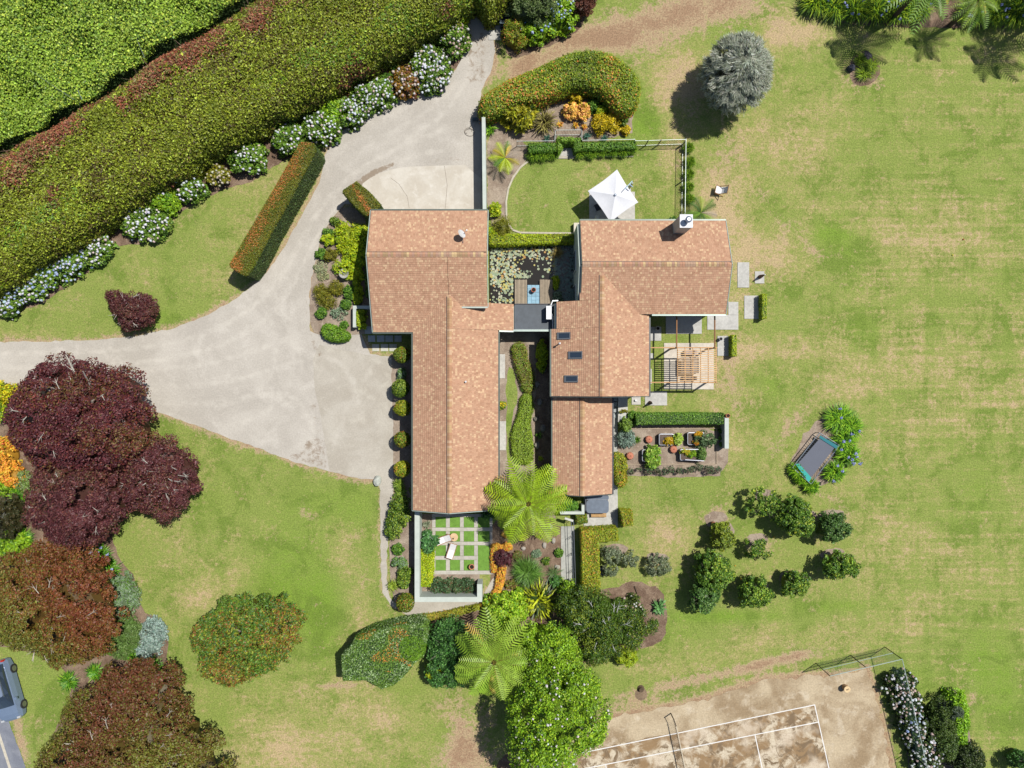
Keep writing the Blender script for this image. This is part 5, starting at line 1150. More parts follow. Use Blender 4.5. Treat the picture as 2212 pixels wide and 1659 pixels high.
b = B(); b.beam(P(1480, 993, .8), P(1521, 995.5, .8), .05, .06, C(240, 240, 248)); b.beam(P(1480, 993, .55), P(1521, 995.5, .55), .03, .2, C(200, 200, 212)); b.link('white_board', M_plaster, label='white board leaning along the southeast planter', cat='board')
# steel crate and timber pile at the top of the drive
e_ = empty('steel_crate', P(1095, 35), 'dark steel mesh crate at the top end of the drive', 'crate'); X0, Y0, _ = P(1080, 50, .9); X1, Y1, _ = P(1110, 30, .9)
b = B()
for z in (.05, .45, .9):
    for a, c_ in (((X0, Y0), (X1, Y0)), ((X1, Y0), (X1, Y1)), ((X1, Y1), (X0, Y1)), ((X0, Y1), (X0, Y0))): b.beam((*a, z), (*c_, z), .05, .05, C(110, 130, 140))
b.link('frame', M_metal, e_)
for k in range(7): b = B(); x = X0 + (X1 - X0) * (k + .5) / 7; b.beam((x, Y0, .91), (x, Y1, .91), .05, .03, C(90, 106, 116)); b.link('bar', M_metal, e_)
b = B(); b.box(X0 + .1, Y0 + .1, .06, X1 - .1, Y1 - .1, .6, C(50, 56, 64)); b.link('load', M_cloth, e_)
e_ = empty('timber_pile', P(1040, 22), 'pile of old grey timber lengths beside the top of the tall hedge', 'timber pile')
for k in range(13):
    a = P(1016 + R.uniform(-2, 6) + k * .8, 38 - k * 1.9 + R.uniform(-2, 2), .1 + .03 * k); c_ = P(1050 + R.uniform(-6, 10), 6 + k * 1.2 - R.uniform(0, 10), .1 + .03 * k); b = B(); b.beam(a, c_, .09, .07, np.array(C(176, 168, 158)) * R.uniform(.6, 1.1)); b.link('plank', M_wood, e_)
b = B(); b.beam(P(1081, 14, 1.2), P(1088, 26, 1.2), .35, .05, C(225, 230, 235)); b.tube([P(1084, 20, 1.15), P(1084, 20, 0)], .04, C(120, 120, 120)); b.link('notice_board', M_metal, label='small white panel on a post above the steel crate', cat='sign')
# wheelbarrow-ish frame at the head of the screen wall
e_ = empty('hose_reel', P(1027, 256), 'small dark hose reel on the drive at the head of the tall wall', 'hose reel'); X_, Y_, _ = P(1026, 256, .4)
b = B(); b.tube([(X_ - .16, Y_, .3), (X_ + .16, Y_, .3)], .17, C(70, 90, 104), 12); b.link('drum', M_metal, e_)
b = B(); b.beam((X_ - .2, Y_ - .15, 0), (X_ - .2, Y_ + .1, .55), .03, .03, C(90, 110, 120)); b.beam((X_ + .2, Y_ - .15, 0), (X_ + .2, Y_ + .1, .55), .03, .03, C(90, 110, 120)); b.link('stand', M_metal, e_)
b = B(); pts = [];
for k in range(50): t = k / 49; a = t * 12.0; rr = .30 + .14 * math.sin(t * 5); X2, Y2, _ = P(1010 + 6 * math.sin(t * 4), 285, 0); pts.append((X2 + rr * math.cos(a), Y2 + rr * math.sin(a) * .8, .035 + .004 * k / 5))
b.tube(pts, .012, C(120, 108, 96), 5); b.link('garden_hose', M_rubber, label='thin garden hose coiled on the gravel by the tall wall', cat='hose')
# car
e_ = empty('parked_car', (0, 0, 0), 'dark blue-grey car parked on the road verge at the left edge', 'car')
BL = C(138, 158, 186)
def body(st, name, mat, col, par=e_):
    b = B(); k = 0; V = []; F = []
    for x, hw, z0, z1, rt in st:   # x along, half width, bottom, top, half width at the top
        V += [(x, -hw, z0), (x, -hw * 1.0, (z0 * .45 + z1 * .55)), (x, -rt, z1 - .02), (x, -rt * .6, z1 + .015), (x, 0, z1 + .03), (x, rt * .6, z1 + .015), (x, rt, z1 - .02), (x, hw, (z0 * .45 + z1 * .55)), (x, hw, z0)]
    n = 9
    for i in range(len(st) - 1):
        for j in range(n): F.append((i * n + j, i * n + (j + 1) % n, (i + 1) * n + (j + 1) % n, (i + 1) * n + j))
    b.add(V, F, col); b.ngon(V[:n][::-1], col); b.ngon(V[-n:], col); return b.link(name, mat, par, smooth=False)
bd = body([(-2.25, .62, .35, .62, .52), (-2.15, .80, .22, .80, .68), (-1.7, .88, .18, .92, .76), (-.9, .90, .18, .98, .82), (.3, .90, .18, .96, .82), (1.1, .90, .18, .92, .78), (1.7, .87, .18, .84, .72), (2.05, .78, .20, .72, .60), (2.2, .60, .30, .60, .45)], 'body', M_paintcar, BL)
body([(-2.0, .66, .85, .95, .60), (-1.5, .72, .9, 1.36, .55), (-.9, .74, .9, 1.45, .58), (.1, .74, .9, 1.42, .57), (.5, .73, .9, 1.28, .58), (1.1, .70, .88, .93, .66)], 'window_band', M_glass, (.02, .03, .04))
b = B(); b.prism(rrect(-1.45, -.56, .15, .56, .15), 1.43, 1.475, C(150, 166, 190)); b.link('roof', M_paintcar, e_)
for s in (-1, 1):
    for x in (-1.35, 1.35):
        b = B(); b.tube([(x, s * .78, .32), (x, s * .93, .32)], .32, (.02, .02, .02), 16); w = b.link('wheel', M_rubber, e_)
        b = B(); b.tube([(x, s * .925, .32), (x, s * .945, .32)], .2, C(190, 192, 196), 12); b.link('hubcap', M_steel, w)
    b = B(); b.box(.55, s * .98 - .09, .9, .72, s * .98 + .09, 1.02, BL); b.link('wing_mirror', M_paintcar, e_)
    b = B(); b.box(-2.24, s * .62 - .1, .62, -2.12, s * .62 + .1, .84, C(230, 60, 40)); b.link('tail_light', M_metal, e_)
    b = B(); b.box(2.0, s * .6 - .12, .62, 2.13, s * .6 + .12, .74, C(235, 238, 240)); b.link('headlight', M_metal, e_)
    b = B(); b.beam((-1.5, s * .6, 1.42), (.2, s * .6, 1.45), .04, .03, C(190, 200, 212)); b.link('roof_rail', M_steel, e_)
x, y, _ = P(4, 1496, .9); e_.location = (x, y, .02); e_.rotation_euler = (0, 0, math.radians(-90 + 16)); e_.scale = (1.08, 1.08, 1.08)
# ================================================================ PLANTING
def rg(seed): return np.random.default_rng(seed)
sd_ = [1000]
def ns(): sd_[0] += 1; return sd_[0]
# palettes (leaf colours)
LIME = [(L(176, 196, 30), 4), (L(206, 214, 40), 2), (L(120, 160, 30), 2)]
GREEN = [(L(96, 138, 40), 4), (L(130, 170, 60), 2), (L(60, 100, 34), 3)]
MID = [(L(110, 140, 40), 3), (L(70, 104, 34), 3), (L(150, 170, 60), 2)]
DARK = [(L(68, 116, 46), 4), (L(104, 154, 72), 3), (L(46, 84, 36), 3)]
CITRUS = [(L(92, 130, 38), 4), (L(62, 98, 32), 3), (L(140, 172, 60), 3), (L(180, 194, 60), .6)]
OLIVE = [(L(130, 134, 36), 4), (L(158, 150, 40), 2), (L(104, 100, 30), 3)]
GOLD = [(L(228, 204, 32), 4), (L(206, 176, 30), 2), (L(166, 154, 30), 2)]
ORANGE = [(L(240, 170, 60), 3), (L(236, 196, 70), 3), (L(220, 130, 70), 2), (L(200, 190, 60), 1)]
PURPLE = [(L(102, 56, 58), 4), (L(82, 42, 46), 3), (L(122, 74, 62), 2), (L(104, 84, 58), 1)]
PURPLE2 = [(L(104, 54, 58), 3), (L(86, 44, 50), 3), (L(120, 60, 50), 2), (L(112, 88, 50), 1.6)]
RUSTY = [(L(122, 64, 42), 2.5), (L(132, 84, 44), 4), (L(108, 76, 38), 2), (L(124, 106, 42), 4), (L(116, 120, 46), 6)]
RUSTG = [(L(118, 68, 46), 2.5), (L(104, 70, 40), 2), (L(108, 88, 38), 4), (L(112, 110, 42), 5), (L(124, 130, 50), 4)]
SAGE = [(L(134, 158, 124), 4), (L(160, 178, 146), 2), (L(106, 128, 96), 2)]
GREYL = [(L(150, 172, 160), 4), (L(170, 190, 180), 2), (L(120, 146, 136), 2)]
SILVER = [(L(190, 196, 176), 4), (L(216, 220, 206), 2), (L(140, 146, 122), 3)]
OG = [(L(96, 128, 34), 4), (L(128, 144, 40), 3), (L(160, 150, 44), 1), (L(206, 120, 60), 2)]
HBOX = [(L(100, 124, 34), 2), (L(130, 152, 38), 4), (L(160, 172, 44), 3), (L(216, 140, 66), 1.5)]
BGREEN = [(L(142, 180, 34), 4), (L(116, 158, 30), 4), (L(172, 204, 48), 2), (L(80, 120, 26), 2)]
PEACH = [(C(250, 206, 100, 1.5), 3), (C(246, 176, 110, 1.5), 2), (C(220, 200, 70, 1.5), 1)]
HYD = [(L(110, 148, 46), 4), (L(140, 170, 60), 2), (L(72, 104, 36), 3)]
WHITEF = [(C(250, 250, 255), 4), (C(236, 240, 250), 3), (C(236, 218, 208), 1.2)]
BLUEF = [(C(214, 226, 248), 4), (C(180, 200, 240), 3), (C(240, 240, 246), 2)]
PINKF = [(C(226, 200, 190), 3), (C(240, 236, 236), 3), (C(206, 176, 160), 2)]
CREAMF = [(C(232, 226, 200), 3), (C(210, 200, 170), 2)]
BLUEST = [(C(150, 164, 226), 3), (C(190, 200, 240), 2)]

def limbs(root, cx, cy, h, spread, n, col, r, trunk_r=.14, up=.9, name='limb'):
    b = B(); b.tube([(cx, cy, 0), (cx + r.normal() * .05, cy + r.normal() * .05, h * .3), (cx, cy, h * .5)], [trunk_r, trunk_r * .75, trunk_r * .6], col, 8); b.link('trunk', M_bark, root)
    for i in range(n):
        a = 6.283 * i / n + r.uniform(-.3, .3); l = spread * r.uniform(.55, .95); p0 = Vector((cx, cy, h * r.uniform(.3, .48)))
        p1 = p0 + Vector((math.cos(a) * l * .45, math.sin(a) * l * .45, h * .28)); p2 = Vector((cx + math.cos(a + .2) * l, cy + math.sin(a + .2) * l, h * up * (1 - .22 * (l / spread) ** 2)))
        b = B(); b.tube([p0, p1, p2], [trunk_r * .5, trunk_r * .35, trunk_r * .12], col, 5)
        for k in range(3):
            t = r.uniform(.3, .9); q = p1.lerp(p2, t); a2 = a + r.uniform(-1, 1); b.tube([q, q + Vector((math.cos(a2) * .5, math.sin(a2) * .5, .25))], [trunk_r * .14, trunk_r * .05], col, 4)
        b.link(name, M_bark, root)
def tree(name, label, cat, outline, z0, z1, cl, pal, leaf, per, dens=1.0, group=None, trunkc=C(150, 140, 128), nl=6, flowers=None, tr=.14, up=.9, **kw):
    """outline: picture-units polygon, or (fx, fy, rx, ry[, rag])"""
    s = ns(); r = rg(s); hm = (z0 + z1) / 2
    if isinstance(outline, tuple): poly = ell(outline[0], outline[1], outline[2], outline[3], hm, s, outline[4] if len(outline) > 4 else .10)
    else: poly = ragged(smooth_poly(PP(outline, hm), 1), .7, .13, s)
    if abs(area(poly)) > 14: kw.setdefault('lump', .5)
    g = poly.mean(0); e_ = empty(name, (g[0], g[1], 0), label, cat, group)
    b = B(); pos = crown(b, poly, z0, z1, cl, pal, leaf * .80, int(per * 1.6), r, s, dens, **kw); b.link('crown', M_leaf, e_)
    if abs(area(poly)) > 8 and sum(trunkc) > .7:
        b2 = B(); R_ = math.sqrt(abs(area(poly)) / 3.14)
        for _ in range(int(5 + R_ * 5)):
            pi_ = pos[r.integers(len(pos))]
            if np.hypot(*(pi_[:2] - g)) > R_ * .75 or pi_[2] < z0 + (z1 - z0) * .55: continue
            a_ = math.atan2(pi_[1] - g[1], pi_[0] - g[0]) + r.normal() * .5; p_ = Vector(pi_) + Vector((0, 0, .06)); l_ = r.uniform(.4, .9)
            q_ = p_ + Vector((math.cos(a_) * l_, math.sin(a_) * l_, .04)); b2.tube([p_, p_.lerp(q_, .5) + Vector((0, 0, .05)), q_], [.035, .025, .008], trunkc, 4, False)
            for s3 in (-.7, .7): m3 = p_.lerp(q_, r.uniform(.3, .7)); b2.tube([m3, m3 + Vector((math.cos(a_ + s3) * l_ * .45, math.sin(a_ + s3) * l_ * .45, .03))], [.02, .006], trunkc, 3, False)
        if b2.n: b2.link('bare_twigs', M_bark, e_)['kind'] = 'stuff'
    limbs(e_, g[0], g[1], z1, .8 * math.sqrt(abs(area(poly)) / 3.14), nl, trunkc, r, tr, min(up, .99))
    if flowers:
        n, rad, fp = flowers; idx = r.choice(np.argsort(pos[:, 2])[int(len(pos) * .25):], min(n, len(pos) // 2), replace=False); q = pos[idx] + np.array([0, 0, .05]); b = B()
        balls(b, q, r.uniform(.7, 1.2, len(q)) * rad, pcol(q, fp, r, s, 1.0, 1.0, .05), r); b.link('flowers', M_petal, e_)['kind'] = 'stuff'
    return e_
def shrub(fx, fy, rx, ry, h, pal, label, name='shrub', cat='shrub', leaf=.085, cl=None, per=26, dens=1.0, flowers=None, group=None, mat=None, rag=.10, gloss=False, **kw):
    s = ns(); r = rg(s); poly = ell(fx, fy, rx, ry, h * .45, s, rag); cl = cl or max(.10, min(.26, min(rx, ry) / KM * .32))
    b = B(); pos = crown(b, poly, min(.12, h * .2), h, cl, pal, leaf, per, r, s, dens, **kw)
    if flowers:
        g = poly.mean(0); e_ = empty(name, (g[0], g[1], 0), label, cat, group); b.link('foliage', M_gloss_leaf if gloss else M_leaf, e_)
        n, rad, fp = flowers[:3]; bias = flowers[3] if len(flowers) > 3 else 0
        w = (pos[:, 2] / h).clip(0.05) ** 1.5
        if bias: w = w * np.exp(-bias * (pos[:, 1] - g[1]) + bias * .5 * (pos[:, 0] - g[0]))
        idx = r.choice(len(pos), min(n * 3, len(pos) // 2), p=w / w.sum(), replace=False); q = []
        for i in idx:
            p = pos[i] + np.array([0, 0, .09])
            if all(np.hypot(*(p[:2] - o[:2])) > rad * 1.7 for o in q[-60:]): q.append(p)
            if len(q) >= n: break
        q = np.array(q); b2 = B(); balls(b2, q, r.uniform(.75, 1.2, len(q)) * rad, pcol(q, fp, r, s, 1.2, .8, .05), r); b2.link('flower_heads', M_petal, e_)['kind'] = 'stuff'
        return e_
    return b.link(name, M_gloss_leaf if gloss else M_leaf, label=label, cat=cat, group=group)
def hedge(pts, h, pal, label, leaf=.07, dens=230, rnd=.22, amp=.045, name='hedge', cat='hedge', flowers=None, sm=0, **kw):
    s = ns(); r = rg(s); p = PP(pts, h)
    if sm: p = smooth_poly(p, sm)
    b = B(); hedge_geo(b, p, h, pal, leaf, dens, r, s, rnd, amp, **kw)
    return b.link(name, M_leaf, label=label, cat=cat)
def tuft(fx, fy, rad, h, pal, label, n=90, width=.03, name='tussock', cat='grass clump', flowers=None, group=None, seg=3, **kw):
    s = ns(); r = rg(s); x, y, _ = P(fx, fy, h * .4); b = B(); straps(b, x, y, .05, rad / KM, n, h, width, pal, r, seg, **kw)
    if not flowers: return b.link(name, M_leaf, label=label, cat=cat, group=group)
    e_ = empty(name, (x, y, 0), label, cat, group); b.link('foliage', M_leaf, e_)
    nf, fp, fr, fh = flowers
    for i in range(nf):
        a = r.uniform(0, 6.28); d = rad / KM * r.uniform(.2, 1.0); px, py = x + d * math.cos(a), y + d * math.sin(a); b = B()
        b.tube([(x + d * .3 * math.cos(a), y + d * .3 * math.sin(a), .1), (px, py, fh)], .009, C(130, 160, 80), 4, False); st_ = b.link('flower_stem', M_leaf, e_)
        b = B(); q = np.array([px, py, fh]) + r.normal(size=(14, 3)) * fr * .42; balls(b, q, np.full(14, fr * .46), pcol(q, fp, r, s, 1, 1, .08), r); b.link('flower_head', M_petal, st_)
    return e_
STRAP = [(L(120, 172, 30), 4), (L(160, 200, 50), 2), (L(80, 130, 30), 3)]

# ---- tall clipped shelter hedge (top left)
HO = [(-330, 800), (-330, 560), (0, 312), (120, 250), (215, 195), (300, 135), (425, 60), (500, 15), (560, -30), (720, -170), (1180, -170), (1120, -60), (1050, 0), (1030, 20), (985, 62), (925, 92), (862, 130), (775, 178), (712, 220), (628, 262), (553, 303), (470, 345), (405, 392), (325, 440), (262, 480), (220, 515), (140, 562), (40, 625), (-60, 690)]
def hedgecol(pos, r):
    # brown dieback patches follow the north-west edge of the hedge
    fx = pos[:, 0] * KM / ((H - pos[:, 2]) / H) + 1106; fy = 829.5 - pos[:, 1] * KM / ((H - pos[:, 2]) / H)
    d = ((fx - 0) * 0.60 + (fy - 322) * 1.0) / 1.166
    nz = n3(pos, .9, 77); nz2 = n3(pos, 2.4, 78)
    c = pcol(pos, [(L(122, 134, 38), 4), (L(150, 162, 46), 3), (L(172, 188, 60), 2), (L(100, 90, 42), 2.5)], r, 70, 1.3, .9, .2)
    br = pcol(pos, [(L(158, 92, 66), 3), (L(176, 120, 88), 2), (L(120, 80, 60), 2), (L(140, 136, 70), 2.5)], r, 71, 1.5, 1.0, .2)
    d0 = 56 + 28 * nz; k = (d < d0 + r.normal(size=len(d)) * 10) & (nz2 + .5 * nz + r.normal(size=len(d)) * .25 > -.5); c[k] = br[k]
    k2 = (n3(pos, .7, 90) > .75) & (r.uniform(size=len(d)) < .5); c[k2] = br[k2] * .8
    # brighter yellow-green growth low on the south-east face
    k3 = (n3(pos, 1.1, 95) > .25) & (d > 150) & (r.uniform(size=len(d)) < .4); c[k3] = pcol(pos[k3], [(L(150, 168, 44), 1), (L(110, 150, 50), 1)], r, 72, 1, 1, .2)
    return c
r = rg(1); e_ = empty('shelter_hedge', P(500, 250), 'huge clipped olive-green shelter hedge with brown dieback along its far side', 'hedge')
pw = np.array([P(x, y, 4.3 if i < 13 else .6)[:2] for i, (x, y) in enumerate(HO)])
b = B(); hedge_geo(b, ragged(pw, 1.3, .12, 4), 4.4, OG, .092, 290, r, 31, rnd=1.9, amp=.16, amp2=.30, core_poly=pw, aspect=1.9, flop=.6, colfn=hedgecol, corek=.35)
b.link('foliage', M_leaf, e_)
b = B(); q = sample(pw, 1500, r); fx = q[:, 0] * KM * 1.08 + 1106; fy = 829.5 - q[:, 1] * KM * 1.08; d = ((fx) * .6 + (fy - 322)) / 1.166
q = q[(d < 60) & (n3(np.c_[q, q[:, 0] * 0], .9, 77) > -.1)][:170]
for x, y in q:
    a = r.uniform(0, 6.28); zz = 3.4; b.tube([(x, y, zz), (x + .4 * math.cos(a), y + .4 * math.sin(a), zz + .9)], [.02, .008], C(190, 160, 136), 3, False)
b.link('dead_twigs', M_bark, e_)['kind'] = 'stuff'
# ---- kiwifruit canopy beyond it
KO = [(-360, -260), (600, -260), (560, -30), (500, 15), (425, 60), (300, 135), (215, 195), (120, 250), (0, 315), (-330, 560)]
r = rg(2); pk = PP(KO, 2.0); n = 150000; q = sample(pk, n, r)
f1 = n3(np.c_[q, q[:, 0] * 0], .8, 41); u = (q[:, 0] * .78 + q[:, 1] * .62); rows = np.sin(u * 1.25 + f1 * 1.3)
z = 2.0 + .42 * rows + f1 * .3 + r.normal(size=n) * .16
pos = np.c_[q, z]; keep = np.ones(n, bool) | ~((rows < -.7) & (n3(np.c_[q, q[:, 0] * 0], 1.1, 43) > .7) & (r.uniform(size=n) < .8)); pos = pos[keep]
b = B(); leaves(b, pos, np.tile([0, 0, 1.0], (len(pos), 1)), .135, pcol(pos, [(L(144, 174, 58), 4), (L(170, 196, 70), 3), (L(108, 140, 48), 3), (L(196, 212, 84), 1)], r, 44, 1.0, .8, .2), r, 1.15, .5)
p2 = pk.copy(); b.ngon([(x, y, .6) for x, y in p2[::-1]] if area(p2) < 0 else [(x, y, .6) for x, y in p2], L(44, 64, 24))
b.link('vine_canopy', M_leaf, label='bright green kiwifruit vine canopy filling the corner beyond the shelter hedge', cat='vine canopy', kind='stuff')
for i, (a, c_) in enumerate((((64, 152), (160, 215)), ((294, 80), (312, 125)), ((168, 195), (177, 215)))):
    b = B(); b.tube([P(*a, 2.5), P(*c_, 2.5)], .022, C(210, 215, 220), 4); b.link('trellis_wire', M_steel, label=['long pale trellis wire crossing the vine canopy at left', 'short pale trellis wire in the gap near the middle of the vine canopy', 'short pale trellis wire close to the shelter hedge'][i], cat='wire')

# ---- hydrangeas along the hedge
HG = 'hydrangeas along the shelter hedge'
for (x, y, rx, ry, nf, fp, pal, lb) in (
    (14, 648, 42, 34, 95, BLUEF, HYD, 'pale blue hydrangea at the left picture edge, first of the long row'),
    (62, 618, 38, 34, 95, BLUEF, HYD, 'pale blue hydrangea, second from the left in the long row'),
    (112, 590, 38, 32, 90, BLUEF, HYD, 'pale blue hydrangea in the middle of the long row'),
    (162, 562, 38, 32, 85, BLUEF, HYD, 'pale blue hydrangea, second from the right end of the long row'),
    (206, 537, 36, 34, 70, WHITEF, HYD, 'white and blue hydrangea at the right end of the long row'),
    (313, 482, 52, 42, 75, WHITEF, HYD, 'rounded white hydrangea standing apart beside the long row'),
    (357, 433, 34, 32, 3, WHITEF, BGREEN, 'plain green hydrangea almost without flowers below the tall hedge'),
    (413, 410, 31, 28, 36, WHITEF, HYD, 'white hydrangea between the green one and the small cream one'),
    (472, 380, 24, 21, 30, CREAMF, OLIVE, 'small straw-coloured hydrangea alone on bare soil'),
    (537, 341, 41, 36, 32, WHITEF, HYD, 'green hydrangea with white heads on its left, next to the small cream one'),
    (629, 303, 37, 38, 34, WHITEF, HYD, 'hydrangea with white heads on the left, at the top of the long orange hedge'),
    (696, 279, 40, 34, 52, WHITEF, HYD, 'white hydrangea where the drive narrows at the orange hedge'),
    (717, 246, 30, 31, 0, None, BGREEN, 'flowerless green hydrangea wedged among the white ones'),
    (760, 243, 34, 34, 75, WHITEF, HYD, 'dense white hydrangea right of the flowerless green one'),
    (792, 215, 32, 30, 60, WHITEF, HYD, 'white hydrangea in the middle of the upper flower bank'),
    (826, 203, 30, 32, 42, WHITEF, HYD, 'white hydrangea left of the browning one'),
    (877, 178, 35, 32, 40, PINKF, [(L(160, 120, 40), 3), (L(110, 110, 40), 3), (L(140, 90, 60), 2)], 'browning hydrangea with orange leaves on the upper bank'),
    (930, 148, 45, 52, 130, WHITEF, HYD, 'largest white hydrangea, bulging into the drive'),
    (978, 84, 33, 40, 55, PINKF, HYD, 'pinkish hydrangea at the top end of the bank'),
):
    kw = dict(flowers=(int(nf * 1.35), .108, fp, .5)) if nf else {}
    shrub(x, y, rx, ry, 1.35, pal, lb, 'hydrangea', 'hydrangea', leaf=.12, per=34, group=HG, clumpscale=3, **kw)
shrub(990, 50, 20, 17, 1.3, LIME, 'lime green shrub at the top of the hydrangea bank', per=34)
shrub(836, 168, 14, 9, .6, GREEN, 'low green weed patch behind the browning hydrangea', per=20)
shrub(852, 148, 10, 8, .6, GREEN, 'tiny green seedling at the foot of the tall hedge', per=20)

# ---- clipped hedges
def ogcol(cen, w, frac):
    """orange new growth along the middle of the top"""
    def f(pos, r):
        c = pcol(pos, [(L(108, 118, 28), 4), (L(84, 100, 26), 3), (L(134, 130, 34), 2)], r, 61, 2.2, .8, .18)
        a, e = np.array(P(*cen[0], 2)[:2]), np.array(P(*cen[1], 2)[:2]); ab = e - a; t = ((pos[:, :2] - a) @ ab) / (ab @ ab)
        d = np.abs((pos[:, 0] - a[0]) * ab[1] - (pos[:, 1] - a[1]) * ab[0]) / np.linalg.norm(ab)
        k = (d < w * (.8 + .9 * n3(pos, 2.6, 62) + .5 * r.normal(size=len(d)))) & (pos[:, 2] > pos[:, 2].max() - .35) & (r.uniform(size=len(d)) < frac); c[k] = pcol(pos[k], [(L(206, 132, 66), 3), (L(176, 110, 50), 2)], r, 63, 2, 1, .12)
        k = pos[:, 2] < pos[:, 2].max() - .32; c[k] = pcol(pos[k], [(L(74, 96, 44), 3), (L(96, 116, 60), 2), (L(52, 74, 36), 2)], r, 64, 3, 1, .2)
        return c
    return f
hedge([(648, 307), (664, 306), (678, 310), (682, 324), (634, 414), (584, 503), (544, 580), (534, 594), (526, 595), (497, 577), (495, 570), (548, 480), (598, 395)], 2.7, OG, 'long straight clipped hedge with orange top beside the curving drive', leaf=.05, dens=520, rnd=.12, amp=.03, colfn=ogcol(((662, 315), (513, 585)), .42, .62))
hedge([(769, 391), (795, 412), (820, 441), (812, 455), (790, 466), (768, 448), (740, 416), (740, 410)], 2.3, OG, 'short clipped hedge at the northwest corner of the garage roof', leaf=.05, dens=520, rnd=.15, amp=.03, colfn=ogcol(((765, 405), (800, 455)), .16, .7))
hedge([(1032, 222), (1045, 200), (1075, 180), (1106, 163), (1150, 146), (1190, 127), (1225, 112), (1260, 104), (1290, 102), (1330, 114), (1362, 138), (1382, 166), (1386, 190), (1380, 212), (1368, 232), (1350, 240), (1330, 234), (1322, 215), (1304, 198), (1280, 188), (1250, 182), (1225, 186), (1190, 202), (1150, 214), (1110, 222), (1070, 240), (1045, 250)], 2.2, HBOX, 'big comma-shaped clipped hedge with orange tips north of the pool lawn', leaf=.095, dens=260, rnd=.8, amp=.10, amp2=.08, sm=1, clumpscale=1.1, mixr=.75)
hedge([(1373.5, 893), (1564, 893), (1563, 916), (1374, 917)], 1.2, GREEN, 'long low green hedge along the north side of the vegetable garden', leaf=.06, dens=380, rnd=.12, amp=.03)
hedge([(1647, 635), (1657, 635), (1657, 688), (1647, 688)], .9, LIME[:2] + GREEN[:1], 'larger of the two small upright hedges by the eastern slabs', leaf=.05, dens=460, rnd=.1, amp=.02)
hedge([(1581.5, 724), (1591.5, 724), (1591.5, 769), (1581.5, 769)], .9, LIME[:2] + GREEN[:1], 'smaller of the two small upright hedges, beside the pergola', leaf=.05, dens=460, rnd=.1, amp=.02)
YH = [(L(150, 164, 36), 4), (L(120, 144, 36), 3), (L(196, 186, 50), 2), (L(200, 130, 60), .8)]
hedge([(1256, 1147), (1334, 1143), (1336, 1168), (1294, 1172), (1296, 1292), (1258, 1292)], 1.5, YH, 'L-shaped yellow-green hedge beside the handrail path', leaf=.065, dens=330, rnd=.18, amp=.045)
hedge([(1341, 1104), (1367, 1105), (1368, 1136), (1346, 1137)], 1.4, YH, 'isolated clipped box hedge at the corner of the spa patio', leaf=.06, dens=360, rnd=.15, amp=.03)
hedge([(1244, 1112), (1268, 1112), (1270, 1130), (1246, 1133)], .9, OLIVE + GREEN, 'small rounded box bush between the spa and the letter box', leaf=.06, dens=360, rnd=.22, amp=.03)
hedge([(913, 1348), (922, 1364), (919, 1395), (914, 1419), (892, 1436), (873, 1461), (850, 1482), (822, 1490), (793, 1471), (752, 1472), (740, 1472), (736, 1420), (751, 1406), (765, 1384), (803, 1368), (860, 1354)], 2.5, [(L(76, 112, 56), 4), (L(52, 84, 42), 3), (L(120, 150, 110), 2)], 'big irregular dark clipped hedge south of the walled courtyard', leaf=.065, dens=420, rnd=.3, amp=.05,
      colfn=lambda pos, r: (lambda c, k, k2: (c.__setitem__(k, pcol(pos[k], [(L(214, 140, 60), 2), (L(186, 150, 60), 1)], r, 66, 2, 1, .1)), c.__setitem__(k2, pcol(pos[k2], [(L(110, 150, 30), 2), (L(84, 124, 30), 1)], r, 67, 2, 1, .15)), c)[2])(pcol(pos, [(L(106, 140, 50), 4), (L(74, 108, 40), 3), (L(160, 184, 130), 2)], r, 65, 2, .9, .22), (np.abs(pos[:, 0] * KM * 1.04 + 1106 - 830 - (1400 - (829.5 - pos[:, 1] * KM * 1.04)) * 0) < 60) & (n3(pos, 1.6, 68) > .25) & (pos[:, 2] > 1.7) & (pos[:, 1] > P(0, 1445, 2)[1]) & (r.uniform(size=len(pos)) < .3), (np.hypot(pos[:, 0] - P(893, 1395, 2)[0], pos[:, 1] - P(893, 1395, 2)[1]) < 1.0)))
hedge([(912, 1330), (960, 1324), (1036, 1308), (1036, 1318), (985, 1332), (930, 1341), (914, 1341)], .55, [(L(170, 176, 50), 3), (L(130, 140, 44), 2), (L(200, 170, 70), 1)], 'low yellowish edging hedge curving along the gravel path', leaf=.06, dens=330, rnd=.2, amp=.05)
hedge([(1036, 1308), (1056, 1294), (1070, 1270), (1074, 1238), (1084, 1222), (1092, 1226), (1090, 1250), (1082, 1278), (1066, 1302), (1044, 1318)], .5, ORANGE, 'orange and yellow groundcover band curving south of the courtyard', leaf=.07, dens=300, rnd=.2, amp=.06)
hedge([(1062, 1178), (1074, 1176), (1086, 1180), (1084, 1188), (1074, 1190), (1070, 1208), (1072, 1236), (1062, 1238), (1060, 1205)], .4, ORANGE, 'orange groundcover clump against the east edge of the courtyard', leaf=.07, dens=300, rnd=.2, amp=.06)
hedge([(1058, 505), (1240, 506), (1246, 524), (1100, 529), (1058, 528)], 1.0, LIME + OLIVE[:1], 'lime green clipped hedge between the pool lawn and the lily pond', leaf=.06, dens=380, rnd=.2, amp=.05)
hedge([(1141, 309), (1203, 308), (1203, 326), (1143, 328)], .95, [(L(90, 134, 40), 3), (L(120, 160, 50), 2)], 'creeper-covered fence hedge west of the gap', leaf=.07, dens=300, rnd=.25, amp=.08)
hedge([(1246, 306), (1372, 304), (1373, 320), (1246, 324)], .95, [(L(90, 134, 40), 3), (L(130, 166, 54), 2)], 'creeper-covered fence hedge east of the gap', leaf=.07, dens=300, rnd=.25, amp=.08)
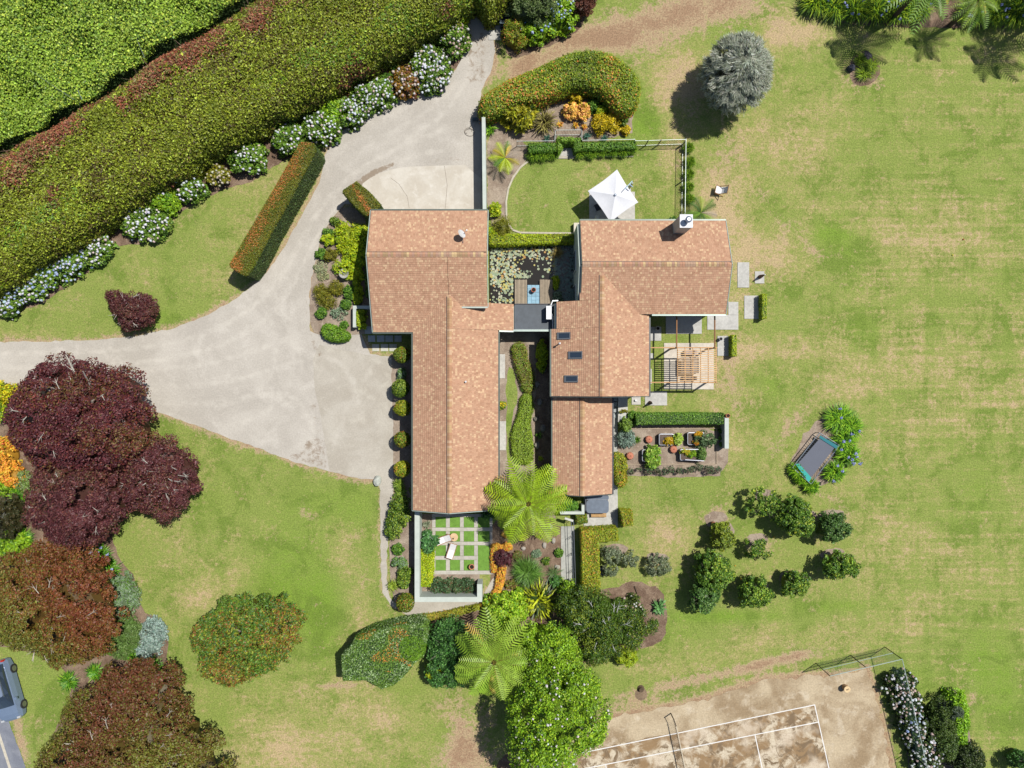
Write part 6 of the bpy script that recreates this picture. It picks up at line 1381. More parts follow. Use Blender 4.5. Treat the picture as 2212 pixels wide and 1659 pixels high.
hedge([(1204, 298), (1212, 296), (1213, 322), (1206, 330)], 1.1, [(L(120, 160, 50), 3), (L(150, 186, 60), 2)], 'creeper on the west side of the gap arch', leaf=.07, dens=300, rnd=.1, amp=.06)
hedge([(1238, 298), (1256, 297), (1254, 322), (1242, 326)], 1.1, [(L(100, 140, 40), 3), (L(130, 166, 54), 2)], 'creeper on the east side of the gap arch', leaf=.07, dens=300, rnd=.2, amp=.06)
hedge([(1212, 296), (1239, 296), (1238, 304), (1213, 305)], 1.3, [(L(120, 160, 50), 3), (L(150, 186, 60), 2)], 'creeper on top of the gap arch', leaf=.07, dens=260, rnd=.1, amp=.06)
hedge([(1104, 745), (1122, 738), (1137, 750), (1139, 775), (1149, 800), (1154, 830), (1148, 850), (1130, 846), (1121, 815), (1111, 785)], .6, [(L(130, 122, 50), 3), (L(128, 156, 44), 4), (L(156, 136, 70), 1)], 'brown-green groundcover mound, northern one between the wings', leaf=.06, dens=330, rnd=.35, amp=.11, sm=1)
hedge([(1126, 852), (1148, 852), (1152, 880), (1144, 905), (1149, 940), (1152, 975), (1147, 1003), (1117, 1003), (1106, 980), (1104, 940), (1112, 915), (1123, 885)], .6, [(L(138, 166, 46), 3), (L(158, 180, 58), 2), (L(110, 136, 38), 2)], 'green groundcover mound, southern one between the wings', leaf=.06, dens=330, rnd=.35, amp=.07, sm=1)
hedge([(1326, 982), (1340, 980), (1353, 990), (1355, 1015), (1348, 1022), (1353, 1030), (1351, 1050), (1338, 1053), (1332, 1045), (1326, 1010)], 1.1, YH + OLIVE[1:2], 'yellow-green lumpy hedge against the southeast wing', leaf=.07, dens=300, rnd=.3, amp=.08, sm=1)
hedge([(908, 1182), (935, 1183), (934, 1240), (930, 1268), (908, 1268)], .9, LIME, 'bright lime hedge inside the courtyard wall', leaf=.07, dens=320, rnd=.25, amp=.07)

# ---- big trees
tree('copper_maple', 'small dark purple maple alone on the lawn above the drive', 'tree', [(232, 628), (248, 626), (262, 640), (280, 627), (300, 634), (325, 642), (338, 668), (330, 690), (320, 705), (295, 703), (268, 714), (252, 700), (256, 688), (240, 676), (232, 655)], .9, 2.3, .26, PURPLE, .085, 44, 1.3, trunkc=C(214, 204, 192), nl=7, up=1.02)
tree('copper_beech', 'largest dark purple tree beside the drive, northern crown', 'tree', [(60, 802), (65, 778), (82, 770), (100, 776), (120, 765), (135, 785), (160, 790), (187, 780), (205, 796), (220, 797), (247, 789), (255, 806), (275, 805), (290, 822), (297, 854), (302, 870), (316, 889), (305, 905), (317, 954), (300, 985), (240, 1010), (150, 1020), (70, 1020), (50, 984), (15, 954), (18, 925), (5, 899), (20, 860), (42, 834)], 2.6, 6.2, .5, PURPLE2, .125, 70, 1.25, tr=.3, nl=9, up=1.0, clumpscale=1.0, trunkc=C(196, 190, 178))
tree('copper_beech', 'dark purple tree with dense rounded crown, southern one of the purple group', 'tree', [(66, 1010), (120, 1000), (180, 1000), (235, 1015), (270, 1050), (280, 1078), (272, 1100), (252, 1124), (240, 1145), (210, 1162), (180, 1184), (140, 1182), (107, 1177), (80, 1150), (57, 1129), (42, 1098), (58, 1070), (62, 1045)], 2.2, 5.4, .45, PURPLE, .115, 70, 1.25, tr=.25, nl=7, clumpscale=1.2, trunkc=C(190, 182, 170))
tree('copper_beech', 'smaller dark purple tree at the right side of the purple group, over the lawn', 'tree', [(315, 958), (335, 950), (352, 949), (370, 960), (383, 972), (388, 990), (405, 996), (422, 1014), (416, 1030), (422, 1056), (408, 1075), (400, 1094), (375, 1100), (352, 1132), (335, 1115), (312, 1107), (290, 1096), (268, 1088), (262, 1040), (280, 990), (296, 965)], 1.9, 4.4, .42, PURPLE, .11, 64, 1.2, tr=.2, nl=8, up=1.04, clumpscale=1.2, trunkc=C(196, 188, 178))
tree('rusty_beech', 'rust and olive tree at the left edge below the purple group', 'tree', [(-70, 1250), (-30, 1215), (30, 1205), (90, 1168), (130, 1172), (160, 1180), (192, 1190), (205, 1220), (228, 1262), (232, 1300), (243, 1345), (238, 1380), (225, 1405), (200, 1420), (172, 1434), (130, 1448), (112, 1450), (92, 1430), (72, 1412), (20, 1402), (-20, 1390), (-70, 1360)], 2.2, 5.4, .46, RUSTY, .115, 66, 1.25, tr=.25, nl=8, up=1.03, clumpscale=.38, mixr=.55, trunkc=C(190, 180, 165))
tree('rusty_beech', 'large rust-brown and olive tree at the bottom left edge', 'tree', [(285, 1436), (320, 1440), (350, 1451), (372, 1478), (376, 1530), (390, 1566), (425, 1586), (440, 1605), (450, 1624), (472, 1664), (500, 1720), (470, 1790), (60, 1790), (60, 1700), (72, 1640), (95, 1620), (112, 1591), (125, 1560), (125, 1531), (150, 1505), (180, 1490), (200, 1466), (230, 1452)], 2.4, 6.0, .5, RUSTG, .12, 68, 1.25, tr=.3, nl=10, up=1.03, clumpscale=.42, mixr=.6, trunkc=C(190, 180, 165))
tree('titoki_tree', 'broad green tree with orange-tinged leaves alone on the south lawn', 'tree', [(490, 1287), (512, 1296), (537, 1288), (560, 1300), (585, 1302), (610, 1292), (618, 1315), (647, 1330), (640, 1360), (643, 1384), (625, 1408), (610, 1420), (606, 1440), (596, 1452), (575, 1448), (556, 1460), (530, 1466), (512, 1478), (500, 1482), (492, 1499), (480, 1480), (435, 1461), (438, 1440), (430, 1418), (402, 1392), (400, 1380), (420, 1355), (455, 1332), (472, 1312), (480, 1300)], 1.9, 4.2, .40, [(L(104, 136, 44), 4), (L(76, 112, 46), 4), (L(154, 160, 50), 2), (L(150, 100, 50), 1.8), (L(130, 112, 44), 2)], .12, 56, 1.2, tr=.2, nl=6, clumpscale=1.1)
# silver wispy tree
tree('silver_tree', 'rounded silvery-grey tree with wispy twigs in the upper lawn', 'tree', (1598, 150, 72, 76, .05), 2.1, 5.6, .3, SILVER, .05, 50, 1.0, aspect=13.0, radial=True, flop=.9, trunkc=C(150, 140, 130), nl=6, corecol=L(70, 74, 62), core=True)
# the green flowering tree and its neighbours at the bottom
FL = (85, .05, [(C(244, 240, 240), 3), (C(236, 220, 214), 1)])
tree('flowering_tree', 'large bright green tree dotted with white flowers left of the tennis court', 'tree', [(1140, 1470), (1180, 1450), (1230, 1445), (1268, 1450), (1285, 1470), (1300, 1500), (1318, 1535), (1322, 1570), (1312, 1590), (1290, 1612), (1255, 1632), (1240, 1650), (1225, 1700), (1150, 1720), (1098, 1660), (1096, 1620), (1105, 1590), (1100, 1550), (1110, 1510)], 3.6, 8.0, .45, BGREEN, .11, 60, 1.1, flowers=(120, .085, FL[2]), tr=.22, clumpscale=1.3)
tree('flowering_tree', 'bright green tree with few white flowers just right of the southern tree fern', 'tree', [(1120, 1375), (1160, 1362), (1200, 1360), (1225, 1372), (1245, 1390), (1256, 1420), (1260, 1450), (1240, 1480), (1190, 1500), (1140, 1500), (1115, 1470), (1110, 1420), (1128, 1400)], 2.4, 5.8, .42, BGREEN, .11, 58, 1.1, flowers=(26, .08, FL[2]), tr=.2, clumpscale=1.3)
tree('bushy_tree', 'dense mid-green tree with bare grey twigs southeast of the handrail path', 'tree', [(1215, 1290), (1245, 1268), (1290, 1278), (1330, 1290), (1345, 1310), (1365, 1330), (1395, 1335), (1420, 1345), (1415, 1362), (1390, 1375), (1385, 1395), (1370, 1410), (1340, 1420), (1310, 1430), (1270, 1440), (1255, 1420), (1245, 1380), (1222, 1350), (1205, 1320)], 1.6, 4.0, .38, [(L(84, 112, 30), 4), (L(56, 86, 28), 3), (L(124, 140, 40), 2)], .10, 54, 1.2, nl=8, up=1.02, trunkc=C(200, 200, 196))
shrub(1361, 1312, 27, 26, 1.3, [(L(60, 90, 34), 3), (L(96, 112, 44), 2)], 'hydrangea with pinkish white heads beside the bushy southeast tree', 'hydrangea', 'hydrangea', flowers=(40, .085, PINKF), per=30)
tree('dark_shrub_tree', 'dark blue-green shrub between the big clipped hedge and the southern tree fern', 'shrub', [(925, 1375), (945, 1350), (975, 1335), (1010, 1345), (1030, 1390), (1025, 1450), (1000, 1488), (960, 1490), (930, 1480), (918, 1455), (925, 1420)], 1.0, 2.8, .36, DARK, .11, 44, 1.15, nl=4)
shrub(938, 1442, 17, 16, 1.9, LIME, 'small lime shrub in front of the dark blue-green shrub', per=30, leaf=.1)
shrub(1092, 1318, 48, 44, 2.3, [(L(150, 190, 40), 3), (L(190, 214, 60), 2), (L(110, 160, 36), 2)], 'bright lime rounded shrub south of the orange groundcover', per=40, leaf=.11, cl=.32, name='large_shrub')
shrub(1225, 1275, 22, 22, 1.6, BGREEN, 'green shrub at the south end of the handrail path', per=34)
# ---- spiky plants
tuft(1165, 1296, 46, 1.3, [(L(180, 190, 40), 3), (L(110, 120, 34), 2), (L(60, 84, 34), 2)], 'large yellow-striped bromeliad south of the fern garden', 170, .13, 'bromeliad', 'bromeliad', droop=.5)
tuft(1140, 1236, 38, 1.0, [(L(110, 150, 60), 3), (L(84, 124, 44), 3)], 'fine green spiky clump in the gravel south of the big tree fern', 620, .035, 'yucca', 'spiky plant')
tuft(1197, 1238, 21, .4, [(L(110, 140, 80), 3), (L(90, 116, 60), 2)], 'small green tuft beside the concrete path', 90, .03)
tuft(1176, 264, 33, .95, [(L(130, 124, 60), 3), (L(170, 160, 90), 2), (L(80, 70, 40), 2)], 'bronze flax with arching leaves in the upper shrub bed', 170, .055, 'flax', 'flax')
shrub(1120, 250, 32, 33, 1.5, [(L(160, 160, 36), 3), (L(196, 190, 44), 2), (L(120, 124, 34), 2)], 'yellow-green bamboo-like shrub at the west end of the upper bed', leaf=.16, aspect=4.0, per=28)
shrub(1150, 228, 17, 15, 1.2, MID, 'olive green shrub between the yellow shrub and the flax', leaf=.12, aspect=3.0)
shrub(1232, 240, 15, 16, .9, PEACH, 'peach-yellow shrub, left one of the pair under the comma hedge', per=30)
shrub(1258, 242, 17, 19, .9, PEACH, 'peach-yellow shrub, right one of the pair under the comma hedge', per=30)
shrub(1243, 215, 13, 13, .9, GOLD, 'small golden shrub tucked under the comma hedge', per=28)
shrub(1297, 268, 20, 22, 1.1, GOLD, 'golden yellow conifer ball, left one of the pair', per=44, leaf=.06)
shrub(1322, 264, 20, 22, 1.1, GOLD, 'golden yellow conifer ball, right one of the pair', per=44, leaf=.06)
shrub(1280, 231, 12, 14, .8, GREEN, 'fresh green leafy plant right of the peach shrubs', per=24)
shrub(1298, 241, 12, 12, .8, LIME, 'lime plant behind the golden conifer balls', per=24)
shrub(1346, 256, 11, 16, .7, MID, 'olive green plant at the east end of the upper bed', per=24)
shrub(1351, 281, 8, 12, .5, GOLD, 'small yellow plant at the southeast tip of the upper bed', per=20)
for x, y, r_, lb in ((1209, 269, 10, 'orange bromeliad right of the flax'), (1243, 271, 8, 'orange bromeliad below the peach shrubs'), (1262, 275, 8, 'pale orange bromeliad beside the fence step')):
    tuft(x, y, r_, .35, ORANGE, lb, 34, .05, 'bromeliad', 'bromeliad')
for x, y, r_, lb in ((1181, 299, 9, 'blue-green clump at the fence left of the gap'), (1268, 294, 11, 'blue-green clump at the fence right of the gap'), (1306, 299, 9, 'blue-green clump at the fence below the golden conifers')):
    tuft(x, y, r_, .4, [(L(84, 130, 110), 3), (L(60, 100, 84), 2)], lb, 50, .04, 'agave', 'agave')
TG = [(L(110, 150, 36), 3), (L(144, 176, 48), 2), (L(84, 120, 30), 2)]
lbs = ['first', 'second', 'third', 'fourth', 'fifth', 'sixth']
for i, (x, y) in enumerate(((1153, 335), (1174, 335), (1194, 331))): tuft(x, y, 17, .7, TG, 'mop-headed grass clump, %s from the left, west of the hedge gap' % lbs[i], 380, .034, group='grass clumps along the north edge of the pool lawn')
for i, (x, y) in enumerate(((1253, 331), (1278, 331), (1301, 328), (1323, 327), (1346, 327), (1364, 322))): tuft(x, y, 15, .7, TG, 'mop-headed grass clump, %s from the left, east of the hedge gap' % lbs[i], 340, .034, group='grass clumps along the north edge of the pool lawn')
for i, (x, y) in enumerate(((1487, 320), (1490, 350), (1488, 377), (1487, 405), (1488, 431))): tuft(x, y, 14, .7, TG, 'grass clump, %s from the north, outside the east pool fence' % lbs[i], 320, .036, group='grass clumps outside the east pool fence')
# palms
def palm(fx, fy, rad, n, h, label, pal, seed, dead=0):
    r = rg(seed); x, y, _ = P(fx, fy, h * .8); e_ = empty('palm', (x, y, 0), label, 'palm')
    b = B(); b.tube([(x, y, 0), (x, y, h * .6)], [.12, .09], C(120, 100, 80), 8); b.link('trunk', M_bark, e_)
    for i in range(n):
        a = 6.283 * i / n + r.uniform(-.25, .25); l = rad / KM * r.uniform(.8, 1.1); b = B(); V = []; F = []; k = 0; c = np.array(pal[r.integers(len(pal))][0])
        if i < dead: c = np.array(C(206, 190, 170))
        m_ = 22
        for s in (-1, 1):
            for j in range(m_):
                t = (j + 1) / m_; q = np.array([math.cos(a) * l * t, math.sin(a) * l * t, h * .6 + h * .5 * t * (1.15 - t)]) + np.array([x, y, 0]); pl = rad / KM * .42 * math.sin(math.pi * (.12 + .82 * t)) 
                dirv = np.array([math.cos(a + s * .75), math.sin(a + s * .75), -.25]); w = np.array([math.cos(a), math.sin(a), 0]) * .022
                V += [q - w, q + w, q + dirv * pl]; F.append((k, k + 1, k + 2)); k += 3
        b.add(V, F, c); b.tube([(x, y, h * .6), (x + math.cos(a) * l * .5, y + math.sin(a) * l * .5, h * .6 + h * .5 * .5 * .65), (x + math.cos(a) * l, y + math.sin(a) * l, h * .6 + h * .5 * .15)], .012, C(150, 140, 70), 4, False); b.link('frond', M_leaf, e_)
palm(1091, 338, 34, 12, 1.7, 'small yellow-green palm at the west corner of the pool lawn', GOLD[1:] + LIME[:1] + GREEN[:1], 501, 2)
palm(1517, 457, 36, 12, 1.8, 'small green palm just north of the tall chimney', GREEN + MID, 502, 1)
# ---- west of the garage
W_ = [(725, 478, 11, 10, .5, MID, 'sparse seedling at the north tip of the garage bed'), (708, 502, 11, 9, .5, GREEN, 'small green plant near the drive edge in the garage bed'), (707, 519, 13, 12, .6, LIME, 'small lime plant near the drive edge in the garage bed'),
 (750, 506, 26, 26, .9, LIME, 'lime shrub, northernmost of the bright mass by the garage'), (778, 508, 20, 22, .9, LIME, 'lime shrub with a few white blooms beside the garage roof'), (753, 541, 25, 21, .9, LIME, 'lime shrub in the middle of the bright mass by the garage'), (775, 552, 18, 26, .9, LIME, 'lime shrub touching the garage shadow, middle of the mass'), (750, 580, 26, 20, .8, LIME, 'lime shrub just above the bird bath'), (770, 596, 14, 22, .8, LIME, 'lime shrub right of the bird bath'),
 (694, 550, 12, 11, .6, GREEN, 'green plant left of the brown heath shrub'), (715, 551, 15, 14, .7, OLIVE, 'brownish heath shrub west of the lime mass'), (692, 630, 16, 16, .8, OLIVE, 'olive heath ball, westernmost of three'), (724, 622, 17, 18, .8, OLIVE, 'olive heath ball, northeastern of three'), (705, 647, 20, 19, .8, OLIVE, 'olive heath ball, largest and southernmost of three'), (694, 675, 12, 12, .6, GREEN, 'small green bush below the olive heath balls'), (756, 631, 15, 14, .7, GREEN, 'rounded green bush below the bird bath'), (773, 638, 10, 22, .7, LIME, 'narrow lime bush against the garage shadow'), (747, 658, 10, 10, .6, GREEN, 'small round green bush above the planter wall'), (733, 677, 16, 13, .4, SAGE, 'sparse grey-green plant in the garage bed'), (743, 702, 9, 8, .4, GREEN, 'small leafy plant by the foot of the planter wall'), (780, 688, 13, 22, .8, LIME, 'lime shrub inside the L-shaped planter wall'), (692, 578, 14, 12, .2, [(L(150, 160, 120), 1), (L(170, 170, 130), 1)], 'pale creeping plant by the drive in the garage bed'), (697, 596, 13, 10, .2, [(L(150, 160, 110), 1), (L(176, 170, 130), 1)], 'pale creeping plant just above the olive heath balls')]
for x, y, rx, ry, h, pal, lb in W_: shrub(x, y, rx, ry, h, pal, lb, per=34 if h > .5 else 12, leaf=.075 if pal is not OLIVE else .05, core=h > .45)
hedge([(692, 705), (705, 697), (722, 706), (740, 714), (753, 721), (750, 733), (730, 738), (708, 734), (693, 724)], .8, [(L(110, 156, 34), 3), (L(140, 176, 50), 2), (L(80, 120, 30), 2)], 'bean-shaped green bush at the south end of the garage bed', leaf=.07, dens=330, rnd=.35, amp=.06, sm=1)
hedge([(786, 500), (799, 500), (799, 640), (790, 640)], .5, [(L(110, 150, 50), 3), (L(80, 110, 40), 2)], 'dark groundcover strip along the garage wall in its shadow', leaf=.07, dens=200, rnd=.2, amp=.06)
BALL = [(L(110, 134, 36), 4), (L(150, 164, 44), 2), (L(170, 100, 50), 1.3), (L(80, 106, 30), 2)]
for i, (x, y, r_, pal, lb) in enumerate(((868, 767, 17.5, BALL, 'clipped ball topiary at the stepping stones, northernmost along the long west wing'), (865, 838, 19, MID, 'looser green ball topiary, second from the north along the long west wing'), (869, 881.5, 17.5, YH, 'yellow-tinged ball topiary, third from the north along the long west wing'), (869, 949, 17.5, BALL, 'ball topiary, fourth from the north, with wide gaps either side'), (869, 1013, 18, YH, 'yellow-tinged ball topiary, fifth from the north, above the strappy clump'), (876, 1302, 20, BALL, 'ball topiary at the southwest corner outside the courtyard wall'))):
    s = ns(); r = rg(s); z = 1.25; rad = r_ / KM * .95; x_, y_, _ = P(x, y, z); e_ = empty('ball_topiary', (x_, y_, 0), lb, 'topiary', 'ball topiaries beside the house')
    b = B(); n = 2600; d = r.normal(size=(n, 3)); d /= np.linalg.norm(d, axis=1)[:, None]; bumpy = 1 + .07 * n3(d, 3.5, s)[:, None] + r.normal(size=(n, 1)) * .035
    pos = d * rad * bumpy + np.array([x_, y_, z]); leaves(b, pos, d, .062, pcol(pos, pal, r, s, 4, .8, .18), r, 1.6, .5)
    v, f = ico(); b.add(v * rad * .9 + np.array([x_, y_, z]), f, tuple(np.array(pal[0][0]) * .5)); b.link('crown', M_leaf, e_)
    b = B(); b.tube([(x_, y_, 0), (x_, y_, z)], .035, C(120, 104, 88), 6); b.link('trunk', M_bark, e_)
shrub(868, 808, 9, 12, .6, SAGE + GREEN[:1], 'small grey-green bush between the first two ball topiaries', per=24)
for i, (x, y) in enumerate(((862, 1046), (866, 1062))): tuft(x, y, 16, .6, [(L(130, 160, 50), 3), (L(160, 184, 70), 2), (L(90, 120, 40), 2)], 'strappy clump beside the long west wing, %s one' % ('northern' if i == 0 else 'southern'), 130, .04)
for x, y, rx, ry, h, pal, lb in ((864, 1090, 19, 22, 1.1, MID, 'dark green shrub below the strappy clumps'), (862, 1118, 25, 22, 1.2, MID, 'widest green shrub along the wing, beside the gravel path'), (850, 1145, 17, 17, .9, MID, 'green shrub leaning out over the gravel path'), (859, 1187, 11, 11, .5, GREEN, 'small isolated green plant in the bed by the courtyard wall'), (863, 1216, 16, 11, .6, SAGE + GREEN, 'leafy plant, middle of the bed by the courtyard wall'), (876, 1238, 14, 15, .7, MID, 'olive bush against the courtyard wall'), (873, 1256, 14, 14, .7, MID, 'rounded bush next to the yellow strappy clump')):
    shrub(x, y, rx, ry, h, pal, lb, per=32)
tuft(849, 1264, 15, .5, [(L(160, 180, 60), 3), (L(120, 150, 50), 2)], 'yellow-green strappy clump at the path bend', 110, .04)
# ---- courtyard plants
shrub(925, 1172, 19, 20, 1.2, [(L(84, 134, 70), 3), (L(60, 104, 56), 2), (L(110, 160, 90), 1)], 'big-leaved green shrub leaning over the courtyard lounger', leaf=.18, per=22, aspect=1.3)
tuft(923, 1132, 11, .4, [(L(150, 160, 130), 3), (L(120, 130, 100), 2)], 'grey spiky plant in the northwest corner of the courtyard', 70, .035, 'agave', 'agave')
RO = [(L(70, 100, 60), 3), (L(96, 124, 80), 2), (L(110, 90, 60), 1)]
for i, x in enumerate((945, 967, 990, 1012)): shrub(x, 1264, 15, 15, .9, RO, 'dark leafy rose bush in the courtyard, %s from the west' % lbs[i], 'rose_bush', 'rose bush', per=26, leaf=.08)
hedge([(1063, 1100), (1070, 1100), (1070, 1118), (1040, 1118), (1042, 1104)], .5, DARK, 'grey-green shade plants under the fern at the courtyard corner', leaf=.08, dens=150, rnd=.2, amp=.08)
shrub(1086, 1206, 19, 20, .8, [(L(96, 50, 56), 3), (L(80, 40, 44), 2)], 'dark purple shrub beside the orange groundcover', per=40)
shrub(1096, 1180, 10, 8, .5, ORANGE, 'small orange plant above the purple shrub', per=24)
shrub(1170, 770, 11, 34, 1.0, LIME, 'narrow lime shrub against the east wing gutter', per=32)
shrub(1084, 875, 9, 8, .6, GREEN + GOLD[:1], 'small green and yellow plant against the long west wing', per=20)
tuft(1165, 940, 9, .4, GREEN, 'small leafy plant on the shaded rocks, northern one', 26, .07)
tuft(1168, 990, 8, .4, LIME, 'small leafy plant on the shaded rocks, southern one', 26, .06)
tuft(1135, 838, 12, .4, STRAP, 'bright strappy tuft at the waist of the groundcover mounds', 60, .03)
for i, (x, y) in enumerate(((1163, 760), (1160, 830), (1166, 868), (1158, 905), (1172, 925), (1160, 962), (1175, 800), (1176, 1010))): rock(x, y, R.uniform(4, 7), R.uniform(5, 9), .3, C(150, 142, 132), ['grey rock west of the narrow lime shrub', 'rock in the dark channel, level with the lowest skylight', 'rock in the channel, level with the joint of the east wings', 'rock in the channel, level with the vegetable garden hedge', 'rock tight against the small wing gutter, level with the garden hedge', 'rock in the channel between the two small leafy plants', 'rock just below the narrow lime shrub', 'rock at the south end of the channel near the fern'][i], 60 + i)
FU = [(L(150, 120, 60), 2), (L(110, 84, 50), 2), (L(120, 140, 50), 2)]
for x, y, rx, ry, h, pal, lb in ((1108, 1152, 14, 11, .5, FU, 'brownish low fern clump under the west side of the big tree fern'), (1208, 1194, 9, 8, .4, GREEN, 'small green plant against the concrete path, halfway down'), (1118, 1200, 10, 9, .4, [(L(130, 110, 60), 2), (L(110, 130, 60), 2)], 'dull green plant between the purple shrub and the yucca'),
    (1160, 1196, 9, 7, .35, SAGE, 'sparse grey plant north of the yucca'), (1180, 1212, 8, 7, .35, MID, 'small plant right of the yucca'), (1104, 1262, 12, 9, .4, FU, 'brown-green groundcover by the orange band'), (1120, 1276, 12, 10, .6, BGREEN, 'green plant between the yucca and the lime shrub'), (1200, 1256, 12, 11, .7, DARK, 'dark small shrub between the tuft and the green shrub by the path'), (1092, 1152, 9, 8, .4, PEACH, 'peach coloured plant above the purple shrub')):
    shrub(x, y, rx, ry, h, pal, lb, per=26)
# pond edge plants
tuft(1205, 546, 15, .7, [(L(176, 160, 96), 3), (L(150, 130, 70), 2)], 'straw-coloured sedge clump in the lily pond', 200, .02)
shrub(1200, 610, 8, 14, .4, LIME, 'small lime water plant right of the eastern deck', per=20)
shrub(1204, 643, 11, 13, .4, SAGE, 'pale water plant at the foot of the eastern deck', per=20)
shrub(1070, 452, 12, 14, .9, LIME, 'lime shrub in the bed by the garage corner', per=30)
shrub(1083, 490, 22, 22, 1.3, [(L(150, 150, 40), 3), (L(120, 124, 40), 2)], 'olive-yellow feathery shrub beside the garage roof', per=60, leaf=.05)
shrub(1062, 506, 10, 14, .9, LIME, 'lime shrub wedged between the garage roof and the feathery shrub', per=30)
tuft(1060, 280, 15, .5, STRAP, 'leafy green clump behind the head of the tall wall', 60, .06)
shrub(1452, 474, 7, 6, .4, GREEN, 'tiny green plant at the northeast wing gutter by the chimney', per=20)
# ---- orchard
OG_ = 'fruit trees of the orchard'
for (x, y, rx, ry, h, pal, dn, lb) in (
    (1648, 1085, 36, 36, 2.0, CITRUS, .55, 'sparse open fruit tree, northernmost of the orchard'), (1722, 1120, 44, 42, 2.6, CITRUS, 1.2, 'large dense fruit tree in the top row of the orchard'), (1803, 1142, 38, 30, 2.2, [(L(80, 116, 48), 4), (L(54, 86, 36), 3), (L(118, 150, 76), 2)], 1.0, 'bluish dark green fruit tree, rightmost of the top row'),
    (1562, 1160, 28, 28, 1.9, [(L(150, 164, 50), 3), (L(120, 144, 40), 2), (L(90, 110, 36), 2)], 1.1, 'yellow-green fruit tree beside the bare circle with the pot'), (1635, 1184, 30, 28, 1.6, CITRUS, .5, 'thin straggly fruit tree left of the orchard centre'), (1545, 1236, 46, 42, 2.6, CITRUS, 1.2, 'large dark fruit tree at the left of the orchard'), (1522, 1292, 34, 32, 2.2, [(L(88, 128, 54), 4), (L(58, 92, 38), 3), (L(130, 164, 84), 2)], 1.1, 'blue-green fruit tree at the lower left corner of the orchard'),
    (1634, 1282, 36, 38, 2.2, CITRUS, .9, 'fruit tree in the lower middle of the orchard'), (1718, 1262, 30, 30, 1.9, CITRUS, 1.0, 'compact fruit tree below the orchard centre'), (1818, 1224, 38, 34, 2.2, CITRUS, .9, 'fruit tree at the right edge of the orchard')):
    tree('fruit_tree', lb, 'tree', (x, y, rx * .92, ry * .92, .26), h * .45, h * 1.1, .22, pal, .115, 30, dn * .85, group=OG_, tr=.07, nl=7, core=dn > .8, up=.95)
for x, y, rx, ry, lb in ((1322, 1200, 22, 20, 'small grey-leaved olive bush nearest the L-shaped hedge'), (1362, 1210, 17, 16, 'small grey-leaved olive bush, middle of the three'), (1422, 1222, 28, 22, 'grey-leaved olive bush, largest and easternmost of the three'), (1318, 1232, 16, 14, 'thin green sapling beside the dark bin by the L-shaped hedge')):
    tree('olive_bush', lb, 'bush', (x, y, rx, ry, .16), .4, 1.4, .16, [(L(120, 134, 96), 3), (L(90, 104, 70), 3), (L(150, 160, 130), 2)], .075, 24, .75, tr=.03, core=False)
rr_ = rg(9); b = B(); X_, Y_, _ = P(1302, 1233, .5); b.lathe(X_, Y_, [(.24, 0), (.32, .5), (.3, .62), (.05, .66)], C(60, 66, 80), 16, 1, 1.2); b.link('compost_bin', M_rubber, label='dark compost bin against the L-shaped hedge', cat='bin')
for i, (x, y) in enumerate(((1588, 1222), (1600, 1250), (1672, 1160))):
    X_, Y_, _ = P(x, y, .05); b = B(); balls(b, np.array([[X_, Y_, .05]]), np.array([.05]), np.array([C(250, 180, 40)]), rr_); b.link('fallen_fruit', M_petal, label=['fallen orange right of the large dark fruit tree', 'fallen orange just below the other one left of the orchard centre', 'fallen orange between the straggly and the dense fruit trees'][i], cat='orange')
# ---- vegetable garden plants
shrub(1353, 948, 18, 18, .8, [(L(134, 156, 140), 3), (L(110, 132, 114), 2), (L(156, 176, 160), 1)], 'rounded blue-grey shrub at the house end of the vegetable garden', per=34)
tuft(1376, 949.5, 10, .4, GREEN, 'small bright grass tuft beside the blue-grey shrub', 110, .025)
shrub(1409, 985, 17, 24, 1.0, [(L(140, 180, 60), 3), (L(170, 196, 80), 2), (L(100, 140, 50), 1)], 'lush lime leafy plant spilling out of its planter', 'leafy_vegetable', 'plant', leaf=.2, per=16, aspect=1.2)
shrub(1445, 953, 12, 8, .75, [(C(250, 214, 40), 3), (C(240, 190, 30), 2), (L(110, 150, 50), 1)], 'yellow flowers in the northwest planter', 'yellow_flowers', 'flowers', per=26)
shrub(1463, 948, 10, 13, .9, [(L(170, 200, 70), 3), (L(190, 206, 110), 2)], 'pale green plant at the right end of the northwest planter', per=22)
shrub(1507, 938, 11, 5, .75, [(C(250, 206, 40), 3), (C(244, 170, 40), 2), (L(110, 150, 50), 1)], 'orange-yellow flowers on the upper rim of the northeast planter', 'orange_flowers', 'flowers', per=26)
shrub(1502, 956, 7, 5, .75, [(C(244, 160, 50), 3), (L(110, 150, 50), 1)], 'small orange flowers at the lower rim of the northeast planter', 'orange_flowers', 'flowers', per=22)
shrub(1521, 950, 22, 17, 1.1, [(L(100, 126, 80), 3), (L(76, 104, 60), 2)], 'feathery grey-green herb overflowing the northeast planter', leaf=.07, per=20, core=False, aspect=3)
shrub(1478, 976, 10, 5, .7, [(C(246, 214, 50), 2), (L(150, 180, 60), 2)], 'yellow-green lettuce row in the southeast planter', 'lettuce', 'plant', per=22)
shrub(1493, 980, 9, 8, .7, BGREEN, 'green seedlings in the middle of the southeast planter', per=22)
shrub(1515, 980, 10, 14, .8, [(L(96, 130, 60), 3), (L(130, 160, 80), 2)], 'loose green herb at the right end of the southeast planter', per=20, core=False)
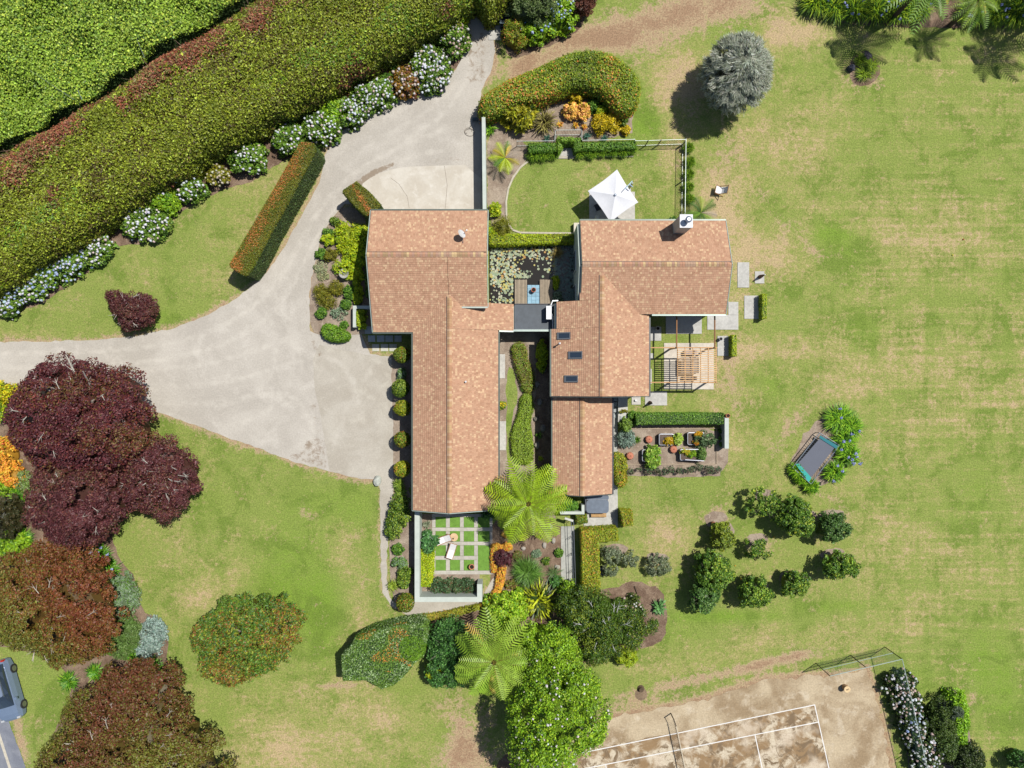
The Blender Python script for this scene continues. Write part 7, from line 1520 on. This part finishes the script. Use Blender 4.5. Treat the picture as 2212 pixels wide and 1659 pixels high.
for i, (x, y, s_) in enumerate(((1360, 1019, 9), (1380, 1014, 6), (1401, 1015, 10), (1420, 1014, 9), (1434, 1018, 8), (1449, 1014, 8), (1468, 1016, 8), (1489, 1014, 10), (1510, 1009, 9), (1532, 1016, 10), (1550, 1014, 8))):
    tree('rose_bush', 'small rose bush in the row south of the vegetable garden, %s from the west' % (lbs + ['seventh', 'eighth', 'ninth', 'tenth', 'eleventh'])[i], 'rose bush', (x, y, s_, s_ * .9, .15), .2, .8, .1, [(L(90, 120, 80), 3), (L(120, 90, 80), 2), (L(70, 100, 60), 2)], .055, 14, .7, group='rose bushes in a row south of the vegetable garden', tr=.015, nl=4, core=False)
shrub(1351, 918, 12, 16, 1.1, [(L(130, 160, 60), 3), (L(100, 130, 50), 2)], 'small citrus bush beside the entry steps', per=26)
shrub(1365, 897, 10, 8, .9, GREEN, 'low green end of the vegetable garden hedge by the steps', per=28)
shrub(1345, 889, 9, 3.5, .75, OLIVE, 'olive plants in the box on the entry steps', per=20)
for i, (x, y) in enumerate(((1558, 932), (1557, 946), (1557, 960))): shrub(x, y, 4, 4, .4, GREEN, 'seedling at the foot of the short garden wall, %s from the north' % lbs[i], per=14)
shrub(1230, 1090, 20, 14, .9, [(L(110, 160, 50), 3), (L(80, 130, 50), 2)], 'green leafy plants inside the wall by the spa', per=26)
# ---- island beds
AG = 'agapanthus clumps round the trampoline'
for i, (x, y, r_, nf, lb) in enumerate(((1812, 905, 36, 3, 'largest agapanthus clump, at the upper end of the trampoline bed'), (1834, 922, 32, 2, 'agapanthus clump at the upper right rim of the trampoline bed'), (1822, 952, 30, 3, 'agapanthus clump overhanging the trampoline corner'), (1831, 982, 28, 5, 'agapanthus clump with most blue heads, right of the trampoline'), (1802, 1018, 26, 3, 'agapanthus clump at the lower right of the trampoline'), (1752, 1050, 19, 0, 'small agapanthus clump at the teal end of the trampoline'), (1719, 1015, 19, 0, 'small agapanthus clump left of the teal pad'), (1728, 1032, 16, 0, 'tiny agapanthus clump below the teal pad'))):
    tuft(x, y, r_, .75, STRAP, lb, int(r_ * 18), .055, 'agapanthus', 'agapanthus', flowers=(nf, BLUEST, .11, 1.15) if nf else None, group=AG)
for x, y, r_, lb in ((1868, 158, 24, 'grassy clump in the small island bed, lower one'), (1880, 142, 22, 'grassy clump in the small island bed, right one'), (1858, 130, 18, 'grassy clump in the small island bed, shaded upper one')): tuft(x, y, r_, .5, [(L(140, 166, 30), 3), (L(100, 130, 30), 2)], lb, 220, .03)
AG2 = 'agapanthus clumps along the top edge of the lawn'
for i, (x, y, r_, nf) in enumerate(((1762, 2, 38, 0), (1800, 12, 38, 3), (1845, 20, 38, 5), (1890, 22, 38, 3), (1935, 22, 38, 5), (1980, 20, 36, 1), (2100, 26, 36, 3), (2145, 30, 38, 3), (2190, 30, 40, 3), (1775, -30, 40, 0), (1860, -30, 40, 0), (1950, -35, 40, 0), (2040, -25, 34, 0), (2130, -20, 40, 0), (2230, 0, 40, 0))):
    tuft(x, y, r_, 1.1, [(L(126, 160, 24), 3), (L(166, 190, 40), 2), (L(66, 104, 22), 4)], 'agapanthus clump on the top border, %s' % (['first from the left', 'second from the left', 'third from the left', 'fourth from the left', 'fifth from the left', 'just left of the bare soil', 'just right of the bare soil', 'third from the right corner', 'in the right corner', 'behind the first', 'behind the third', 'behind the fifth', 'above the bare soil', 'behind those right of the soil', 'beyond the right corner'][i]), int(r_ * 13), .06, 'agapanthus', 'agapanthus', flowers=(nf, BLUEST, .1, 1.2) if nf else None, group=AG2)
# ---- top centre
shrub(1111, 77, 27, 27, 1.7, HBOX, 'clipped box bush at the head of the drive', per=60, leaf=.06, round_=.5)
shrub(1160, 68, 36, 26, 1.5, BGREEN, 'blue hydrangea, left one of the dark green mass at the top', 'hydrangea', 'hydrangea', leaf=.12, flowers=(16, .11, [(C(150, 180, 246), 3), (C(196, 214, 250), 2)]), per=34)
shrub(1212, 38, 42, 34, 1.6, BGREEN, 'blue hydrangea, right one of the dark green mass at the top', 'hydrangea', 'hydrangea', leaf=.12, flowers=(30, .11, [(C(160, 186, 246), 3), (C(214, 226, 250), 2)]), per=34)
tree('camellia', 'dull green bushy tree behind the blue hydrangeas at the top edge', 'tree', (1150, 6, 58, 44, .1), 1.0, 3.0, .32, [(L(96, 116, 60), 3), (L(120, 140, 84), 2), (L(64, 84, 40), 2)], .1, 44, 1.1, nl=4)
tree('copper_maple', 'dark red maple at the top edge right of the blue hydrangeas', 'tree', (1262, 2, 22, 28, .12), .6, 2.0, .22, [(L(120, 74, 56), 3), (L(96, 56, 44), 2)], .08, 40, 1.1, nl=4)
# ---- south-west beds
shrub(255, 1287, 43, 47, 1.3, SAGE[:2] + GREEN[:1], 'pale grey-green feathery mound beside the rusty tree', per=40, leaf=.05, aspect=5, cl=.26, round_=1.0)
shrub(268, 1376, 40, 42, 1.1, [(L(96, 128, 56), 3), (L(120, 146, 80), 2)], 'darker green feathery mound below the pale one', per=40, leaf=.05, aspect=5, cl=.26)
shrub(333, 1366, 27, 32, .9, GREYL, 'grey-blue shrub, upper lobe by the lawn edge', per=40, leaf=.08)
shrub(320, 1400, 26, 22, .8, GREYL, 'grey-blue shrub, lower lobe among the agapanthus', per=40, leaf=.08)
AG3 = 'agapanthus clumps in the southwest beds'
for x, y, r_, nf, lb in ((222, 1196, 24, 6, 'agapanthus with pale blue heads under the purple tree'), (240, 1228, 26, 3, 'bright agapanthus clump at the lawn corner below the purple tree'), (337, 1437, 22, 1, 'agapanthus clump below the grey-blue shrub'), (378, 1538, 19, 3, 'agapanthus clump with blue heads against the bottom rusty tree'), (376, 1490, 12, 2, 'thin agapanthus clump at the rusty tree edge'), (150, 1470, 24, 0, 'dark agapanthus clump on bare soil, left one'), (207, 1451, 22, 0, 'dark agapanthus clump on bare soil, right one'), (290, 1420, 20, 0, 'agapanthus clump above the bottom rusty tree'), (236, 1402, 14, 0, 'small leafy clump under the rim of the left rusty tree'), (40, 1070, 24, 0, 'spiky lime clump left of the purple trees'), (55, 1160, 22, 0, 'spiky green clump below the dark conifer')):
    tuft(x, y, r_, .7, [(L(100, 160, 34), 3), (L(70, 124, 30), 2), (L(150, 190, 50), 1)], lb, int(r_ * 9), .05, 'agapanthus', 'agapanthus', flowers=(nf, [(C(176, 190, 240), 2), (C(214, 222, 246), 1)], .1, 1.0) if nf else None, group=AG3)
ORT = [(L(244, 170, 60), 4), (L(246, 200, 70), 3), (L(236, 130, 60), 1.5), (L(200, 190, 60), 1)]
shrub(10, 985, 24, 40, 1.7, ORT, 'bright orange shrub at the left edge beside the purple tree', per=40)
shrub(30, 1026, 22, 24, 1.4, ORT, 'orange shrub, lower one by the purple tree', per=40)
shrub(10, 850, 30, 26, 1.5, LIME + GOLD, 'yellow-green shrub at the left edge below the drive', per=36)
shrub(8, 890, 22, 22, 1.2, GREEN + LIME, 'green shrub at the left edge above the orange ones', per=30)
shrub(55, 1040, 20, 24, 1.0, [(L(150, 164, 110), 2), (L(120, 150, 60), 2)], 'pale green shrub tucked under the purple trees', per=30)
shrub(12, 1052, 22, 18, .9, BGREEN, 'green shrub right under the orange ones', per=30)
tree('dark_conifer', 'dark green-brown conifer at the left edge', 'conifer', (10, 1118, 30, 46, .08), .6, 3.0, .24, [(L(70, 66, 36), 3), (L(54, 64, 34), 2), (L(90, 80, 44), 1)], .07, 50, 1.1, nl=3)
shrub(30, 1175, 34, 28, 1.1, BGREEN, 'broad green shrub below the dark conifer', per=32, leaf=.12)
# ---- south-east corner
HG2 = 'hydrangeas behind the tennis fence'
PH = [(L(60, 84, 34), 3), (L(88, 110, 44), 2), (L(40, 60, 26), 2)]
for i, (x, y, rx, ry, nf, lb) in enumerate(((1943, 1478, 33, 30, 70, 'pinkish hydrangea at the top end of the bank behind the tennis fence'), (1958, 1518, 32, 30, 70, 'hydrangea, second down the bank behind the tennis fence'), (1968, 1556, 32, 28, 62, 'bluish hydrangea, third down the bank behind the tennis fence'), (1984, 1594, 32, 28, 76, 'white hydrangea, fourth down the bank behind the tennis fence'), (2000, 1634, 34, 30, 80, 'white hydrangea at the bottom edge behind the tennis fence'), (2012, 1676, 34, 30, 60, 'hydrangea cut by the bottom edge behind the tennis fence'))):
    shrub(x, y, rx, ry, 1.35, PH, lb, 'hydrangea', 'hydrangea', leaf=.11, flowers=(int(nf * 1.3), .10, (BLUEF + WHITEF) if i == 2 else WHITEF + PINKF, .0), per=34, group=HG2)
shrub(2062, 1548, 27, 60, 1.6, [(L(150, 196, 40), 3), (L(120, 170, 36), 2)], 'bright lime shrub at the right of the corner group', leaf=.09, per=40, cl=.25)
shrub(2036, 1575, 32, 72, 1.8, [(L(90, 112, 44), 3), (L(66, 90, 36), 2)], 'dark green shrub in the middle of the corner group', leaf=.07, per=44, cl=.25)
shrub(2052, 1532, 17, 20, 2.1, [(L(96, 112, 90), 3), (L(80, 94, 72), 2)], 'grey-green spherical bush on top of the corner group', leaf=.05, per=50)
shrub(2086, 1638, 36, 36, 1.8, [(L(70, 88, 36), 3), (L(46, 64, 28), 2)], 'very dark rounded shrub at the bottom of the corner group', leaf=.08, per=44)
tree('dark_conifer', 'dark conifer tip at the bottom right corner of the lawn', 'conifer', (2214, 1650, 24, 24, .2), .5, 2.2, .2, DARK, .07, 40, 1, nl=3)
tuft(1424, 1310, 18, .6, [(L(110, 160, 90), 3), (L(84, 130, 70), 2)], 'broad-leaved silvery green plant alone on bare soil right of the bushy tree', 40, .15, 'mullein', 'plant')
# ---- tree ferns
def frond_mesh(l, pal, r, droop):
    b = B(); V = []; F = []; Cc = []; k = 0; m_ = 16; c0 = np.array(pal[r.integers(len(pal))][0])
    def rach(t): return np.array([l * t, 0, l * (.42 * t * (1 - t * (1.0 + droop)))])
    for s in (-1, 1):
        for j in range(m_):
            t = .10 + .89 * j / (m_ - 1); q = rach(t); pl = l * .25 * (math.sin(math.pi * (.08 + .86 * t)) ** .75) ; w = l / m_ * .25; c = c0 * math.exp(r.normal() * .16)
            d = np.array([.50, s, -.18]); d /= np.linalg.norm(d); d2 = np.array([.62, s * .9, -.55]); d2 /= np.linalg.norm(d2)
            m1 = q + d * pl * .55; m2 = m1 + d2 * pl * .5; wx = np.array([w, 0, .0])
            V += [q - wx, q + wx, m1 + wx * .95, m1 - wx * .95, m2 + wx * .3, m2 - wx * .3]; F += [(k, k + 1, k + 2, k + 3), (k + 3, k + 2, k + 4, k + 5)]; Cc += [c, c * .95]; k += 6
    b.add(V, F, np.array(Cc)); b.tube([rach(t) + np.array([0, 0, .01]) for t in (0, .25, .5, .75, 1)], [.03, .025, .02, .012, .004], C(150, 140, 60), 4, False)
    return b
FERN = [(L(166, 190, 32), 3), (L(146, 176, 34), 2), (L(186, 198, 46), 1)]
def tree_fern(fx, fy, h, rad, label, pal, seed, n=22, brown=2):
    r = rg(seed); x, y, _ = P(fx, fy, h); e_ = empty('tree_fern', (x, y, 0), label, 'tree fern', 'tree ferns')
    b = B(); b.tube([(x + .2, y, 0), (x + .05, y, h * .5), (x, y, h)], [.2, .15, .17], C(100, 84, 70), 10); b.link('trunk', M_bark, e_)
    l = rad / KM * (H - h) / H; mats = []
    for v in range(5):
        o = frond_mesh(l, pal if v < 4 else [(L(190, 160, 70), 1)], r, .35 + .1 * v).link('frond', M_leaf); mats.append(o.data); bpy.data.objects.remove(o)
    for i in range(n):
        tier = i % 3; a = i * 2.39996 + r.uniform(-.12, .12); me = mats[4] if i < brown else mats[r.integers(4)]
        o = bpy.data.objects.new('frond', me); COL.objects.link(o); o.parent = e_; sc = r.uniform(.85, 1.08) * (1, .93, .72)[tier]
        o.location = (0, 0, h - .1 + .12 * tier - (.35 if i < brown else 0)); o.rotation_euler = (r.uniform(-.2, .2), (.22, .0, -.28)[tier] + r.uniform(-.08, .08), a); o.scale = (sc, sc, sc)
    for k in range(3):
        b = B(); a = k * 2.1; b.tube([(x, y, h), (x + .12 * math.cos(a), y + .12 * math.sin(a), h + .3), (x + .2 * math.cos(a), y + .2 * math.sin(a), h + .28)], [.03, .025, .02], C(130, 110, 50), 5); b.link('young_frond', M_bark, e_)
tree_fern(1142, 1088, 4.6, 100, 'large bright tree fern overlapping the ends of both house wings', FERN, 301, 36, 3)
tree_fern(1067, 1428, 4.9, 102, 'large tree fern at the south end of the garden', [(L(136, 172, 50), 3), (L(116, 154, 46), 2), (L(150, 180, 60), 1)], 302, 36, 3)
F3 = [(L(110, 146, 50), 3), (L(130, 160, 50), 2)]
tree_fern(2008, -42, 5.4, 92, 'tree fern cut by the top edge, left one, its shadow on the island bed', F3, 303, 22)
tree_fern(2113, 0, 3.6, 60, 'lower tree fern at the top edge between the two taller ones', F3, 304, 18)
tree_fern(2336, -26, 5.4, 96, 'tree fern beyond the top right corner casting a fern shadow on the lawn', F3, 305, 22)
shrub(1352, 1418, 24, 16, 1.6, FERN, 'yellow-green fern fronds at the foot of the bushy tree', leaf=.06, aspect=4, per=30)
tree('dark_tree', 'dark dense tree just outside the top right corner', 'tree', (2300, -60, 70, 60, .1), 1.5, 4.0, .5, DARK, .14, 50, 1.0)
